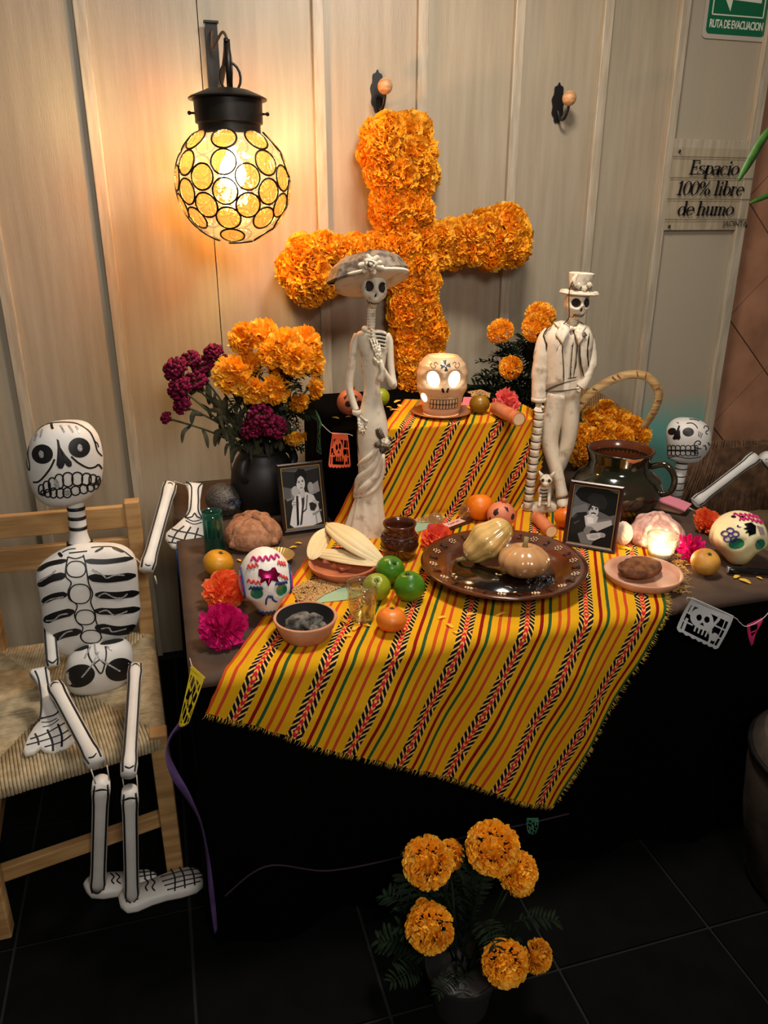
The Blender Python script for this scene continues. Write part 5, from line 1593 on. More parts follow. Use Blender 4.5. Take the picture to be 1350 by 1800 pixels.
# feet: flat card soles with a painted grid
def foot(outline, z, grid, name='foot'):
    pts = [onz(u, v, z) - root for u, v in outline]; o, off = plate(s1, pts, .026, name, M_pm); l = MB()
    for pts in grid: l.tube(spl([onz(u, v, z) - root + off for u, v in pts], 8) if len(pts) > 2 else [onz(u, v, z) - root + off for u, v in pts], .002, 5)
    l.build('painted_grid', M_paint, o)


foot([crop6(*q) for q in ((625, 1440), (640, 1405), (700, 1385), (760, 1365), (850, 1330), (930, 1300), (1000, 1285), (1045, 1292), (1075, 1325), (1072, 1370), (1040, 1395), (960, 1420), (880, 1435), (800, 1460), (720, 1495), (670, 1505), (635, 1480))], .014,
     [[crop6(*q) for q in L] for L in ([(765, 1355), (785, 1375), (770, 1400), (780, 1420)], [(800, 1355), (820, 1375), (805, 1400), (820, 1420)], [(850, 1345), (960, 1315), (1060, 1300)], [(858, 1370), (960, 1342), (1068, 1325)], [(870, 1392), (970, 1365), (1072, 1345)], [(885, 1415), (970, 1392), (1060, 1368)],
                                      [(905, 1305), (925, 1350), (925, 1420)], [(950, 1295), (972, 1340), (978, 1405)], [(1000, 1288), (1022, 1330), (1030, 1390)])])
foot([crop6(*q) for q in ((440, 1370), (455, 1345), (500, 1325), (580, 1315), (650, 1312), (720, 1305), (790, 1300), (825, 1315), (830, 1345), (770, 1365), (690, 1385), (620, 1415), (540, 1428), (480, 1425), (455, 1400))], .014,
     [[crop6(*q) for q in L] for L in ([(585, 1325), (605, 1345), (592, 1365), (605, 1382)], [(612, 1325), (635, 1345), (620, 1365), (640, 1382)], [(735, 1322), (820, 1315)], [(735, 1345), (825, 1330)], [(760, 1305), (770, 1360)], [(795, 1303), (800, 1352)])])
# left arm in the picture: upper bone behind, forearm and hand resting on the seat
wb(s1, ony(86, 1085, -.80), ony(93, 1172, -.90), .0165, name='upper_arm_bone', knob=1.1)
def armhand(outline, dep, lines, wth=.02):
    P = lambda cx, cy: (lambda u, v: ony(u, v, dep(v)) - root)(*crop5(cx, cy))
    o, off = plate(s1, [P(*q) for q in outline], wth, 'forearm_and_hand', M_pm); l = MB()
    for pts, w in lines:
        pp = [P(*q) + off for q in pts]
        l.tube(spl(pp, 14) if len(pp) > 2 else pp, w, 5)
    l.build('painted_lines', M_paint, o)


dep1 = lambda v: lerp(-.93, -1.115, (v - 1175) / 145)
armhand([(155, 1445), (170, 1432), (240, 1420), (262, 1445), (275, 1560), (295, 1640), (330, 1670), (395, 1700), (415, 1740), (400, 1810), (350, 1860), (280, 1880), (235, 1868), (215, 1850), (180, 1880), (135, 1890), (122, 1865), (145, 1800), (175, 1750), (205, 1715), (215, 1640), (205, 1520), (185, 1480)], dep1,
        [([(185, 1450), (205, 1500), (218, 1600), (215, 1680), (205, 1715)], .0022), ([(240, 1430), (250, 1500), (268, 1580), (300, 1640), (310, 1660), (290, 1680), (262, 1690), (215, 1700)], .0022), ([(160, 1808), (240, 1780), (330, 1730), (380, 1700)], .002), ([(140, 1840), (250, 1810), (340, 1775), (405, 1720)], .002), ([(235, 1850), (330, 1820), (405, 1760)], .002),
         ([(250, 1760), (275, 1820), (280, 1870)], .0026), ([(305, 1730), (325, 1790), (325, 1850)], .0026), ([(350, 1710), (380, 1750), (388, 1790)], .0026), ([(185, 1780), (200, 1810), (205, 1840)], .0022), ([(220, 1720), (260, 1718), (300, 1700)], .0014), ([(225, 1745), (270, 1735), (310, 1705)], .0014)], .022)
# right arm in the picture: upper bone beside the table, forearm and hand on its top
wb(s1, ony(257, 1003, -.77), ony(299, 852, -.56), .0185, name='upper_arm_bone', knob=1.35)
dep2 = lambda v: lerp(-.48, -.615, (v - 850) / 115)
armhand([(975, 450), (1000, 446), (1070, 452), (1065, 480), (1055, 540), (1055, 590), (1072, 640), (1085, 700), (1070, 770), (1030, 805), (970, 812), (905, 792), (870, 745), (875, 715), (920, 680), (975, 630), (992, 590), (995, 520), (990, 480)], dep2,
        [([(980, 448), (1008, 470), (1008, 540), (1000, 600), (975, 635)], .0024), ([(1066, 455), (1045, 480), (1045, 540), (1045, 600), (1068, 640)], .0024), ([(975, 637), (1010, 632), (1025, 612), (1040, 632), (1070, 640)], .0022), ([(978, 650), (1020, 670), (1065, 660)], .0016), ([(985, 640), (1020, 655), (1062, 645)], .0016),
         ([(905, 695), (960, 710), (1020, 720), (1075, 735)], .0022), ([(885, 730), (950, 750), (1010, 762), (1070, 765)], .0022), ([(885, 765), (930, 770)], .0018), ([(970, 680), (930, 715), (905, 765)], .0024), ([(1005, 685), (975, 740), (965, 810)], .0028), ([(1045, 690), (1025, 750), (1015, 800)], .0028)])
l = MB(); l.tube(spl([ony(306, 846, -.56) - root, ony(318, 850, -.53) - root, ony(330, 853, -.50) - root], 6), .0015, 5); l.tube(spl([ony(232, 978, -.76) - root, ony(243, 985, -.765) - root, ony(252, 998, -.77) - root], 6), .0015, 5)
l.tube([ony(272, 1012, -.775) - root, ony(276, 1027, -.78) - root], .002, 5); l.tube([ony(240, 1170, -.9) - root, ony(232, 1168, -.87) - root], .0015, 4)
for (a, b_) in (((215, 1365), (218, 1385)), ((240, 1362), (243, 1395)), ((160, 1352), (168, 1378)), ((188, 1345), (192, 1372))): l.tube([ony(*a, -1.255) - root, ony(*b_, -1.262) - root], .0014, 4)
l.build('tie_strings', mat('string_white', (196, 188, 172), 0.8), s1)

# ------------------------------------------------------------------ small skeleton behind the table on the right
R2 = ony(1200, 900, -0.47); R2.z = 0.42
s2 = thing('skeleton_figure', 'smaller painted skeleton peeking over the table at right', 'skeleton', R2)
VIEW = lambda p: (CAM - Vector(p) - R2).normalized()
HF2 = Fr(ony(1207, 772, -0.47)); k = HF2.k
cz = lambda cx, cy: (1150 + cx / 6.0, 700 + cy / 6.0)
h2 = lambda cx, cy: (lambda q: (q.x, q.z))(HF2.l(*cz(cx, cy)))
rows = [(736, 1200, 1218), (738, 1188, 1230, .9), (745, 1178, 1243, .95), (758, 1171, 1250, .95), (775, 1171, 1251, .95), (788, 1172, 1246, .9), (798, 1172, 1239, .85), (806, 1173, 1231, .8), (810, 1180, 1222, .75), (812, 1190, 1212, .7)]
hb2 = loft_px(HF2, smooth_rows(rows, 36), 36, 2.15); hd2 = hb2.build('skull', M_pm, s2); hd2.location = HF2.P - R2; hd2.rotation_euler = (0, 0, HF2.rz)
S = Skin(hb2, .0009, fr=HF2)
for cx, cy, rx, rz_, an in ((192, 352, 42, 38, .4), (358, 358, 54, 46, 0)):
    b = MB(); x, z = h2(cx, cy); S.oval(b, x, z, rx / 6 * k, rz_ / 6 * k, 22, ang=an); b.build('eye_socket', M_paint, hd2)
b = MB(); S.patch(b, [h2(*q) for q in ((258, 290), (275, 295), (275, 350), (280, 420), (262, 440), (240, 432), (218, 440), (196, 425), (215, 385), (240, 340))], 0, 3); b.build('nose_paint', M_paint, hd2)
b = MB()
for i, (cx, rx) in enumerate(((165, 22), (205, 24), (252, 26), (305, 28), (358, 28), (408, 26), (440, 18))):
    for cy, ry in ((522, 28), (572, 30)): S.stroke(b, [h2(cx + rx * cos(2 * pi * j / 14), cy + ry * sin(2 * pi * j / 14)) for j in range(15)], 1.3 * k, 20)
b.build('teeth_outline', M_paint, hd2)
for pts, w in (([(135, 548), (250, 550), (380, 552), (465, 580)], 1.4), ([(140, 628), (230, 608), (340, 628), (430, 625), (490, 610)], 1.3), ([(340, 270), (390, 265), (430, 285), (455, 320)], 1.5), ([(420, 510), (425, 470), (455, 448), (482, 460), (478, 485), (458, 480)], 1.6), ([(420, 500), (450, 525), (495, 528)], 1.6), ([(520, 320), (530, 295), (560, 300), (570, 330), (550, 350)], 1.4), ([(560, 380), (540, 370), (545, 345)], 1.4),
               ([(585, 500), (560, 465)], 1.8), ([(510, 500), (535, 500), (545, 545)], 1.6), ([(470, 410), (490, 360)], 1.0), ([(485, 420), (505, 370)], 1.0), ([(460, 400), (470, 350)], 1.0), ([(370, 222), (430, 225), (475, 240)], 1.5), ([(240, 255), (260, 270)], 1.2)):
    l_ = MB(); S.stroke(l_, [h2(*q) for q in pts], w * k); l_.build('face_line', M_paint, hd2)
A, B_ = ony(1200, 808, -.46), ony(1188, 873, -.46)
b = MB(); b.tube([A - R2, B_ - R2], .0215, 14); nk2 = b.build('neck', M_pm, s2); b = MB()
for f in (.07, .22, .42, .6, .78, .96): p = A.lerp(B_, f) - R2; b.tube([p - Vector((0, 0, .002)), p + Vector((0, 0, .002))], .022, 14)
b.build('neck_rings', M_paint, nk2)
b = MB(); c = ony(1190, 910, -.46) - R2
b.lathe([(.001, .075), (.05, .066), (.115, .035), (.12, -.06), (.10, -.16), (.07, -.2), (.001, -.2)], 24, c=c - Vector((0, 0, .03)), sy=.5); t2 = b.build('torso', M_pm, s2)
S = Skin(b, .001, Matrix.Translation(c)); l = MB()
for i in range(4): S.stroke(l, [(-.09, .0 - i * .035), (-.02, .008 - i * .035)], .012); S.stroke(l, [(.02, .008 - i * .035), (.09, 0 - i * .035)], .012)
l.build('rib_stripes', M_paint, t2)
b = MB(); b.ell(c - Vector((0, 0, .25)), (.08, .06, .06), 18, 10); b.build('pelvis', M_pm, s2)
bone(s2, ony(1222, 884, -.50) - R2, ony(1328, 803, -.50) - R2, .0195, name='upper_arm_bone', knob=1.5)
bone(s2, ony(1343, 800, -.50) - R2, ony(1395, 880, -.52) - R2, .0195, name='forearm_bone', knob=1.4)
VIEW = _v
# ------------------------------------------------------------------ things on the altar
CZ = TZ + 0.0055            # on the cloth
def proj(p):
    q = Vector(p) - CAM; z = q.dot(FW); return 675 + FPX * q.dot(RT) / z, 900 - FPX * q.dot(UP) / z


M_terra = mat('terracotta_clay', (192, 112, 72), 0.6, col2=(166, 90, 56), vs=12, bump=0.1, bs=50)
M_terra_pale = mat('pale_clay', (206, 148, 112), 0.65, col2=(184, 124, 90), vs=14, bump=0.12, bs=60)
M_brownglaze = mat('brown_glaze', (92, 44, 24), 0.18, col2=(66, 30, 16), vs=10, coat=0.6)
M_greenglaze = mat('dark_green_glaze', (22, 24, 10), 0.10, col2=(40, 30, 14), vs=5, coat=0.8)
M_orange = mat('orange_peel', (236, 124, 22), 0.38, col2=(214, 96, 14), vs=18, bump=0.25, bs=220)
M_mand = mat('mandarin_peel', (212, 150, 28), 0.38, col2=(186, 124, 16), vs=14, bump=0.2, bs=200)
M_mand2 = mat('mandarin_red', (234, 132, 44), 0.38, col2=(220, 106, 26), vs=14, bump=0.2, bs=200)
M_guava = mat('guava_skin', (208, 150, 62), 0.5, col2=(178, 118, 40), vs=16, bump=0.1)
M_olive = mat('olive_fruit', (150, 104, 20), 0.35, col2=(116, 84, 16), vs=14, bump=0.1)
M_lime = mat('lime_skin', (52, 106, 14), 0.3, col2=(84, 134, 24), vs=9, bump=0.3, bs=120)
M_lime2 = mat('lime_yellow', (150, 158, 30), 0.35, col2=(120, 140, 24), vs=9, bump=0.3, bs=120)
M_calyxd = mat('fruit_stalk', (66, 70, 30), 0.8)


def fruit(name, u, v, r_px, label, m, z=CZ, squash=0.9, seed=0, tilt=(0.3, 0.0), group=None, stalk=True, lumpy=0.02, cat='fruit', nub=False):
    """u, v is the fruit's centre in the photo"""
    P = onz(u, v, z + 0.03)
    for _ in range(4):
        r = r_px * kk(P); P = onz(u, v, z + r * squash)
    base = Vector((P.x, P.y, z)); b = MB(); nv, nu = 18, 28; R = []
    for i in range(nv + 1):
        t = pi * i / nv; st = max(sin(t), 0.004); ring = []
        for q in range(nu):
            a = 2 * pi * q / nu; d = Vector((st * cos(a), st * sin(a), -cos(t)))
            f = 1 + lumpy * noise.noise(d * 1.6 + Vector((seed, 0, 0)))
            if d.z > 0.6: f -= 0.10 * sstep(0.8, 1.0, d.z) * (0 if nub else 1)
            if nub: f += 0.10 * sstep(0.8, 1.0, d.z) * (1 - 2.2 * sstep(.93, 1, d.z))
            ring.append(Vector((d.x * r * f, d.y * r * f, d.z * r * squash * f)))
        R.append(ring)
    b.rings(R, 0, True)
    t = thing(name, label, cat, base, 0, group)
    E3 = Euler((tilt[0], tilt[1], seed)).to_matrix().to_4x4(); Mx = Matrix.Translation((0, 0, r * squash)) @ E3
    b2 = MB(); b2.merge(b, Mx); zmin = min(p.z for p in b2.v)
    for p in b2.v: p.z -= zmin
    b2.build('peel', m, t)
    if stalk:
        s_ = MB(); top = Mx @ Vector((0, 0, r * squash * (.9 if not nub else .94))); top.z -= zmin; ax = E3.to_3x3() @ Vector((0, 0, 1))
        s_.tube([top - ax * .002, top + ax * .003], [r * .13, r * .09], 7)
        for q in range(5): a = 2 * pi * q / 5; s_.tube([top, top + (E3.to_3x3() @ Vector((cos(a), sin(a), .1))) * r * .18], [r * .05, r * .02], 4)
        s_.build('stalk_end', M_calyxd, t)
    return t


fruit('mandarin', 384, 990, 27, 'golden mandarin below the teal shot glass', M_mand, TZ, .86, 1)
fruit('mandarin', 688, 1089, 27, 'orange mandarin beside the clear drinking glass', M_mand2, CZ, .82, 2, (.15, .1))
fruit('orange', 843, 891, 25, 'bright orange standing against the striped riser', M_orange, CZ, .96, 3, (.5, 0))
fruit('orange', 994, 909, 20, 'orange half hidden behind the moustached man photo', M_orange, CZ, .96, 4)
fruit('guava', 1240, 988, 25, 'dull yellow fruit before the yellow sugar skull', M_guava, TZ, .92, 5, (.2, .4))
fruit('lime', 686, 1002, 26, 'green lime farthest back of the three limes', M_lime, CZ, .95, 6, (.5, .4), 'limes by the glass', nub=True)
fruit('lime', 662, 1032, 25, 'yellowish lime behind the clear drinking glass', M_lime2, CZ, .95, 7, (.3, -.5), 'limes by the glass', nub=True)
fruit('lime', 720, 1031, 28, 'bright green lime nearest the brown platter', M_lime, CZ, .93, 8, (-.15, .1), 'limes by the glass', nub=True)
fruit('olive_fruit', 843, 710, 18, 'small olive-brown fruit beside the skull lantern', M_olive, RZ + .006, .94, 9, (.3, 0))
fruit('green_fruit', 668, 698, 17, 'green fruit behind the plaster lady on the riser', M_lime2, RZ + .003, 1.0, 10)


# ---------- flowers laid on the table
def laid(name, u, v, r_px, label, mats, seed, z=TZ, n=95, pl=.6, pw=.34, fc=(0, -.75, .75), flat=.8, ruffle=.18, stem=None, group=None, lift=.55, low=-.3):
    P = onz(u, v, z + .03)
    for _ in range(4): r = r_px * kk(P); P = onz(u, v, z + r * lift)
    base = Vector((P.x, P.y, z)); t = thing(name, label, 'flower', base, 0, group)
    me = bloom('petals', 1.0, mats, seed, n=n, flat=flat, pl=pl, pw=pw, ruffle=ruffle, low=low)
    q = Vector(fc).normalized().to_track_quat('Z', 'Y') @ Euler((0, 0, seed)).to_quaternion()
    link('flower_head', me, t, (0, 0, r * lift), q.to_euler(), r)
    if stem:
        b = MB(); b.tube(spl([Vector((0, 0, r * lift * .5)), Vector(stem) * .5 + Vector((0, 0, .008)), Vector(stem)], 8), [.006, .006, .006, .005, .005, .005, .005, .005, .005], 7); b.build('stem', M_calyx, t)
    return t


laid('coral_flower', 395, 1040, 37, 'coral orange flower on the left of the table above the magenta one', [M_coral1, M_calyx, M_coral2], 101, n=130, pw=.27, stem=(.05, .0, .008))
laid('magenta_flower', 392, 1104, 42, 'magenta flower at the left front of the table', [M_mag1, M_mag1, M_mag2], 102, n=130, pw=.27, stem=(.035, -.03, .006))
laid('coral_flower', 1241, 918, 25, 'coral flower behind the yellow sugar skull', [M_coral1, M_coral1, M_coral2], 103, n=90)
laid('magenta_flower', 1214, 968, 29, 'loose-petalled magenta flower beside the lit candle', [M_mag1, M_mag1, M_mag2], 104, n=60, pl=.75, pw=.24, ruffle=.12)
laid('orange_flower', 769, 948, 28, 'reddish orange flower between clay mug and platter', [M_coral1, M_coral1, M_pink1], 105, z=CZ, n=100, flat=.7, fc=(-.2, -.6, .6))
laid('pink_carnation', 889, 708, 24, 'pink carnation lying on the riser by a cut cane', [M_pink1, M_calyx, M_pink2], 106, z=RZ + .006, n=90, pl=.7, fc=(.1, -.8, .5), ruffle=.3)

# ---------- drinking vessels
def cup(name, u, v, h_px_top, w0, w1, label, m, cat, z=CZ, flutes=0, fill=None, fillm=None, wall=.0022, base_th=.008):
    P = onz(u, v, z); fr = Fr(P); k = fr.k; H = fr.l(u, h_px_top).z; t = thing(name, label, cat, P, fr.rz)
    r0, r1 = w0 / 2 * k, w1 / 2 * k
    fn = (lambda a, zz: 1 + .028 * cos(flutes * a) * (1 if zz < H * .86 else 0)) if flutes else None
    b = MB(); b.lathe([(.0006, 0), (r0 * .95, 0), (r0, .003), (lerp(r0, r1, .4), H * .4), (lerp(r0, r1, .8), H * .82), (r1, H), (r1 - wall, H), (lerp(r0, r1, .8) - wall, H * .82), (r0 - wall, base_th), (.0006, base_th)], 48, fn=fn); b.build('glass', m, t)
    if fill:
        zf = H * fill; b = MB(); b.lathe([(.0006, base_th + .001), (r0 - wall * 1.6, base_th + .001), (lerp(r0, r1, fill) - wall * 1.6, zf), (.0006, zf)], 32); b.build('liquid', fillm, t)
    return t, fr, H, r0, r1


M_tealg = glass('teal_glass', (120, 216, 210), 0.8, tl=.12, edge=.7)
M_tealw = glass('teal_water', (76, 196, 190), 0.4, tl=.3)
t, fr, H, r0, r1 = cup('shot_glass', 378, 967, 898, 35, 35, 'teal shot glass filled with water by the skeleton hand', M_tealg, 'glass', TZ, fill=.62, fillm=M_tealw, base_th=.014)
M_clear = glass('clear_glass', (250, 252, 247), 1.0, tl=.05, edge=1.0); M_pale = glass('pale_drink', (253, 246, 214), 0.3)
cup('drinking_glass', 637, 1087, 1025, 42, 55, 'clear ribbed drinking glass of pale liquor before the limes', M_clear, 'glass', CZ, flutes=14, fill=.72, fillm=M_pale, base_th=.01)
t, fr, H, r0, r1 = cup('candle_glass', 1160, 981, 939, 40, 53, 'ribbed glass with lit candle beside the round bread', M_clear, 'candle', TZ + .001, flutes=20, base_th=.006)
b = MB(); b.lathe([(.0006, .007), (r0 * .86, .007), (r0 * .9, H * .38), (.0006, H * .40)], 24); cw = b.build('wax', mat('candle_wax', (240, 226, 206), 0.5, sss=.3), t)
b = MB(); b.tube([(0, 0, H * .4), (.001, 0, H * .4 + .008)], .0008, 5); b.build('wick', M_paint, cw)
M_flame = mat('flame', (255, 230, 190), 0.5, emit=(255, 222, 176), estr=360.0)
b = MB(); b.lathe([(.0004, 0), (.004, .004), (.0052, .009), (.004, .015), (.0018, .022), (.0003, .027)], 10, c=(0, 0, H * .4 + .004)); b.build('flame', M_flame, t)

# clay mug with a painted wave
P = onz(702, 980); fr = Fr(P); k = fr.k; H = fr.l(702, 921).z
t = thing('clay_mug', 'small glazed brown clay jug beside the corn husk dish', 'jug', P + Vector((0, 0, .005)), fr.rz)
b = MB(); b.lathe([(.0006, 0), (24 * k, 0), (27 * k, .003), (32 * k, H * .3), (33 * k, H * .48), (29 * k, H * .66), (26.5 * k, H * .74), (27 * k, H * .88), (29.5 * k, H * .98), (28.5 * k, H), (25.5 * k, H * .97), (24 * k, H * .8), (28 * k, H * .5), (.0006, H * .2)], 40); body = b.build('mug_body', M_brownglaze, t)
l = MB()
for zz, rr in ((.36, 33), (.64, 30.2), (.72, 27.4)): l.tube([(rr * k * cos(2 * pi * i / 40), rr * k * sin(2 * pi * i / 40), H * zz) for i in range(41)], .0012, 5, cap=False)
l.tube([((32.4 * k) * cos(2 * pi * i / 80), (32.4 * k) * sin(2 * pi * i / 80), H * (.52 + .07 * abs(sin(i * .5)))) for i in range(81)], .0016, 5, cap=False)
l.build('painted_wave', mat('glaze_dark', (34, 16, 10), .2), body)
b = MB(); b.tube(spl([Vector((10 * k, 25 * k, H * .85)), Vector((16 * k, 44 * k, H * .75)), Vector((16 * k, 44 * k, H * .45)), Vector((10 * k, 29 * k, H * .3))], 12), .006, 8); b.build('handle', M_brownglaze, t)

# big green-black jar
P = onz(1078, 905); fr = Fr(P); k = fr.k; H = fr.l(1085, 788).z
t = thing('clay_jar', 'large dark green glazed jar with handle behind the photo of a moustached man', 'jar', P, fr.rz)
b = MB(); b.lathe([(.0006, 0), (44 * k, 0), (50 * k, .005), (66 * k, H * .18), (76 * k, H * .36), (77 * k, H * .46), (70 * k, H * .60), (58 * k, H * .68), (52 * k, H * .74), (52 * k, H * .86), (56 * k, H * .97), (56.5 * k, H), (52 * k, H), (47 * k, H * .9), (47 * k, H * .74), (60 * k, H * .55), (.0006, H * .3)], 52); body = b.build('jar_body', M_greenglaze, t)
b = MB(); b.lathe([(52.2 * k, H * 1.001), (50 * k, H * .97), (47.2 * k, H * .905), (46.6 * k, H * .74), (50 * k, H * .68)], 40); b.build('inner_glaze', mat('inner_brown_glaze', (98, 46, 24), .2, coat=.5), body)
b = MB(); S_ = Skin(body and MB().lathe([(52.3 * k, H * .80), (52.3 * k, H * .86), (56.3 * k, H * .97), (56.8 * k, H)], 40), .0008); S_.patch(b, [(10 * k, H * .995), (38 * k, H * .985), (34 * k, H * .95), (22 * k, H * .92), (12 * k, H * .95)], 0, 3); b.build('chipped_patch', M_terra, body)
b = MB(); d = Vector((.93, -.2, 0)).normalized()
b.tube(spl([d * 52 * k + Vector((0, 0, H * .8)), d * 76 * k + Vector((0, 0, H * .86)), d * 92 * k + Vector((0, 0, H * .70)), d * 90 * k + Vector((0, 0, H * .5)), d * 74 * k + Vector((0, 0, H * .42))], 18), .0095, 10); b.build('handle', M_greenglaze, t)

# ---------- incense bowl with charcoal
def bowl(name, u, v, vtop, w0, w1, label, m, cat='bowl', z=CZ, th=.006, sy=1.0, rz=None, sections=44, lip=0):
    P = onz(u, v, z); fr = Fr(P, rz); k = fr.k; H = vtop; t = thing(name, label, cat, P, fr.rz)
    r0, r1 = w0 / 2 * k, w1 / 2 * k
    b = MB(); b.lathe([(.0006, 0), (r0 * .94, 0), (r0, .003), (lerp(r0, r1, .6), H * .55), (r1, H * .96), (r1 - th * .3, H), (r1 - th, H), (lerp(r0, r1, .5) - th, H * .5), (r0 - th, th + .002), (.0006, th)], sections, sy=sy); o = b.build('bowl_body', m, t)
    return t, fr, k, r0, r1


t, fr, k, r0, r1 = bowl('incense_bowl', 538, 1116, .048, 84, 112, 'clay bowl of burnt charcoal at the front left of the cloth', M_terra_pale, th=.006)
b = MB(); b.lathe([(r1 - .0075, .0475), (lerp(r0, r1, .5) - .0068, .026), (r0 - .0062, .0095), (.0006, .0085)], 44); b.build('soot_lining', mat('soot', (12, 10, 9), .85), t)
b = MB(); rn = random.Random(3)
M_char = mat('charcoal_ash', (120, 114, 106), .9, col2=(30, 28, 26), vs=60, lo=.4, hi=.62, bump=.6, bs=120)
def rock(c, s_, seed, sx=1, sy=1, sz=1, rot=0):
    q = MB(); q.ell((0, 0, 0), s_, 14, 10)
    for p in q.v: p *= 1 + .45 * noise.noise(p / s_ * 1.3 + Vector((seed, 3, 1)))
    M_ = Matrix.Translation(c) @ Matrix.Rotation(rot, 4, 'Z') @ Matrix.Diagonal((sx, sy, sz, 1)); o = MB(); o.merge(q, M_); return o
b.merge(rock((-.012, .005, .030), .026, 2, 1.5, .9, .7, .5)); b.merge(rock((.018, .012, .028), .018, 5, 1.2, 1, .8)); b.build('charcoal', M_char, t)
for i, (x, y) in enumerate(((.030, -.012), (.022, -.022), (.036, .002), (.012, -.018))): rock((x, y, .020 + .004 * (i % 2)), .0105, 7 + i, 1.1, 1, .8).build('ash_lump', M_char, t)

# ---------- clay dish with corn husks
t, fr, k, r0, r1 = bowl('clay_dish', 604, 1006, .032, 100, 124, 'shallow clay dish under the dried corn husks', M_terra, 'dish', th=.006)
M_husk = mat('corn_husk', (228, 206, 160), .6, col2=(216, 192, 144), vs=8, bump=.2, bs=50)
b = MB(); b.lathe([(.001, 0), (.02, .001), (.034, .0)], 8, c=(.028, .006, .034)); b.box((.0, .0, .016), (.03, .03, .006), M=Matrix.Rotation(.5, 3, 'Z')); b.v = b.v[-8:]; b.f = b.f[-6:]; b.m = b.m[-6:]; off = min(min(f) for f in b.f); b.f = [[i - off for i in f] for f in b.f]
b.build('clay_shard', M_terra, t, False)


def husk(name, pix, w, label, zs, bulge=.5, curl=0):
    P0 = onz(pix[0][0], pix[0][1], zs[0]); t_ = thing(name, label, 'corn husk', Vector((P0.x, P0.y, zs[0])), 0, 'husks in the clay dish')
    pts = [onz(u, v, z_) - Vector((P0.x, P0.y, zs[0])) for (u, v), z_ in zip(pix, zs)]
    n = 18; P_ = spl(pts, n); up = Vector((0, -.5, .85)).normalized(); b = MB(); R = []
    for i, p in enumerate(P_):
        tt = (P_[min(i + 1, n)] - P_[max(i - 1, 0)]).normalized(); sd = tt.cross(up).normalized(); nn = sd.cross(tt).normalized(); f = i / n
        ww = w * (sin(pi * min(1, .05 + f * .93)) ** .8) * (1.1 - .25 * f); ring = []
        for j in range(15):
            a = -1.25 + 2.5 * j / 14; cr_ = .0024 * sin(j * 2.2 + i * .05)
            ring.append(p + sd * ww * sin(a) / .95 + nn * (ww * bulge * (cos(a) - .3) + cr_))
        R.append(ring)
    b.rings(R, 0, False, closed=False); o = b.build('husk_leaf', M_husk, t_, solid=.0012)
    b = MB(); q = P_[0]; d0 = (P_[1] - P_[0]).normalized(); b.tube([q - d0 * .01, q + d0 * .004], [.004, .006], 7); b.build('husk_stub', mat('husk_stub', (176, 146, 96), .7), t_)


husk('corn_husk', [(577, 922), (605, 940), (640, 965), (676, 990)], .036, 'plump pale corn husk lying topmost across the dish', [CZ + .085, CZ + .082, CZ + .062, CZ + .030], .55)
husk('corn_husk', [(585, 930), (566, 945), (553, 970), (546, 984)], .026, 'folded corn husk leaning at the left rim of the dish', [CZ + .075, CZ + .062, CZ + .046, CZ + .034], .35)
husk('corn_husk', [(552, 972), (590, 976), (630, 984), (668, 994)], .022, 'thin corn husk lying low along the dish rim', [CZ + .040, CZ + .042, CZ + .040, CZ + .034], .3)

# ---------- platter with candied squash
P = onz(884, 1012, CZ); fr = Fr(P); k = fr.k
pl_ = thing('clay_platter', 'wide brown glazed platter painted with white flowers', 'platter', P, fr.rz)
rr = 145 * k
b = MB(); b.lathe([(.0006, 0), (rr * .60, 0), (rr * .66, .004), (rr * .80, .020), (rr * .97, .036), (rr, .040), (rr * .985, .045), (rr * .94, .0425), (rr * .72, .030), (rr * .66, .018), (rr * .6, .010), (.0006, .009)], 64); body = b.build('platter_body', M_brownglaze, pl_)
b = MB(); b.lathe([(.0006, .0118), (rr * .628, .0118), (rr * .63, .0105)], 48); b.build('dark_syrup', mat('syrup', (14, 6, 3), .06, coat=1.0), pl_)
M_slip = mat('white_slip', (222, 196, 160), .4); M_slipd = mat('dark_slip', (40, 22, 14), .4); M_slipg = mat('ochre_slip', (176, 120, 60), .4)
for i in range(14):
    a = 2 * pi * (i + .5) / 14; rm = rr * .85; z_ = .0388
    c_ = Vector((rm * cos(a), rm * sin(a), z_)); b = MB()
    for j in range(7):
        aa = 2 * pi * j / 7; b.ell(c_ + Vector((.0085 * cos(aa), .0085 * sin(aa), .0012 + .0085 * .3 * cos(aa - a))), (.0027, .0027, .0012), 7, 4)
    b.ell(c_ + Vector((0, 0, .0012)), (.003, .003, .0014), 7, 4)
    fo_ = b.build('painted_flower', M_slip, body)
    b = MB(); a2 = a + pi / 14
    for s_ in (-1, 0, 1):
        p0 = Vector((rm * cos(a2), rm * sin(a2), z_ + .001)); dd = Vector((cos(a2 + s_ * .5), sin(a2 + s_ * .5), .32)) * .013; b.tube([p0 - dd, p0, p0 + dd * .8], [.0006, .0018, .0006], 5)
    b.build('painted_leaf', M_slipd, body)


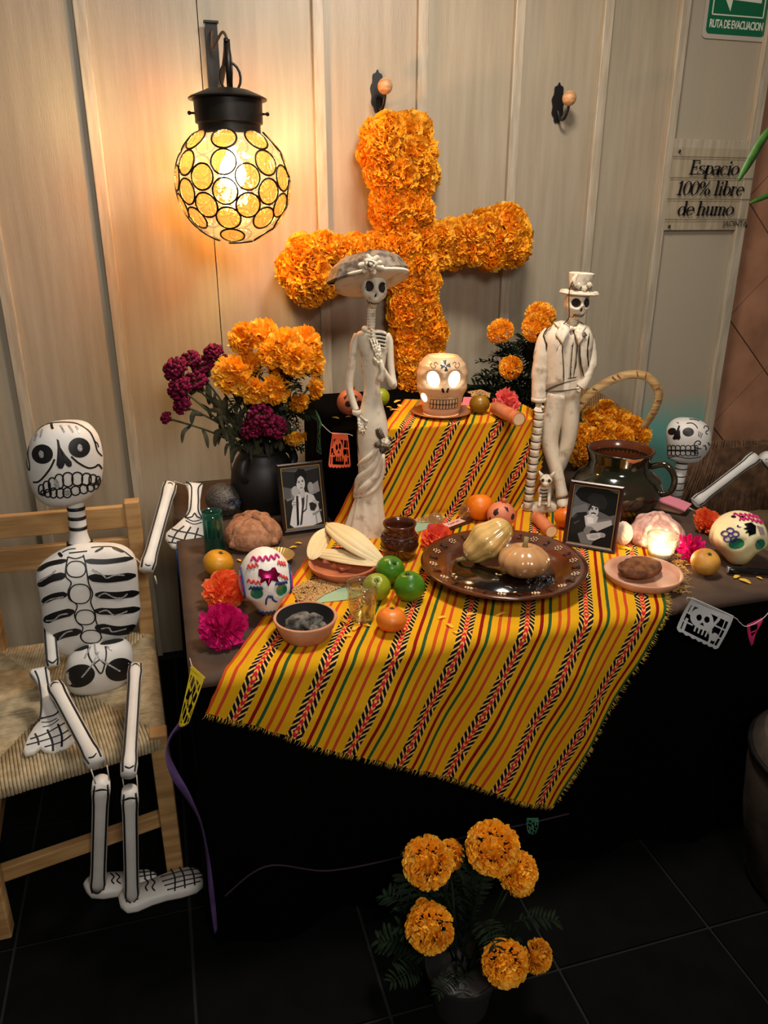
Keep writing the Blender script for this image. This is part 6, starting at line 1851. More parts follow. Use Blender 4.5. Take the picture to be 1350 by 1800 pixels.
def squash(name, label, fn, Mx, m, stem_at, stem_dir, P0):
    b = MB(); nv, nu = 26, 60; R = []
    for i in range(nv + 1):
        t_ = pi * i / nv; st = max(sin(t_), .004); ring = []
        for q in range(nu):
            a = 2 * pi * q / nu; ring.append(Mx @ Vector(fn(a, t_, st)))
        R.append(ring)
    b.rings(R, 0, True); t2 = thing(name, label, 'squash', P0, fr.rz, 'squash on the platter'); zm = min(p.z for p in b.v)
    for p in b.v: p.z -= zm
    b.build('squash_body', m, t2)
    s_ = MB(); A = Mx @ Vector(stem_at); A.z -= zm; D = (Mx.to_3x3() @ Vector(stem_dir)).normalized()
    s_.tube([A - D * .004, A + D * .01, A + D * .026], [.0085, .006, .0065], 7); s_.build('stalk', mat('squash_stalk', (150, 132, 82), .7), t2)


M_sq1 = mat('candied_squash', (226, 184, 112), .16, col2=(180, 150, 78), vs=12, lo=.42, hi=.62, coat=.9, bump=.3, bs=40, sss=.15)
M_sq2 = mat('candied_squash_pale', (206, 158, 106), .2, col2=(182, 128, 80), vs=5, coat=.8, bump=.15, bs=30, sss=.15)
r_ = 45 * k
def f2(a, t_, st):
    rib = 1 - .10 * (1 - abs(cos(a * 5.5))) ** 2; return (st * cos(a) * r_ * rib, st * sin(a) * r_ * rib, -cos(t_) * r_ * .66 * (1 - .2 * sstep(.4, 0, st)))
L0 = fr.l(919, 1022, 0); Pq = onz(919, 1012, CZ + .011)
squash('squash', 'round ribbed candied squash with upright stalk on the platter', f2, Matrix.Rotation(rad(-6), 4, 'X'), M_sq2, (0, 0, r_ * .55), (.1, -.1, 1), Pq)
rl = 50 * k
def f1(a, t_, st):
    x = -cos(t_); w = .66 + .05 * cos(2.2 * x * pi); rib = 1 - .10 * (1 - abs(cos(a * 5))) ** 2
    return (st * cos(a) * rl * w * rib * 1.0, st * sin(a) * rl * w * rib, x * rl * 1.0)
Pq = onz(855, 988, CZ + .011)
M1 = Matrix.Rotation(rad(-12), 4, 'X') @ Matrix.Rotation(rad(47), 4, 'Y')
squash('squash', 'elongated candied squash leaning over the round one', f1, M1, M_sq1, (0, 0, -rl), (-.4, 0, -1), Pq)
M_seedw = mat('squash_seed', (226, 196, 144), .5)
sd_ = MB(); sd_.ell((0, 0, 0), (.0055, .0032, .0015), 10, 6); sme = sd_.mesh('squash_seed', M_seedw)
for i, (u, v) in enumerate(((797, 1009), (802, 1014), (826, 1034), (833, 1035), (886, 1041), (905, 1041), (873, 1009), (879, 1010))):
    o = link('squash_seed', sme, None, onz(u, v, CZ + .0132), (0, 0, i * 1.3)); tag(o, 'pale squash seed in the platter syrup, ' + ('farthest left', 'next to the leftmost one', 'front left of the pair', 'front right of the pair', 'at the front rim below the round squash', 'rightmost at the front rim', 'left under the long squash', 'right under the long squash')[i], 'seed', 'seeds in the syrup')
b = MB(); rn = random.Random(6)
for i in range(46): q = onz(rn.uniform(925, 985), rn.uniform(1015, 1038), CZ + .0125) - P; b.ell((q.x * cos(fr.rz) + q.y * sin(fr.rz), -q.x * sin(fr.rz) + q.y * cos(fr.rz), .013), rn.uniform(.002, .0055), 6, 4)
o = b.build('syrup_bubbles', mat('syrup_bubble', (30, 16, 8), .05, coat=1), pl_); o['kind'] = 'stuff'

# ---------- saucer and cookie on the right
t, fr, k, r0, r1 = bowl('clay_saucer', 1129, 1019, .026, 118, 134, 'pale clay saucer holding the brown cookie', mat('pink_clay', (214, 162, 134), .55, col2=(196, 140, 112), vs=10), 'dish', th=.006, z=CZ)
Pc = onz(1123, 1010, CZ + .008); c_ = thing('cookie', 'coarse brown cookie lying in the pale saucer', 'cookie', Pc, .3)
b = MB(); b.ell((0, 0, .017), (.064, .047, .020), 40, 20)
for p in b.v: p *= 1 + .09 * noise.noise(p * 70) + .05 * noise.noise(p * 180)
zm = min(p.z for p in b.v)
for p in b.v: p.z -= zm
b.build('cookie_crumb', mat('cookie', (134, 82, 44), .9, col2=(86, 48, 24), vs=40, bump=.9, bs=90), c_)

# ---------- sweet breads
M_bread = mat('sugared_bread', (176, 126, 92), .75, col2=(146, 98, 66), vs=60, bump=.6, bs=160)
def bread(u, v, wpx, label, m, hr=.56, z=TZ, seed=0):
    P = onz(u, v, z); fr = Fr(P); k = fr.k; R0 = wpx / 2 * k; H = R0 * 2 * hr
    t = thing('bread_of_the_dead', label, 'bread', P, fr.rz, 'sweet breads'); b = MB()
    b.lathe([(.0006, 0), (R0 * .86, 0), (R0 * .97, H * .12), (R0, H * .28), (R0 * .93, H * .5), (R0 * .76, H * .72), (R0 * .5, H * .89), (R0 * .22, H * .97), (.0006, H)], 44, fn=lambda a, zz: 1 + .03 * sin(3 * a + seed)); b.build('loaf', m, t)
    for q in range(4):
        a = q * pi / 2 + .5 + seed * .3; d = Vector((cos(a), sin(a), 0)); pts = []; rs = []
        for i in range(13):
            f = i / 12; th_ = lerp(.12, 1.42, f); pts.append(Vector((d.x * R0 * sin(th_) * .99, d.y * R0 * sin(th_) * .99, H * max(.03, cos(th_) * 1.0 * .98 + .02)))); rs.append(R0 * (.115 + .04 * cos(f * 4 * pi)))
        b = MB(); b.tube(pts, rs, 10); b.build('bone_strip', m, t)
    b = MB(); b.ell((0, 0, H * 1.0), (R0 * .22, R0 * .22, R0 * .16), 14, 10); b.build('knob', m, t)


bread(445, 953, 102, 'brown bread of the dead beside the teal shot glass', M_bread, .50, TZ, 1)
M_bread2 = mat('sugared_bread_pale', (214, 176, 166), .75, col2=(186, 140, 128), vs=60, bump=.6, bs=160)
bread(1152, 953, 96, 'pale sugared bread of the dead behind the lit candle', M_bread2, .52, TZ, 2)
# sliced pink-topped bread
P = onz(1163, 893); fr = Fr(P); k = fr.k; t = thing('bread_slice', 'pink-topped sugared bread slice behind the round bread', 'bread', P, fr.rz - .25)
out = [(-40 * k, .0), (36 * k, 0), (44 * k, .018), (20 * k, .030), (-30 * k, .048), (-42 * k, .02)]
b = MB(); b.prism([(x, z_ * .8) for x, z_ in out], -.03, .035); b.build('crumb', mat('bread_crumb', (150, 106, 84), .9, bump=.6, bs=120), t, False, bevel=.006)
b = MB(); b.add([(-30 * k, -.034, .041), (20 * k, -.034, .027), (44 * k, -.034, .018), (44 * k, .038, .018), (20 * k, .038, .027), (-30 * k, .038, .041)], [[0, 1, 4, 5], [1, 2, 3, 4]]); b.build('pink_icing', mat('pink_icing', (220, 130, 146), .6, bump=.3), t, False, solid=.005)
# white and pink coconut sweet
P = onz(1094, 957); fr = Fr(P); t = thing('coconut_sweet', 'white and pink coconut sweet behind the moustached man photo', 'sweet', P, fr.rz)
b = MB(); b.ell((0, 0, .032), (.026, .03, .034), 28, 18)
for p in b.v: p *= 1 + .08 * noise.noise(p * 90)
zm = min(p.z for p in b.v)
for p in b.v: p.z -= zm
b.build('sweet_body', mat('coconut', (240, 214, 196), .8, col2=(228, 96, 116), vs=22, lo=.52, hi=.7, bump=.8, bs=140), t)
# ------------------------------------------------------------------ framed photographs
def grey(v): return mat('photo_grey_%d' % v, (v, v, v), .25, spec=.4)


def framed(label, c0, c1, vtop, lean, m_frame, shapes, bw=.013):
    A, B = onz(c0[0], c0[1], TZ + .002), onz(c1[0], c1[1], TZ + .002)
    w = (B - A).length; rz = atan2(B.y - A.y, B.x - A.x); mid = (A + B) / 2
    ax, ay = Vector((cos(rz), sin(rz), 0)), Vector((-sin(rz), cos(rz), 0)); up = ay * sin(lean) + Vector((0, 0, cos(lean)))
    h = .1
    for _ in range(60):
        if proj(mid + up * h)[1] > vtop: h += .004
    t = thing('photo_frame', label, 'photo frame', mid, rz)
    tilt = Matrix.Rotation(-lean, 4, 'X')
    def put(o): o.rotation_euler = (-lean, 0, 0); return o
    hw = w / 2
    for (x0, z0, x1, z1, inn) in ((-hw, 0, hw, 0, (0, 1)), (hw, 0, hw, h, (-1, 0)), (hw, h, -hw, h, (0, -1)), (-hw, h, -hw, 0, (1, 0))):
        dx, dz = x1 - x0, z1 - z0; L = sqrt(dx * dx + dz * dz); dx /= L; dz /= L; R = []
        for (px, pz, s_) in ((x0, z0, 1), (x1, z1, -1)):
            ring = []
            for (o_, y_) in ((0, .002), (0, -.010), (.004, -.013), (.008, -.011), (bw, -.006), (bw, .002)):
                ring.append(Vector((px + (inn[0] + dx * s_) * o_, y_, pz + (inn[1] + dz * s_) * o_)))
            R.append(ring)
        b = MB(); b.rings(R, 0, True); put(b.build('frame_rail', m_frame, t, False))
    gm = mat('gilt', (196, 160, 96), .35, metal=.7); b = MB(); e = bw - .001
    for (x0, z0, x1, z1) in ((-hw + e, e, hw - e, e), (hw - e, e, hw - e, h - e), (hw - e, h - e, -hw + e, h - e), (-hw + e, h - e, -hw + e, e)): b.bar((x0, -.0065, z0), (x1, -.0065, z1), .0028, .002, ref=(0, 1, 0))
    put(b.build('gilt_edge', gm, t, False))
    b = MB(); b.box((0, .003, h / 2), (w - .006, .004, h - .006)); put(b.build('back_board', M_dark, t, False))
    iw, ih = w - 2 * bw, h - 2 * bw; vals = sorted(set(s_[0] for s_ in shapes)); pm = MB()
    for i, (g_, pts) in enumerate(shapes):
        pm.add([Vector((-iw / 2 + iw * x, -.0005 - .00006 * i, bw + ih * (1 - y))) for x, y in pts], [list(range(len(pts)))], vals.index(g_))
    put(pm.build('photograph', [grey(v) for v in vals], t, False))
    b = MB(); p0 = up * (h * .55); b.bar((0, ay.y * 0 + h * .55 * sin(lean) + .004, h * .55 * cos(lean)), (0, h * .55 * sin(lean) + .06, .001), .003, .04, ref=(0, 0, 1)); b.build('easel_leg', M_dark, t, False)
    return t


def el(cx, cy, rx, ry, n=18): return [(cx + rx * cos(2 * pi * i / n), cy + ry * sin(2 * pi * i / n)) for i in range(n)]


FULL = [(0, 0), (1, 0), (1, 1), (0, 1)]
framed('framed black and white photo of a singer holding a microphone', (497, 938), (577, 927), 815, rad(14), mat('dark_frame_wood', (36, 26, 22), .35, col2=(24, 18, 15), vs=20), [
    (38, FULL), (120, [(.05, .38), (.28, .33), (.3, .52), (.08, .55)]), (90, [(0, .3), (.2, .34), (.2, .5), (0, .52)]), (150, [(.66, .36), (.95, .26), (.98, .44), (.7, .5)]), (176, el(.33, .40, .10, .09)), (170, el(.74, .36, .08, .09)), (96, [(.0, .0), (1, 0), (1, .05), (.5, .09), (0, .05)]),
    (214, [(.30, .48), (.46, .44), (.62, .43), (.80, .50), (.90, .66), (.96, .96), (.72, 1), (.20, 1), (.10, .94), (.18, .74)]), (232, [(.36, .52), (.50, .47), (.52, .78), (.40, .95), (.30, .8)]), (60, [(.47, .46), (.56, .45), (.54, .60), (.42, .96), (.36, .98), (.46, .66)]),
    (196, [(.43, .38), (.57, .38), (.58, .48), (.50, .53), (.44, .48)]), (206, el(.485, .275, .115, .125)), (22, [(.34, .25), (.35, .10), (.47, .03), (.62, .05), (.67, .15), (.63, .24), (.60, .17), (.50, .15), (.42, .19), (.38, .28)]), (40, el(.445, .255, .025, .011, 10)), (40, el(.54, .245, .025, .011, 10)), (40, [(.42, .235), (.47, .225), (.47, .232), (.42, .244)]), (40, [(.515, .222), (.57, .222), (.57, .231), (.515, .231)]), (130, [(.487, .27), (.51, .31), (.485, .315)]), (96, [(.45, .345), (.53, .34), (.525, .355), (.46, .36)]),
    (200, el(.30, .60, .10, .07)), (28, [(.33, .50), (.39, .50), (.34, .96), (.28, .98)]), (70, el(.36, .50, .035, .03, 12)), (60, [(.22, .57), (.38, .585), (.38, .592), (.22, .578)]), (60, [(.21, .61), (.37, .62), (.37, .627), (.21, .618)]), (44, [(.66, .62), (.80, .60), (.86, .68), (.78, .76), (.68, .74)]), (190, [(.78, .56), (.93, .62), (.90, .66), (.76, .62)]), (50, [(.62, .48), (.645, .48), (.58, .72), (.46, .78), (.45, .765), (.56, .70)]), (150, [(.72, .80), (.98, .74), (.98, .77), (.74, .83)]), (150, [(.80, .78), (.82, .78), (.84, .98), (.81, .98)])])
framed('framed black and white photo of a moustached man in a wide hat', (989, 957), (1081, 973), 850, rad(13), mat('mahogany_frame', (58, 24, 24), .3, col2=(36, 15, 15), vs=16), [
    (92, FULL), (112, [(0, .4), (.3, .3), (.6, .55), (.9, .5), (1, .8), (1, 1), (0, 1)]), (20, [(.02, .16), (.10, .04), (.30, 0), (.70, 0), (.98, .06), (1, .20), (.99, .42), (.86, .46), (.62, .40), (.40, .30), (.18, .26)]), (34, [(.30, .22), (.42, .10), (.66, .10), (.78, .24), (.74, .36), (.5, .36)]),
    (30, [(.0, .60), (.12, .48), (.34, .44), (.40, .60), (.34, .78), (.20, .84), (.30, 1), (0, 1)]), (24, [(.72, .62), (1, .60), (1, 1), (.55, 1), (.62, .85)]), (196, [(.30, .52), (.44, .46), (.62, .50), (.58, .66), (.36, .68)]), (224, [(.36, .54), (.50, .50), (.54, .62), (.40, .64)]),
    (190, el(.495, .40, .115, .125)), (40, [(.36, .40), (.40, .29), (.56, .26), (.63, .34), (.61, .42), (.585, .34), (.45, .32), (.40, .42)]), (28, [(.44, .445), (.50, .43), (.56, .445), (.55, .465), (.50, .452), (.45, .465)]), (230, [(.46, .472), (.535, .470), (.53, .485), (.47, .488)]), (30, el(.455, .375, .022, .012, 10)), (30, el(.545, .37, .022, .012, 10)), (24, [(.42, .352), (.48, .345), (.48, .357), (.42, .365)]), (24, [(.52, .342), (.58, .345), (.58, .357), (.52, .354)]),
    (176, [(.36, .70), (.60, .60), (.92, .52), (.95, .60), (.70, .72), (.50, .82), (.38, .80)]), (120, el(.46, .77, .13, .085)), (30, el(.57, .785, .09, .05)), (186, [(.40, .84), (.52, .80), (.72, .76), (.84, .78), (.76, .84), (.60, .92), (.46, .92)]), (60, [(.50, .845), (.66, .81), (.66, .815), (.50, .852)]), (60, [(.50, .875), (.68, .835), (.68, .842), (.50, .882)]), (150, el(.78, .80, .06, .04)), (64, [(.05, .56), (.14, .50), (.15, .52), (.07, .59)]), (70, [(.08, .66), (.2, .6), (.21, .62), (.1, .69)])])

# ------------------------------------------------------------------ sugar skulls
M_sugar = mat('sugar_white', (236, 230, 218), .5, sss=.25, bump=.15, bs=200)
M_sugary = mat('sugar_yellow', (232, 218, 172), .5, col2=(222, 190, 84), vs=9, lo=.5, hi=.72, sss=.25, bump=.15, bs=200)
M_icb, M_icr, M_icm, M_icp = mat('icing_blue', (28, 62, 120), .5), mat('icing_red', (220, 70, 70), .5), mat('icing_magenta', (196, 24, 110), .5), mat('icing_purple', (56, 44, 130), .5)
M_foil = mat('magenta_foil', (150, 16, 70), .25, metal=.8); M_seq = mat('green_sequin', (16, 140, 104), .2, metal=.35, coat=.8); M_seqk = mat('dark_foil', (14, 14, 26), .2, metal=.6); M_pinkf = mat('pale_foil', (220, 190, 190), .25, metal=.7)


def squig(x0, z0, x1, z1, n, amp):
    return [(lerp(x0, x1, i / (2 * n)), lerp(z0, z1, i / (2 * n)) + (amp if i % 2 else -amp)) for i in range(2 * n + 1)]


def ice(S_, parent, name, lines, w, m):
    for pts in lines:
        b = MB(); P_ = [S_.hit(*p) for p in (lambda q: [(v.x, v.y) for v in spl([Vector((a, c, 0)) for a, c in q], max(10, 4 * len(q)))])(pts)]
        b.tube(P_, w, 6); b.build(name, m, parent)


P = onz(470, 1074); fr = Fr(P); k = fr.k; w, h = 46 * k, 60 * k
t = thing('sugar_skull', 'white sugar skull with green sequin eyes and magenta foil at left', 'skull', P + Vector((0, 0, .001)), fr.rz + .12)
sk = skull_mb(w, w * 1.12, h, jaw=.66, eye=(.46, -.16, .25, .2), eye_d=.12, nose=(0, -.42, .12), nose_d=.06, flat=-.96)
M0 = Matrix.Translation((0, 0, h * .93)) @ Matrix.Rotation(rad(-14), 4, 'X'); s_ = MB(); s_.merge(sk, M0); zm = min(p.z for p in s_.v)
for p in s_.v: p.z = max(p.z - zm, 0)
body = s_.build('skull_body', M_sugar, t); M0 = Matrix.Translation((0, 0, -zm)) @ M0; S_ = Skin(s_, .0012, M0)
for sx in (-1, 1):
    b = MB(); S_.oval(b, sx * .45 * w, -.16 * h, .22 * w, .175 * h); b.build('sequin_eye', M_seq, body)
S_.off = .002
b = MB(); S_.patch(b, [(-.34 * w, .34 * h), (-.3 * w, .5 * h), (.28 * w, .5 * h), (.34 * w, .36 * h), (.50 * w, .28 * h), (.3 * w, .24 * h), (.36 * w, .08 * h), (.1 * w, .18 * h), (-.04 * w, .02 * h), (-.12 * w, .2 * h), (-.34 * w, .1 * h), (-.26 * w, .26 * h)], 0, 3); b.build('foil_band', M_foil, body)
ice(S_, body, 'blue_icing', [squig(-.68 * w, .0, -.24 * w, .0, 4, .035 * h), squig(.22 * w, .06 * h, .66 * w, .04 * h, 4, .035 * h), squig(-.42 * w, -.82 * h, .2 * w, -.82 * h, 5, .05 * h), [(-.16 * w, -.5 * h), (-.14 * w, -.36 * h), (-.06 * w, -.24 * h), (.0, -.3 * h), (.06 * w, -.26 * h), (.12 * w, -.4 * h), (.22 * w, -.46 * h)], squig(-.86 * w, .5 * h, -.84 * w, -.3 * h, 6, .012 * h), squig(.86 * w, .45 * h, .8 * w, -.35 * h, 6, .012 * h)], .0022, M_icb)
ice(S_, body, 'red_icing', [squig(-.72 * w, .2 * h, -.3 * w, .14 * h, 3, .05 * h), squig(-.66 * w, .55 * h, -.3 * w, .62 * h, 3, .05 * h), squig(.4 * w, .28 * h, .7 * w, .12 * h, 3, .04 * h), squig(.4 * w, .6 * h, .7 * w, .5 * h, 3, .05 * h)], .002, M_icr)
ice(S_, body, 'magenta_icing', [squig(-.5 * w, .75 * h, .5 * w, .75 * h, 5, .05 * h), squig(-.9 * w, .3 * h, -.88 * w, -.1 * h, 3, .02 * h), squig(.92 * w, .2 * h, .86 * w, -.2 * h, 3, .02 * h)], .0026, M_icm)

P = onz(1290, 985); fr = Fr(P); k = fr.k; w, h = 45 * k, 48 * k
t = thing('sugar_skull', 'yellow-tinted sugar skull with flower icing at right', 'skull', P + Vector((0, 0, .001)), fr.rz + .38)
sk = skull_mb(w, w * 1.3, h, jaw=.62, eye=(.42, -.22, .27, .22), eye_d=.14, nose=(0, -.5, .12), nose_d=.05, flat=-.96)
M0 = Matrix.Translation((0, 0, h * .9)) @ Matrix.Rotation(rad(-24), 4, 'X'); s_ = MB(); s_.merge(sk, M0); zm = min(p.z for p in s_.v)
for p in s_.v: p.z = max(p.z - zm - .006, 0)
body = s_.build('skull_body', M_sugary, t); M0 = Matrix.Translation((0, 0, -zm - .006)) @ M0; S_ = Skin(s_, .0012, M0)
for sx in (-1, 1):
    b = MB(); S_.oval(b, sx * .42 * w, -.22 * h, .23 * w, .19 * h); b.build('sequin_eye', M_seq, body)
S_.off = .0022
b = MB(); S_.patch(b, [(-.2 * w, .46 * h), (.06 * w, .52 * h), (.2 * w, .4 * h), (.16 * w, .14 * h), (-.1 * w, .04 * h), (-.04 * w, .16 * h), (-.22 * w, .14 * h), (-.12 * w, .24 * h), (-.26 * w, .3 * h), (-.12 * w, .34 * h)], 0, 3); b.build('dark_foil', M_seqk, body)
b = MB(); S_.patch(b, [(.22 * w, .42 * h), (.5 * w, .36 * h), (.56 * w, .12 * h), (.34 * w, .1 * h)], 0, 3); b.build('pale_foil', M_pinkf, body)
fl = []
for i in range(5):
    a = 2 * pi * i / 5 + .3; cx, cz_ = -.62 * w + .14 * w * cos(a), .06 * h + .16 * h * sin(a); fl.append([(cx + .09 * w * cos(2 * pi * j / 8), cz_ + .09 * h * sin(2 * pi * j / 8)) for j in range(9)])
ice(S_, body, 'flower_icing', fl, .002, M_icp)
ice(S_, body, 'magenta_icing', [squig(-.4 * w, .8 * h, .5 * w, .74 * h, 6, .05 * h), squig(-.3 * w, .62 * h, .1 * w, .66 * h, 3, .04 * h), squig(.1 * w, .6 * h, .6 * w, .55 * h, 3, .05 * h)], .0024, M_icm)
for (x, z_) in ((-.36, .38), (-.42, .72), (-.2, .7)):
    b = MB(); S_.oval(b, x * w, z_ * h, .07 * w, .04 * h, 10); b.build('sequin', M_seqk, body)

# glitter-covered skull at the back left
P = onz(395, 905); fr = Fr(P); k = fr.k; t = thing('glitter_skull', 'small dark silver glitter skull behind the teal shot glass', 'skull', P, fr.rz + .9)
sk = skull_mb(29 * k, 33 * k, 30 * k, jaw=.66, eye_d=.2); zm = min(p.z for p in sk.v)
for p in sk.v: p.z -= zm
body = sk.build('skull_body', mat('dark_glitter', (120, 112, 104), .35, metal=.35, col2=(64, 60, 60), vs=260, bump=.7, bs=300), t)
S_ = Skin(sk, .0015, Matrix.Translation((0, 0, 30 * k))); ice(S_, body, 'blue_icing', [[(-.3 * 29 * k, .2 * 30 * k), (-.1 * 29 * k, -.3 * 30 * k)], [(.3 * 29 * k, .3 * 30 * k), (.2 * 29 * k, -.2 * 30 * k)]], .003, M_icb)

# gold fluted paper case behind the white skull
P = onz(484, 987); fr = Fr(P); k = fr.k; t = thing('paper_case', 'gold fluted paper case behind the white sugar skull', 'paper case', P, fr.rz)
b = MB(); nn = 72
b.lathe([(.0006, .001), (20 * k, .001), (34 * k, .020)], nn, fn=lambda a, zz: 1 + (.03 * (1 if int(a / (2 * pi) * nn + .5) % 2 else -1) if zz > .005 else 0)); b.build('fluted_wall', mat('gold_paper', (214, 180, 110), .3, metal=.6), t, False, solid=.0006)

# ------------------------------------------------------------------ skull lantern on its saucer
M_cream = mat('cream_ceramic', (226, 190, 150), .35, col2=(214, 172, 130), vs=6, coat=.3)
P = onz(775, 728, RZ + .006); fr = Fr(P); k = fr.k
t = thing('clay_saucer', 'brown clay saucer under the skull lantern', 'dish', P, fr.rz)
b = MB(); b.lathe([(.0006, 0), (36 * k, 0), (52 * k, .010), (52 * k, .013), (47 * k, .012), (34 * k, .0055), (.0006, .005)], 40); b.build('saucer_body', mat('saucer_glaze', (160, 92, 52), .3, coat=.3), t)
P = P + Vector((0, 0, .006)); fr = Fr(P); w, h = 44 * k, 52 * k
t = thing('skull_lantern', 'cream ceramic skull lantern glowing through its eyes on the riser', 'lantern', P, fr.rz + .10)
b = MB(); nu, nv = 56, 40; R = []
for i in range(nv + 1):
    f = i / nv; z_ = h * 1.9 * f; pr = [(0, .70), (.08, .76), (.3, .84), (.5, .97), (.7, 1.0), (.85, .92), (.95, .76), (1.0, .62)]
    for (a0, r0_), (a1, r1_) in zip(pr, pr[1:]):
        if a0 <= f <= a1: rr_ = lerp(r0_, r1_, sstep(0, 1, (f - a0) / (a1 - a0))); break
    ring = []
    for q in range(nu):
        a = 2 * pi * q / nu; x, y = rr_ * cos(a), rr_ * sin(a)
        zz = f * 2 - 1
        if y < 0:
            for sx in (-1, 1):
                d = ((x - sx * .40) / .34) ** 2 + ((zz - .32) / .28) ** 2
                if d < 1.6: y += .16 * sstep(1.6, .4, d) - .05 * exp(-((d - 1.5) / .4) ** 2)
            y -= .12 * exp(-(x / .16) ** 2 - ((zz - .0) / .22) ** 2)
            y -= .06 * exp(-(x / .5) ** 2 - ((zz + .45) / .25) ** 2)
            x += .08 * math.copysign(1, x) * exp(-((abs(x) - .8) / .2) ** 2 - ((zz + .1) / .2) ** 2)
        ring.append(Vector((x * w, y * w * 1.0, z_)))
    R.append(ring)
b.rings(R, 0, False); lo_ = len(b.v)
b.lathe([(.62 * w, h * 1.9), (.56 * w, h * 1.9), (.54 * w, h * 1.84), (.6 * w, h * 1.6)], nu); body = b.build('skull_body', M_cream, t)
S_ = Skin(b, .0008, Matrix.Translation((0, 0, h * .95))); M_glow = mat('opening_glow', (255, 248, 240), .5, emit=(255, 240, 224), estr=1.5)  # emissive patches on the uncut shell stand for candle light inside
for sx in (-1, 1):
    e = MB(); S_.oval(e, sx * .40 * w, .30 * h, .235 * w, .27 * h, 26, ang=-sx * .2); e.build('eye_glow', M_glow, body)
e = MB(); S_.oval(e, -.72 * w, -.34 * h, .10 * w, .16 * h, 16, ang=.3); e.build('cheek_glow', M_glow, body)
for sx in (-1, 1): e = MB(); S_.oval(e, sx * .09 * w + .04 * w, -.02 * h, .05 * w, .085 * h, 12, ang=-sx * .3); e.build('nostril', M_paint, body)
e = MB(); z0_ = -.52 * h; SX = lambda x: x * w
for i in range(10):
    x0 = lerp(-.50, .58, i / 9)
    if i < 9:
        xm = lerp(-.50, .58, (i + .5) / 9)
        for zc_, hh in ((z0_ + .085 * h, .085 * h), (z0_ - .085 * h, .085 * h)): S_.stroke(e, [(SX(xm) + .056 * w * (abs(cos(2 * pi * j / 14)) ** .6) * (1 if cos(2 * pi * j / 14) > 0 else -1), zc_ + hh * (abs(sin(2 * pi * j / 14)) ** .6) * (1 if sin(2 * pi * j / 14) > 0 else -1)) for j in range(15)], .9 * k, 20)
S_.stroke(e, [(-.56 * w, z0_), (.6 * w, z0_)], .9 * k); e.build('teeth_outline', M_paint, body)
e = MB(); cx, cz_ = .04 * w, .74 * h
for q in range(4):
    a = q * pi / 2 + .15; S_.patch(e, [(cx + .03 * w * cos(a - .8), cz_ + .03 * w * sin(a - .8)), (cx + .20 * w * cos(a - .38), cz_ + .20 * w * sin(a - .38)), (cx + .20 * w * cos(a + .38), cz_ + .20 * w * sin(a + .38)), (cx + .03 * w * cos(a + .8), cz_ + .03 * w * sin(a + .8))], 0, 2)
e.build('painted_cross', M_paint, body)
e = MB()
for sx in (-1, 1):
    S_.stroke(e, [(sx * .28 * w + cx, .78 * h), (sx * .36 * w + cx, .84 * h), (sx * .42 * w + cx, .78 * h), (sx * .36 * w + cx, .72 * h), (sx * .46 * w + cx, .66 * h), (sx * .56 * w + cx, .74 * h), (sx * .50 * w + cx, .80 * h)], .9 * k, 24)
e.build('painted_swirls', mat('brown_paint', (90, 40, 26), .5), body)
for i in range(11):
    e = MB(); S_.oval(e, lerp(-.46, .54, i / 10) * w, (-.27 + .02 * cos(i)) * h, .014 * w, .012 * h, 8, k=1); e.build('painted_dot', M_paint, body)
ld = bpy.data.lights.new('lantern_candle', 'POINT'); ld.energy = .6; ld.color = (1, .86, .66); ld.shadow_soft_size = .01
lo2 = bpy.data.objects.new('lantern_candle', ld); COL.objects.link(lo2); lo2.parent = t; lo2.location = (0, 0, h * .8)

# ------------------------------------------------------------------ clay ball skulls
def ball_skull(u, v, r_px, label, z, seed, eyes, cuts):
    P = onz(u, v, z + .04)
    for _ in range(4): r = r_px * kk(P); P = onz(u, v, z + r * .95)
    fr = Fr(Vector((P.x, P.y, z))); t = thing('clay_skull_ball', label, 'ornament', fr.P, fr.rz); b = MB(); b.ell((0, 0, r * .97), (r, r, r * .97), 32, 22)
    body = b.build('ball', mat('coral_clay', (214, 126, 92), .55, col2=(200, 108, 76), vs=9), t); S_ = Skin(b, .0008, Matrix.Translation((0, 0, r)))
    for (x, zz, rx, rz_, a) in eyes: e = MB(); S_.oval(e, x * r, zz * r, rx * r, rz_ * r, 20, ang=a); e.build('cut_opening', M_paint, body)
    for pts in cuts: e = MB(); S_.patch(e, [(x * r, zz * r) for x, zz in pts], 0, 3); e.build('painted_wedge', M_paint, body)
    b = MB(); S3 = [(.05 * r, 0, 1.9 * r), (.2 * r, .05 * r, 2.12 * r), (.3 * r, .1 * r, 2.05 * r)]; b.tube([Vector(q) for q in S3], [.12 * r, .2 * r, .1 * r], 7); b.build('broken_stub', M_terra, t)


ball_skull(881, 906, 25, 'small coral clay skull ball behind the squash platter', CZ, 1, [(-.02, -.08, .22, .2, 0), (.78, .12, .12, .2, 0)], [[(-.5, .55), (-.22, .72), (-.18, .4), (-.42, .2), (-.56, .34)], [(.15, .8), (.42, .72), (.5, .45), (.3, .62)], [(-.86, -.2), (-.72, .1), (-.66, -.2)]])
ball_skull(616, 708, 24, 'coral clay skull ball on the riser behind the plaster lady', RZ + .002, 2, [(-.16, .08, .22, .22, 0), (.62, .06, .2, .22, 0)], [[(-.5, .5), (-.2, .72), (-.3, .45), (-.42, .36)], [(.2, .72), (.5, .55), (.42, .42), (.3, .52)], [(-.55, -.42), (.1, -.48), (.6, -.42), (.1, -.56)]])

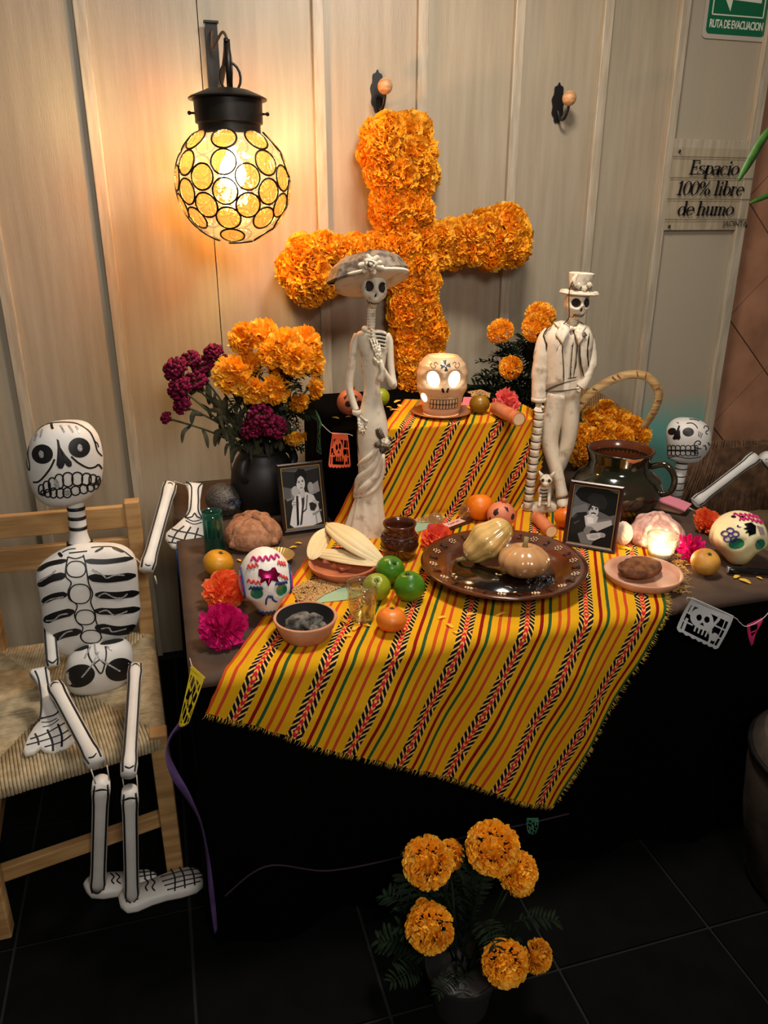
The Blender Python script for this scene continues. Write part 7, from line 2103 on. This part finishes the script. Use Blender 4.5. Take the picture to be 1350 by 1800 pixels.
# ------------------------------------------------------------------ cut canes, candy bar, wrappers, torch
M_cane = mat('cane_skin', (206, 124, 84), .45, col2=(176, 96, 60), vs=30, stretch=(1, 1, .1))
M_pith = mat('cane_pith', (226, 190, 146), .7)
def cane(c0, c1, z, r_px, label):
    A, B = onz(c0[0], c0[1], z + .013), onz(c1[0], c1[1], z + .013); r = r_px * kk(A); A.z = B.z = z + r
    t = thing('cut_cane', label, 'cane', A); b = MB(); d = B - A; b.tube([Vector((0, 0, 0)), d * .5, d], r, 16); b.build('cane_rind', M_cane, t, auto=50)
    b = MB(); dn = d.normalized(); b.tube([d - dn * .001, d + dn * .0008], r * .82, 16); b.build('cane_pith', M_pith, t, auto=50)


cane((943, 912), (969, 938), CZ, 11, 'short reddish cane piece behind the platter rim')
cane((872, 722), (912, 742), RZ + .006, 12, 'cut cane piece at the front of the riser by the carnation')
A, B = onz(764, 935, CZ + .006), onz(826, 912, CZ + .006); t = thing('candy_bar', 'dark wrapped candy bar with pink label behind the orange flower', 'candy', (A + B) / 2 - Vector((0, 0, .006)), atan2((B - A).y, (B - A).x)); L = (B - A).length
b = MB(); b.box((0, 0, .006), (L, .030, .011)); b.build('wrapper', mat('dark_wrapper', (70, 34, 24), .3), t, False, bevel=.003)
b = MB(); b.box((.005, 0, .0122), (L * .48, .028, .0012)); lb = b.build('paper_label', mat('pale_pink_paper', (226, 180, 170), .6), t, False)
b = MB(); b.tube(spl([Vector((.005 - L * .16 + L * .32 * i / 12, (.006 if i % 2 else -.006) * (1 - .4 * (i % 3 == 0)), .0131)) for i in range(13)], 60), .0008, 5); b.build('red_scrawl', mat('red_ink', (190, 40, 50), .5), lb)
M_wrap = glass('clear_wrapper', (236, 230, 216), .6, tl=.3, bump=.8, bs=50)
for (u, v, s_, lab) in ((766, 921, .020, 'crumpled clear wrapper behind the clay mug'), (820, 908, .022, 'crumpled yellowish wrapper against the riser foot')):
    q = rock((0, 0, 0), s_, u, 1.1, .8, 1.2); zm = min(p.z for p in q.v)
    for p in q.v: p.z -= zm
    o = q.build('crumpled_wrapper', M_wrap, smooth=False); o.location = onz(u, v + 8, CZ); tag(o, lab, 'wrapper')
A, B = onz(1277, 1001, TZ + .011), onz(1375, 1008, TZ + .011); t = thing('black_torch', 'black pen-like torch lying before the yellow sugar skull', 'torch', A, atan2((B - A).y, (B - A).x)); L = (B - A).length
b = MB(); Mx = Matrix.Rotation(rad(90), 4, 'Y'); b.lathe([(.0005, .004), (.0095, .004), (.0105, .006), (.0105, .028), (.0085, .031), (.0085, L), (.0005, L)], 24, M=Mx); b.build('barrel', mat('black_plastic', (16, 15, 17), .25), t, auto=40)
b = MB(); b.lathe([(.0005, .002), (.009, .002), (.0095, .0045), (.0005, .0045)], 24, M=Mx); b.build('lens', mat('torch_lens', (200, 200, 206), .2, metal=.5), t, auto=40)
b = MB(); b.box((L * .55, 0, .009), (.05, .004, .003)); b.build('clip', M_blackmetal, t, False)

# ------------------------------------------------------------------ seed piles
M_seed = mat('amaranth_seed', (206, 170, 112), .7, col2=(170, 124, 70), vs=300); M_gpaper = mat('green_paper', (150, 178, 146), .7); M_pkpaper = mat('pink_paper', (226, 120, 130), .7)
def seeds(label, region, z, n, paper, pcol, plabel, seed):
    rn = random.Random(seed); pts = [onz(u, v, z + .0005) for u, v in paper]; b = MB(); b.add([tuple(p) for p in pts], [list(range(len(pts)))]); o = b.build('paper_sheet', pcol, smooth=False, solid=.0006); tag(o, plabel, 'paper')
    sm = MB(); sb = MB(); sb.ell((0, 0, 0), (.0032, .0018, .0014), 6, 4); ctr = sum((onz(u, v, z) for u, v in region), Vector()) / len(region)
    poly = [onz(u, v, z) for u, v in region]
    for i in range(n):
        j = rn.randrange(len(poly)); a, c = poly[j], poly[(j + 1) % len(poly)]; f, g_ = rn.random(), sqrt(rn.random()); p = ctr + (a.lerp(c, f) - ctr) * g_
        hgt = (1 - g_) * .010 * rn.random() ** .5; Mx = Matrix.Translation((p.x, p.y, z + .0022 + hgt)) @ Euler((rn.uniform(-.5, .5), rn.uniform(-.5, .5), rn.uniform(0, 6))).to_matrix().to_4x4(); sm.merge(sb, Mx)
    o = sm.build('amaranth_seeds', M_seed); o['kind'] = 'stuff'; tag(o, label, 'seeds')


seeds('heap of pale grain behind the incense bowl', [(512, 1035), (540, 1022), (575, 1018), (608, 1026), (600, 1034), (570, 1046), (548, 1062), (522, 1056)], CZ, 1500, [(548, 1061), (566, 1048), (612, 1028), (640, 1046), (612, 1054)], M_gpaper, 'pale green paper strip under grain beside the glass', 1)
seeds('strip of pale grain along the riser foot', [(718, 912), (750, 906), (782, 910), (775, 918), (740, 920)], CZ, 700, [(724, 938), (726, 918), (770, 914), (765, 926)], M_gpaper, 'pale green paper strip behind the clay mug', 2)
seeds('pale grain strewn on the riser behind the olive fruit', [(822, 690), (845, 686), (862, 692), (860, 700), (830, 698)], RZ + .006, 500, [(812, 712), (815, 698), (838, 698), (836, 714)], M_pkpaper, 'pink paper strip beside the skull lantern', 3)
# straw shreds at the cloth's right edge
sm = MB(); rn = random.Random(12)
for i in range(150):
    c_ = onz(rn.gauss(1192, 9), rn.uniform(975, 1042), TZ + .003 + rn.random() * .006); a = rn.uniform(0, 6.28); L = rn.uniform(.006, .014); d = Vector((cos(a), sin(a), rn.uniform(-.2, .3))) * L
    sm.tube([c_ - d, c_ + Vector((0, 0, .002)), c_ + d], .0008, 3)
o = sm.build('straw_shreds', mat('straw', (206, 160, 84), .7)); o['kind'] = 'stuff'; tag(o, 'loose straw shreds along right edge of the striped cloth', 'straw')

# ------------------------------------------------------------------ loose petals
pm = MB(); pm.merge(blade([(-.012, 0, .001), (0, 0, .005), (.013, 0, .002)], .006, 8, .3, Vector((0, 0, 1)))); pme = pm.mesh('petal', [M_or2])
PT = [(700, 1080, 0, 'beside the front mandarin'), (790, 1100, 0, 'at the middle of the front edge'), (776, 1086, 0, 'below the platter, left one'), (800, 1112, 0, 'lowest on the table edge'), (880, 1080, 0, 'under the platter front'), (826, 1080, 0, 'before the platter'), (610, 1118, 0, 'right of the incense bowl'), (626, 1104, 0, 'between bowl and glass'), (605, 1092, 0, 'behind bowl rim'), (645, 1100, 0, 'at the foot of the drinking glass'),
      (392, 1135, 1, 'below the magenta flower'), (412, 1128, 1, 'right of the magenta flower'), (420, 985, 1, 'beside the golden mandarin'), (525, 955, 1, 'beside the corn husks'), (515, 962, 1, 'above the white skull'), (430, 905, 1, 'before the black vase'), (450, 900, 1, 'under the black vase'), (1295, 1014, 1, 'before the torch'), (1310, 1022, 1, 'lowest right on the table'), (1335, 1016, 1, 'at far right by the torch'), (1085, 1030, 0, 'below the saucer'), (1100, 965, 0, 'behind the saucer'), (1070, 962, 0, 'beside the dark red frame'), (690, 720, 2, 'on the riser by the plaster lady'), (698, 706, 2, 'on the riser below the cross'), (850, 728, 2, 'on the riser below the olive fruit'), (684, 716, 2, 'heaped by the statue hip on the riser'), (694, 722, 2, 'at the left edge of the riser cloth'), (702, 714, 2, 'on the riser left of the lantern saucer'), (612, 733, 2, 'below the clay skull ball on the riser'), (590, 735, 2, 'at the black left end of the riser')]
rn = random.Random(21)
for u, v, s_, lab in PT:
    z = (CZ, TZ + .001, RZ + .006)[s_]; o = link('petal', pme, None, onz(u, v, z), (rn.uniform(-.15, .15), rn.uniform(-.15, .15), rn.uniform(0, 6.28)), rn.uniform(.6, 1.25)); tag(o, 'loose orange petal lying ' + lab, 'petal', 'fallen marigold petals')

# ------------------------------------------------------------------ palm basket with marigolds
P = Vector((1.50, -0.30, TZ)); fr = Fr(P); k = fr.k; g = fr.l
t = thing('palm_basket', 'palm basket with tall handle full of orange marigolds behind the jar', 'basket', P, fr.rz)
M_palm = mat('palm_leaf', (196, 158, 102), .6, col2=(166, 124, 72), vs=14, stretch=(1, 1, 8), bump=.2); M_palmd = mat('palm_dark', (140, 104, 62), .7, col2=(112, 80, 46), vs=30)
cx = g(1068, 800).x
R0_, Hb = .135, g(1068, 792).z
b = MB(); b.lathe([(.0006, .002), (R0_ * .75, .002), (R0_ * .92, Hb * .5), (R0_, Hb), (R0_ * .97, Hb), (R0_ * .88, Hb * .5), (.0006, .01)], 40, c=(cx, 0, 0), sy=.8); b.build('basket_wall', M_palmd, t)
for i in range(26):        # upright splints
    a = 2 * pi * i / 26; b = MB(); pts = [(cx + rr_ * R0_ * cos(a), .8 * rr_ * R0_ * sin(a), z_) for rr_, z_ in ((.77, .005), (.95, Hb * .5), (1.02, Hb))]; b.tube([Vector(p) for p in pts], .011, 6, flat=.25, ref=(cos(a), sin(a), 0)); b.build('splint', M_palm, t)
for i in range(8):
    f = i / 7; rr_ = lerp(.80, 1.045, f) * R0_; b = MB(); b.tube([(cx + rr_ * cos(2 * pi * q / 40), .8 * rr_ * sin(2 * pi * q / 40), lerp(.01, Hb, f)) for q in range(41)], .0055, 6, cap=False); b.build('weaver', M_palm, t)
# flared fan of palm at the back
b = MB()
for i in range(90):
    f = i / 89; u0, v0 = lerp(1012, 1134, f), lerp(680, 758, f ** 1.3); b.tube([g(lerp(1022, 1110, f), lerp(800, 815, f), .03), g(u0, v0 - 10 * sin(pi * f), .10 + .006 * (i % 3))], [.0026, .0034], 4)
o = b.build('palm_fan', M_palmd, t); o['kind'] = 'stuff'
hn = spl([g(1012, 722, -.03), g(1040, 690, -.035), g(1075, 668, -.03), g(1110, 658, -.02), g(1140, 664, -.01), g(1158, 690, .0), (g(1150, 722, .0)), g(1128, 755, .01)], 30)
b = MB(); R = []
for i, p in enumerate(hn):
    tt = (hn[min(i + 1, 30)] - hn[max(i - 1, 0)]).normalized(); sd = tt.cross(Vector((0, 1, 0))).normalized(); ay_ = Vector((0, 1, 0)); wv = .015
    nn = (sd + ay_ * .45).normalized(); ot = tt.cross(nn).normalized(); R.append([p + nn * wv + ot * .002, p - nn * wv + ot * .002, p - nn * wv - ot * .002, p + nn * wv - ot * .002])
b.rings(R, 0, True); hdl = b.build('handle', M_palm, t)
for i in (2, 5, 9, 10, 14, 16, 20, 23, 26):
    p = hn[i]; tt = (hn[i + 1] - hn[i - 1]).normalized(); sd = tt.cross(Vector((0, 1, 0))).normalized(); b = MB(); b.tube([p + sd * .012 - Vector((0, .004, 0)), p - sd * .012 + tt * .008 - Vector((0, .004, 0))], .0022, 5); b.build('handle_wrap', mat('wrap_red', (150, 92, 58), .6), hdl)
rn = random.Random(31)
names = ['leftmost low', 'left upper', 'middle top', 'upper right', 'right', 'far right', 'front middle', 'front left', 'lowest left', 'behind the jar mouth', 'front right']
for i, (u, v, dy) in enumerate(((1022, 765, -.03), (1038, 735, .02), (1064, 722, .04), (1090, 738, .04), (1112, 752, .03), (1126, 766, .02), (1062, 752, -.03), (1034, 790, -.06), (1020, 800, -.05), (1090, 768, -.01), (1050, 775, -.05))):
    q = g(u, v, dy); w_ = fr.P + fr.ax * q.x + fr.ay * q.y + Vector((0, 0, q.z)); n = Vector((rn.uniform(-.5, .5), -1, rn.uniform(.2, .9))).normalized(); qq = n.to_track_quat('Z', 'Y')
    o = link('marigold_bloom', CROSSB[i % 4], None, w_, qq.to_euler(), rn.uniform(.040, .052)); tag(o, 'orange marigold bloom heaped in the palm basket, ' + names[i], 'flower', 'blooms in the palm basket')

# ------------------------------------------------------------------ cut-paper flags, ribbons and strings
def papel(name, label, corners, col, hole, nx=52, ny=44, curl=.004, group='cut paper flags'):
    """corners: top left, top right, bottom right, bottom left as places"""
    A, B, C_, D = [Vector(p) for p in corners]; c = (A + B) / 2; vs = []; fs = []; nrm = (B - A).cross(D - A).normalized()
    for j in range(ny + 1):
        for i in range(nx + 1):
            x, y = i / nx, j / ny; p = (A.lerp(B, x)).lerp(D.lerp(C_, x), y); vs.append(p + nrm * curl * sin(x * 4 + y * 3) - c)
    for j in range(ny):
        for i in range(nx):
            x, y = (i + .5) / nx, (j + .5) / ny
            if hole(x, y): continue
            a = j * (nx + 1) + i; fs.append([a, a + 1, a + nx + 2, a + nx + 1])
    b = MB(); b.add(vs, fs); t = thing(name, label, 'paper flag', c, 0, group); o = b.build('cut_paper', col, t, False)
    bm_ = bmesh.new(); bm_.from_mesh(o.data); bmesh.ops.delete(bm_, geom=[v for v in bm_.verts if not v.link_faces], context='VERTS'); bm_.to_mesh(o.data); bm_.free()
    b = MB(); b.bar(A - c, B - c, .006, .0012, ref=(C_ - B)); b.build('folded_hem', col, t, False)
    return t


def inel(x, y, cx, cy, rx, ry): return ((x - cx) / rx) ** 2 + ((y - cy) / ry) ** 2 < 1
def outside(x, y):      # rounded, scalloped foot
    return (y > .9 and ((x < .1 and (x - .1) ** 2 + (y - .9) ** 2 > .01) or (x > .9 and (x - .9) ** 2 + (y - .9) ** 2 > .01))) or y > .965 + .035 * abs(sin(x * 22))
def skull_flag(x, y):
    if outside(x, y): return True
    if x < .07 or x > .93 or y < .12 or y > .9: return False
    if inel(x, y, .40, .40, .245, .27):
        return inel(x, y, .34, .40, .055, .085) or inel(x, y, .50, .36, .055, .085) or (abs(x - .44) < .05 * (y - .47) / .09 and .47 < y < .56)
    if .27 < x < .62 and .5 < y < .8:
        return y > .64 and (x - .27) % .085 < .05
    if abs(x - .13) < .03 and abs(y - .5) > .06: return False
    if abs((y - .12) % .26) < .045: return False
    if abs(x - .68 - .04 * sin(y * 9)) < .03 or abs(x - .86) < .015: return False
    if inel(x, y, .78, .7, .08, .12): return False
    return True


def lattice_flag(x, y):
    if outside(x, y): return True
    if x < .08 or x > .92 or y < .14 or y > .93: return False
    if inel(x, y, .5, .5, .2, .16): return not (inel(x, y, .5, .5, .12, .09)) and abs(x - .5) > .03
    return abs(sin(x * 11 + y * 5)) > .45 and abs(sin(y * 12 - x * 4)) > .35


M_pw, M_py, M_po, M_pg, M_pp = [mat(n_, c_, .7) for n_, c_ in (('tissue_white', (196, 196, 196)), ('tissue_yellow', (236, 206, 40)), ('tissue_orange', (236, 98, 52)), ('tissue_green', (52, 108, 78)), ('tissue_pink', (196, 30, 90)))]
YF = TY0 - .05
papel('cut_paper_flag', 'white cut-paper flag with a skull on the black skirt', [ony(1216, 1052, YF), ony(1288, 1084, YF), ony(1262, 1144, YF), ony(1188, 1108, YF)], M_pw, skull_flag, 84, 70)
papel('cut_paper_flag', 'small pink cut-paper flag at the right of the skirt', [ony(1313, 1100, YF), ony(1340, 1088, YF), ony(1325, 1118, YF), ony(1321, 1136, YF)], M_pp, lambda x, y: .28 < x < .72 and (.15 < y < .42 or .5 < y < .62), 30, 30)
papel('cut_paper_flag', 'yellow cut-paper flag hanging at the left table corner', [ony(336, 1172, -1.385), ony(359, 1193, -1.392), ony(331, 1274, -1.392), ony(313, 1276, -1.385)], M_py, lattice_flag, 44, 60, .006)
YR = RY0 - .035
papel('cut_paper_flag', 'orange cut-paper flag on the black side of the riser', [ony(584, 762, YR), ony(611, 764, YR), ony(617, 822, YR), ony(577, 822, YR)], M_po, skull_flag, 60, 60)
papel('cut_paper_flag', 'dark green cut-paper flag at the riser left edge', [ony(555, 722, YR + .1), ony(566, 748, YR), ony(564, 800, YR), ony(556, 790, YR + .1)], M_pg, lattice_flag, 40, 50)
papel('cut_paper_flag', 'tiny green cut-paper flag low on the black skirt', [ony(926, 1440, YF - .03), ony(946, 1440, YF - .03), ony(944, 1466, YF - .03), ony(928, 1464, YF - .03)], M_pg, lattice_flag, 20, 20)


def cord(name, label, pts, r, m, cat='string', flat=1.0, ref=None):
    c = Vector(pts[0]); b = MB(); b.tube(spl([Vector(p) - c for p in pts], 12 * (len(pts) - 1)), r, 6, flat=flat, ref=ref); o = b.build(name, m); o.location = c; return tag(o, label, cat)


M_str = mat('white_string', (190, 186, 178), .8)
cord('paper_string', 'thin white string between white and pink flags', [ony(1208, 1056, YF - .003), ony(1216, 1052, YF - .003), ony(1288, 1084, YF - .003), ony(1300, 1094, YF - .003), ony(1313, 1101, YF - .003), ony(1340, 1088, YF - .003), ony(1356, 1070, YF - .003)], .0011, M_str)
cord('paper_string', 'thin white string across the riser front above orange flag', [ony(566, 746, YR - .003), ony(576, 756, YR - .003), ony(586, 762, YR - .003), ony(611, 763, YR - .003), ony(620, 766, YR - .003)], .0011, M_str)
cord('blue_cord', 'blue cord hanging from the hand at the left table edge', [ony(311, 968, -.66), ony(314, 1000, -.72), ony(317, 1025, -.76), ony(320, 1050, -.8)], .0032, mat('cord_blue', (36, 110, 200), .6), flat=.5)
cord('violet_string', 'purple cord running down the left side of the table', [ony(319, 1040, -.79), ony(322, 1080, -.88), ony(327, 1120, -1.0), ony(330, 1140, -1.06)], .003, mat('cord_purple', (120, 50, 140), .6), flat=.5)
cord('paper_string', 'thin white string holding the yellow flag at left', [ony(329, 1132, -1.05), ony(333, 1155, -1.25), ony(338, 1173, -1.385)], .0012, M_str)
M_purple = mat('purple_ribbon_cloth', (84, 60, 108), .6, col2=(70, 48, 92), vs=20)
rp = [ony(u, v, y) for u, v, y in ((316, 1276, -1.36), (300, 1296, -1.385), (294, 1325, -1.40), (306, 1360, -1.41), (330, 1400, -1.41), (352, 1445, -1.41), (364, 1500, -1.41), (372, 1570, -1.41), (380, 1640, -1.41))]
c = rp[0]; n = 60; Pp = spl([p - c for p in rp], n); R = []; b = MB()
for i, p in enumerate(Pp):
    tt = (Pp[min(i + 1, n)] - Pp[max(i - 1, 0)]).normalized(); f = i / n; tw = 1.2 * sin(f * 7); sd = tt.cross(Vector((0, 1, 0))).normalized() * cos(tw) + Vector((0, 1, 0)) * sin(tw); wd = lerp(.010, .005, f); R.append([p - sd * wd, p, p + sd * wd])
b.rings(R, 0, False, closed=False); o = b.build('purple_ribbon', M_purple, solid=.0008); o.location = c; tag(o, 'twisted purple ribbon trailing down the left corner of the skirt', 'ribbon')
rp = [ony(u, v, TY0 - .05) for u, v in ((395, 1575), (470, 1522), (580, 1530), (720, 1502), (820, 1470), (925, 1448), (1000, 1430))]
c = rp[0]; n = 50; Pp = spl([p - c for p in rp], n); b = MB(); b.tube(Pp, .003, 6, flat=.3); o = b.build('purple_ribbon', mat('dusky_ribbon', (40, 22, 44), .8)); o.location = c; tag(o, 'dark purple ribbon slung low across the front of the skirt', 'ribbon')
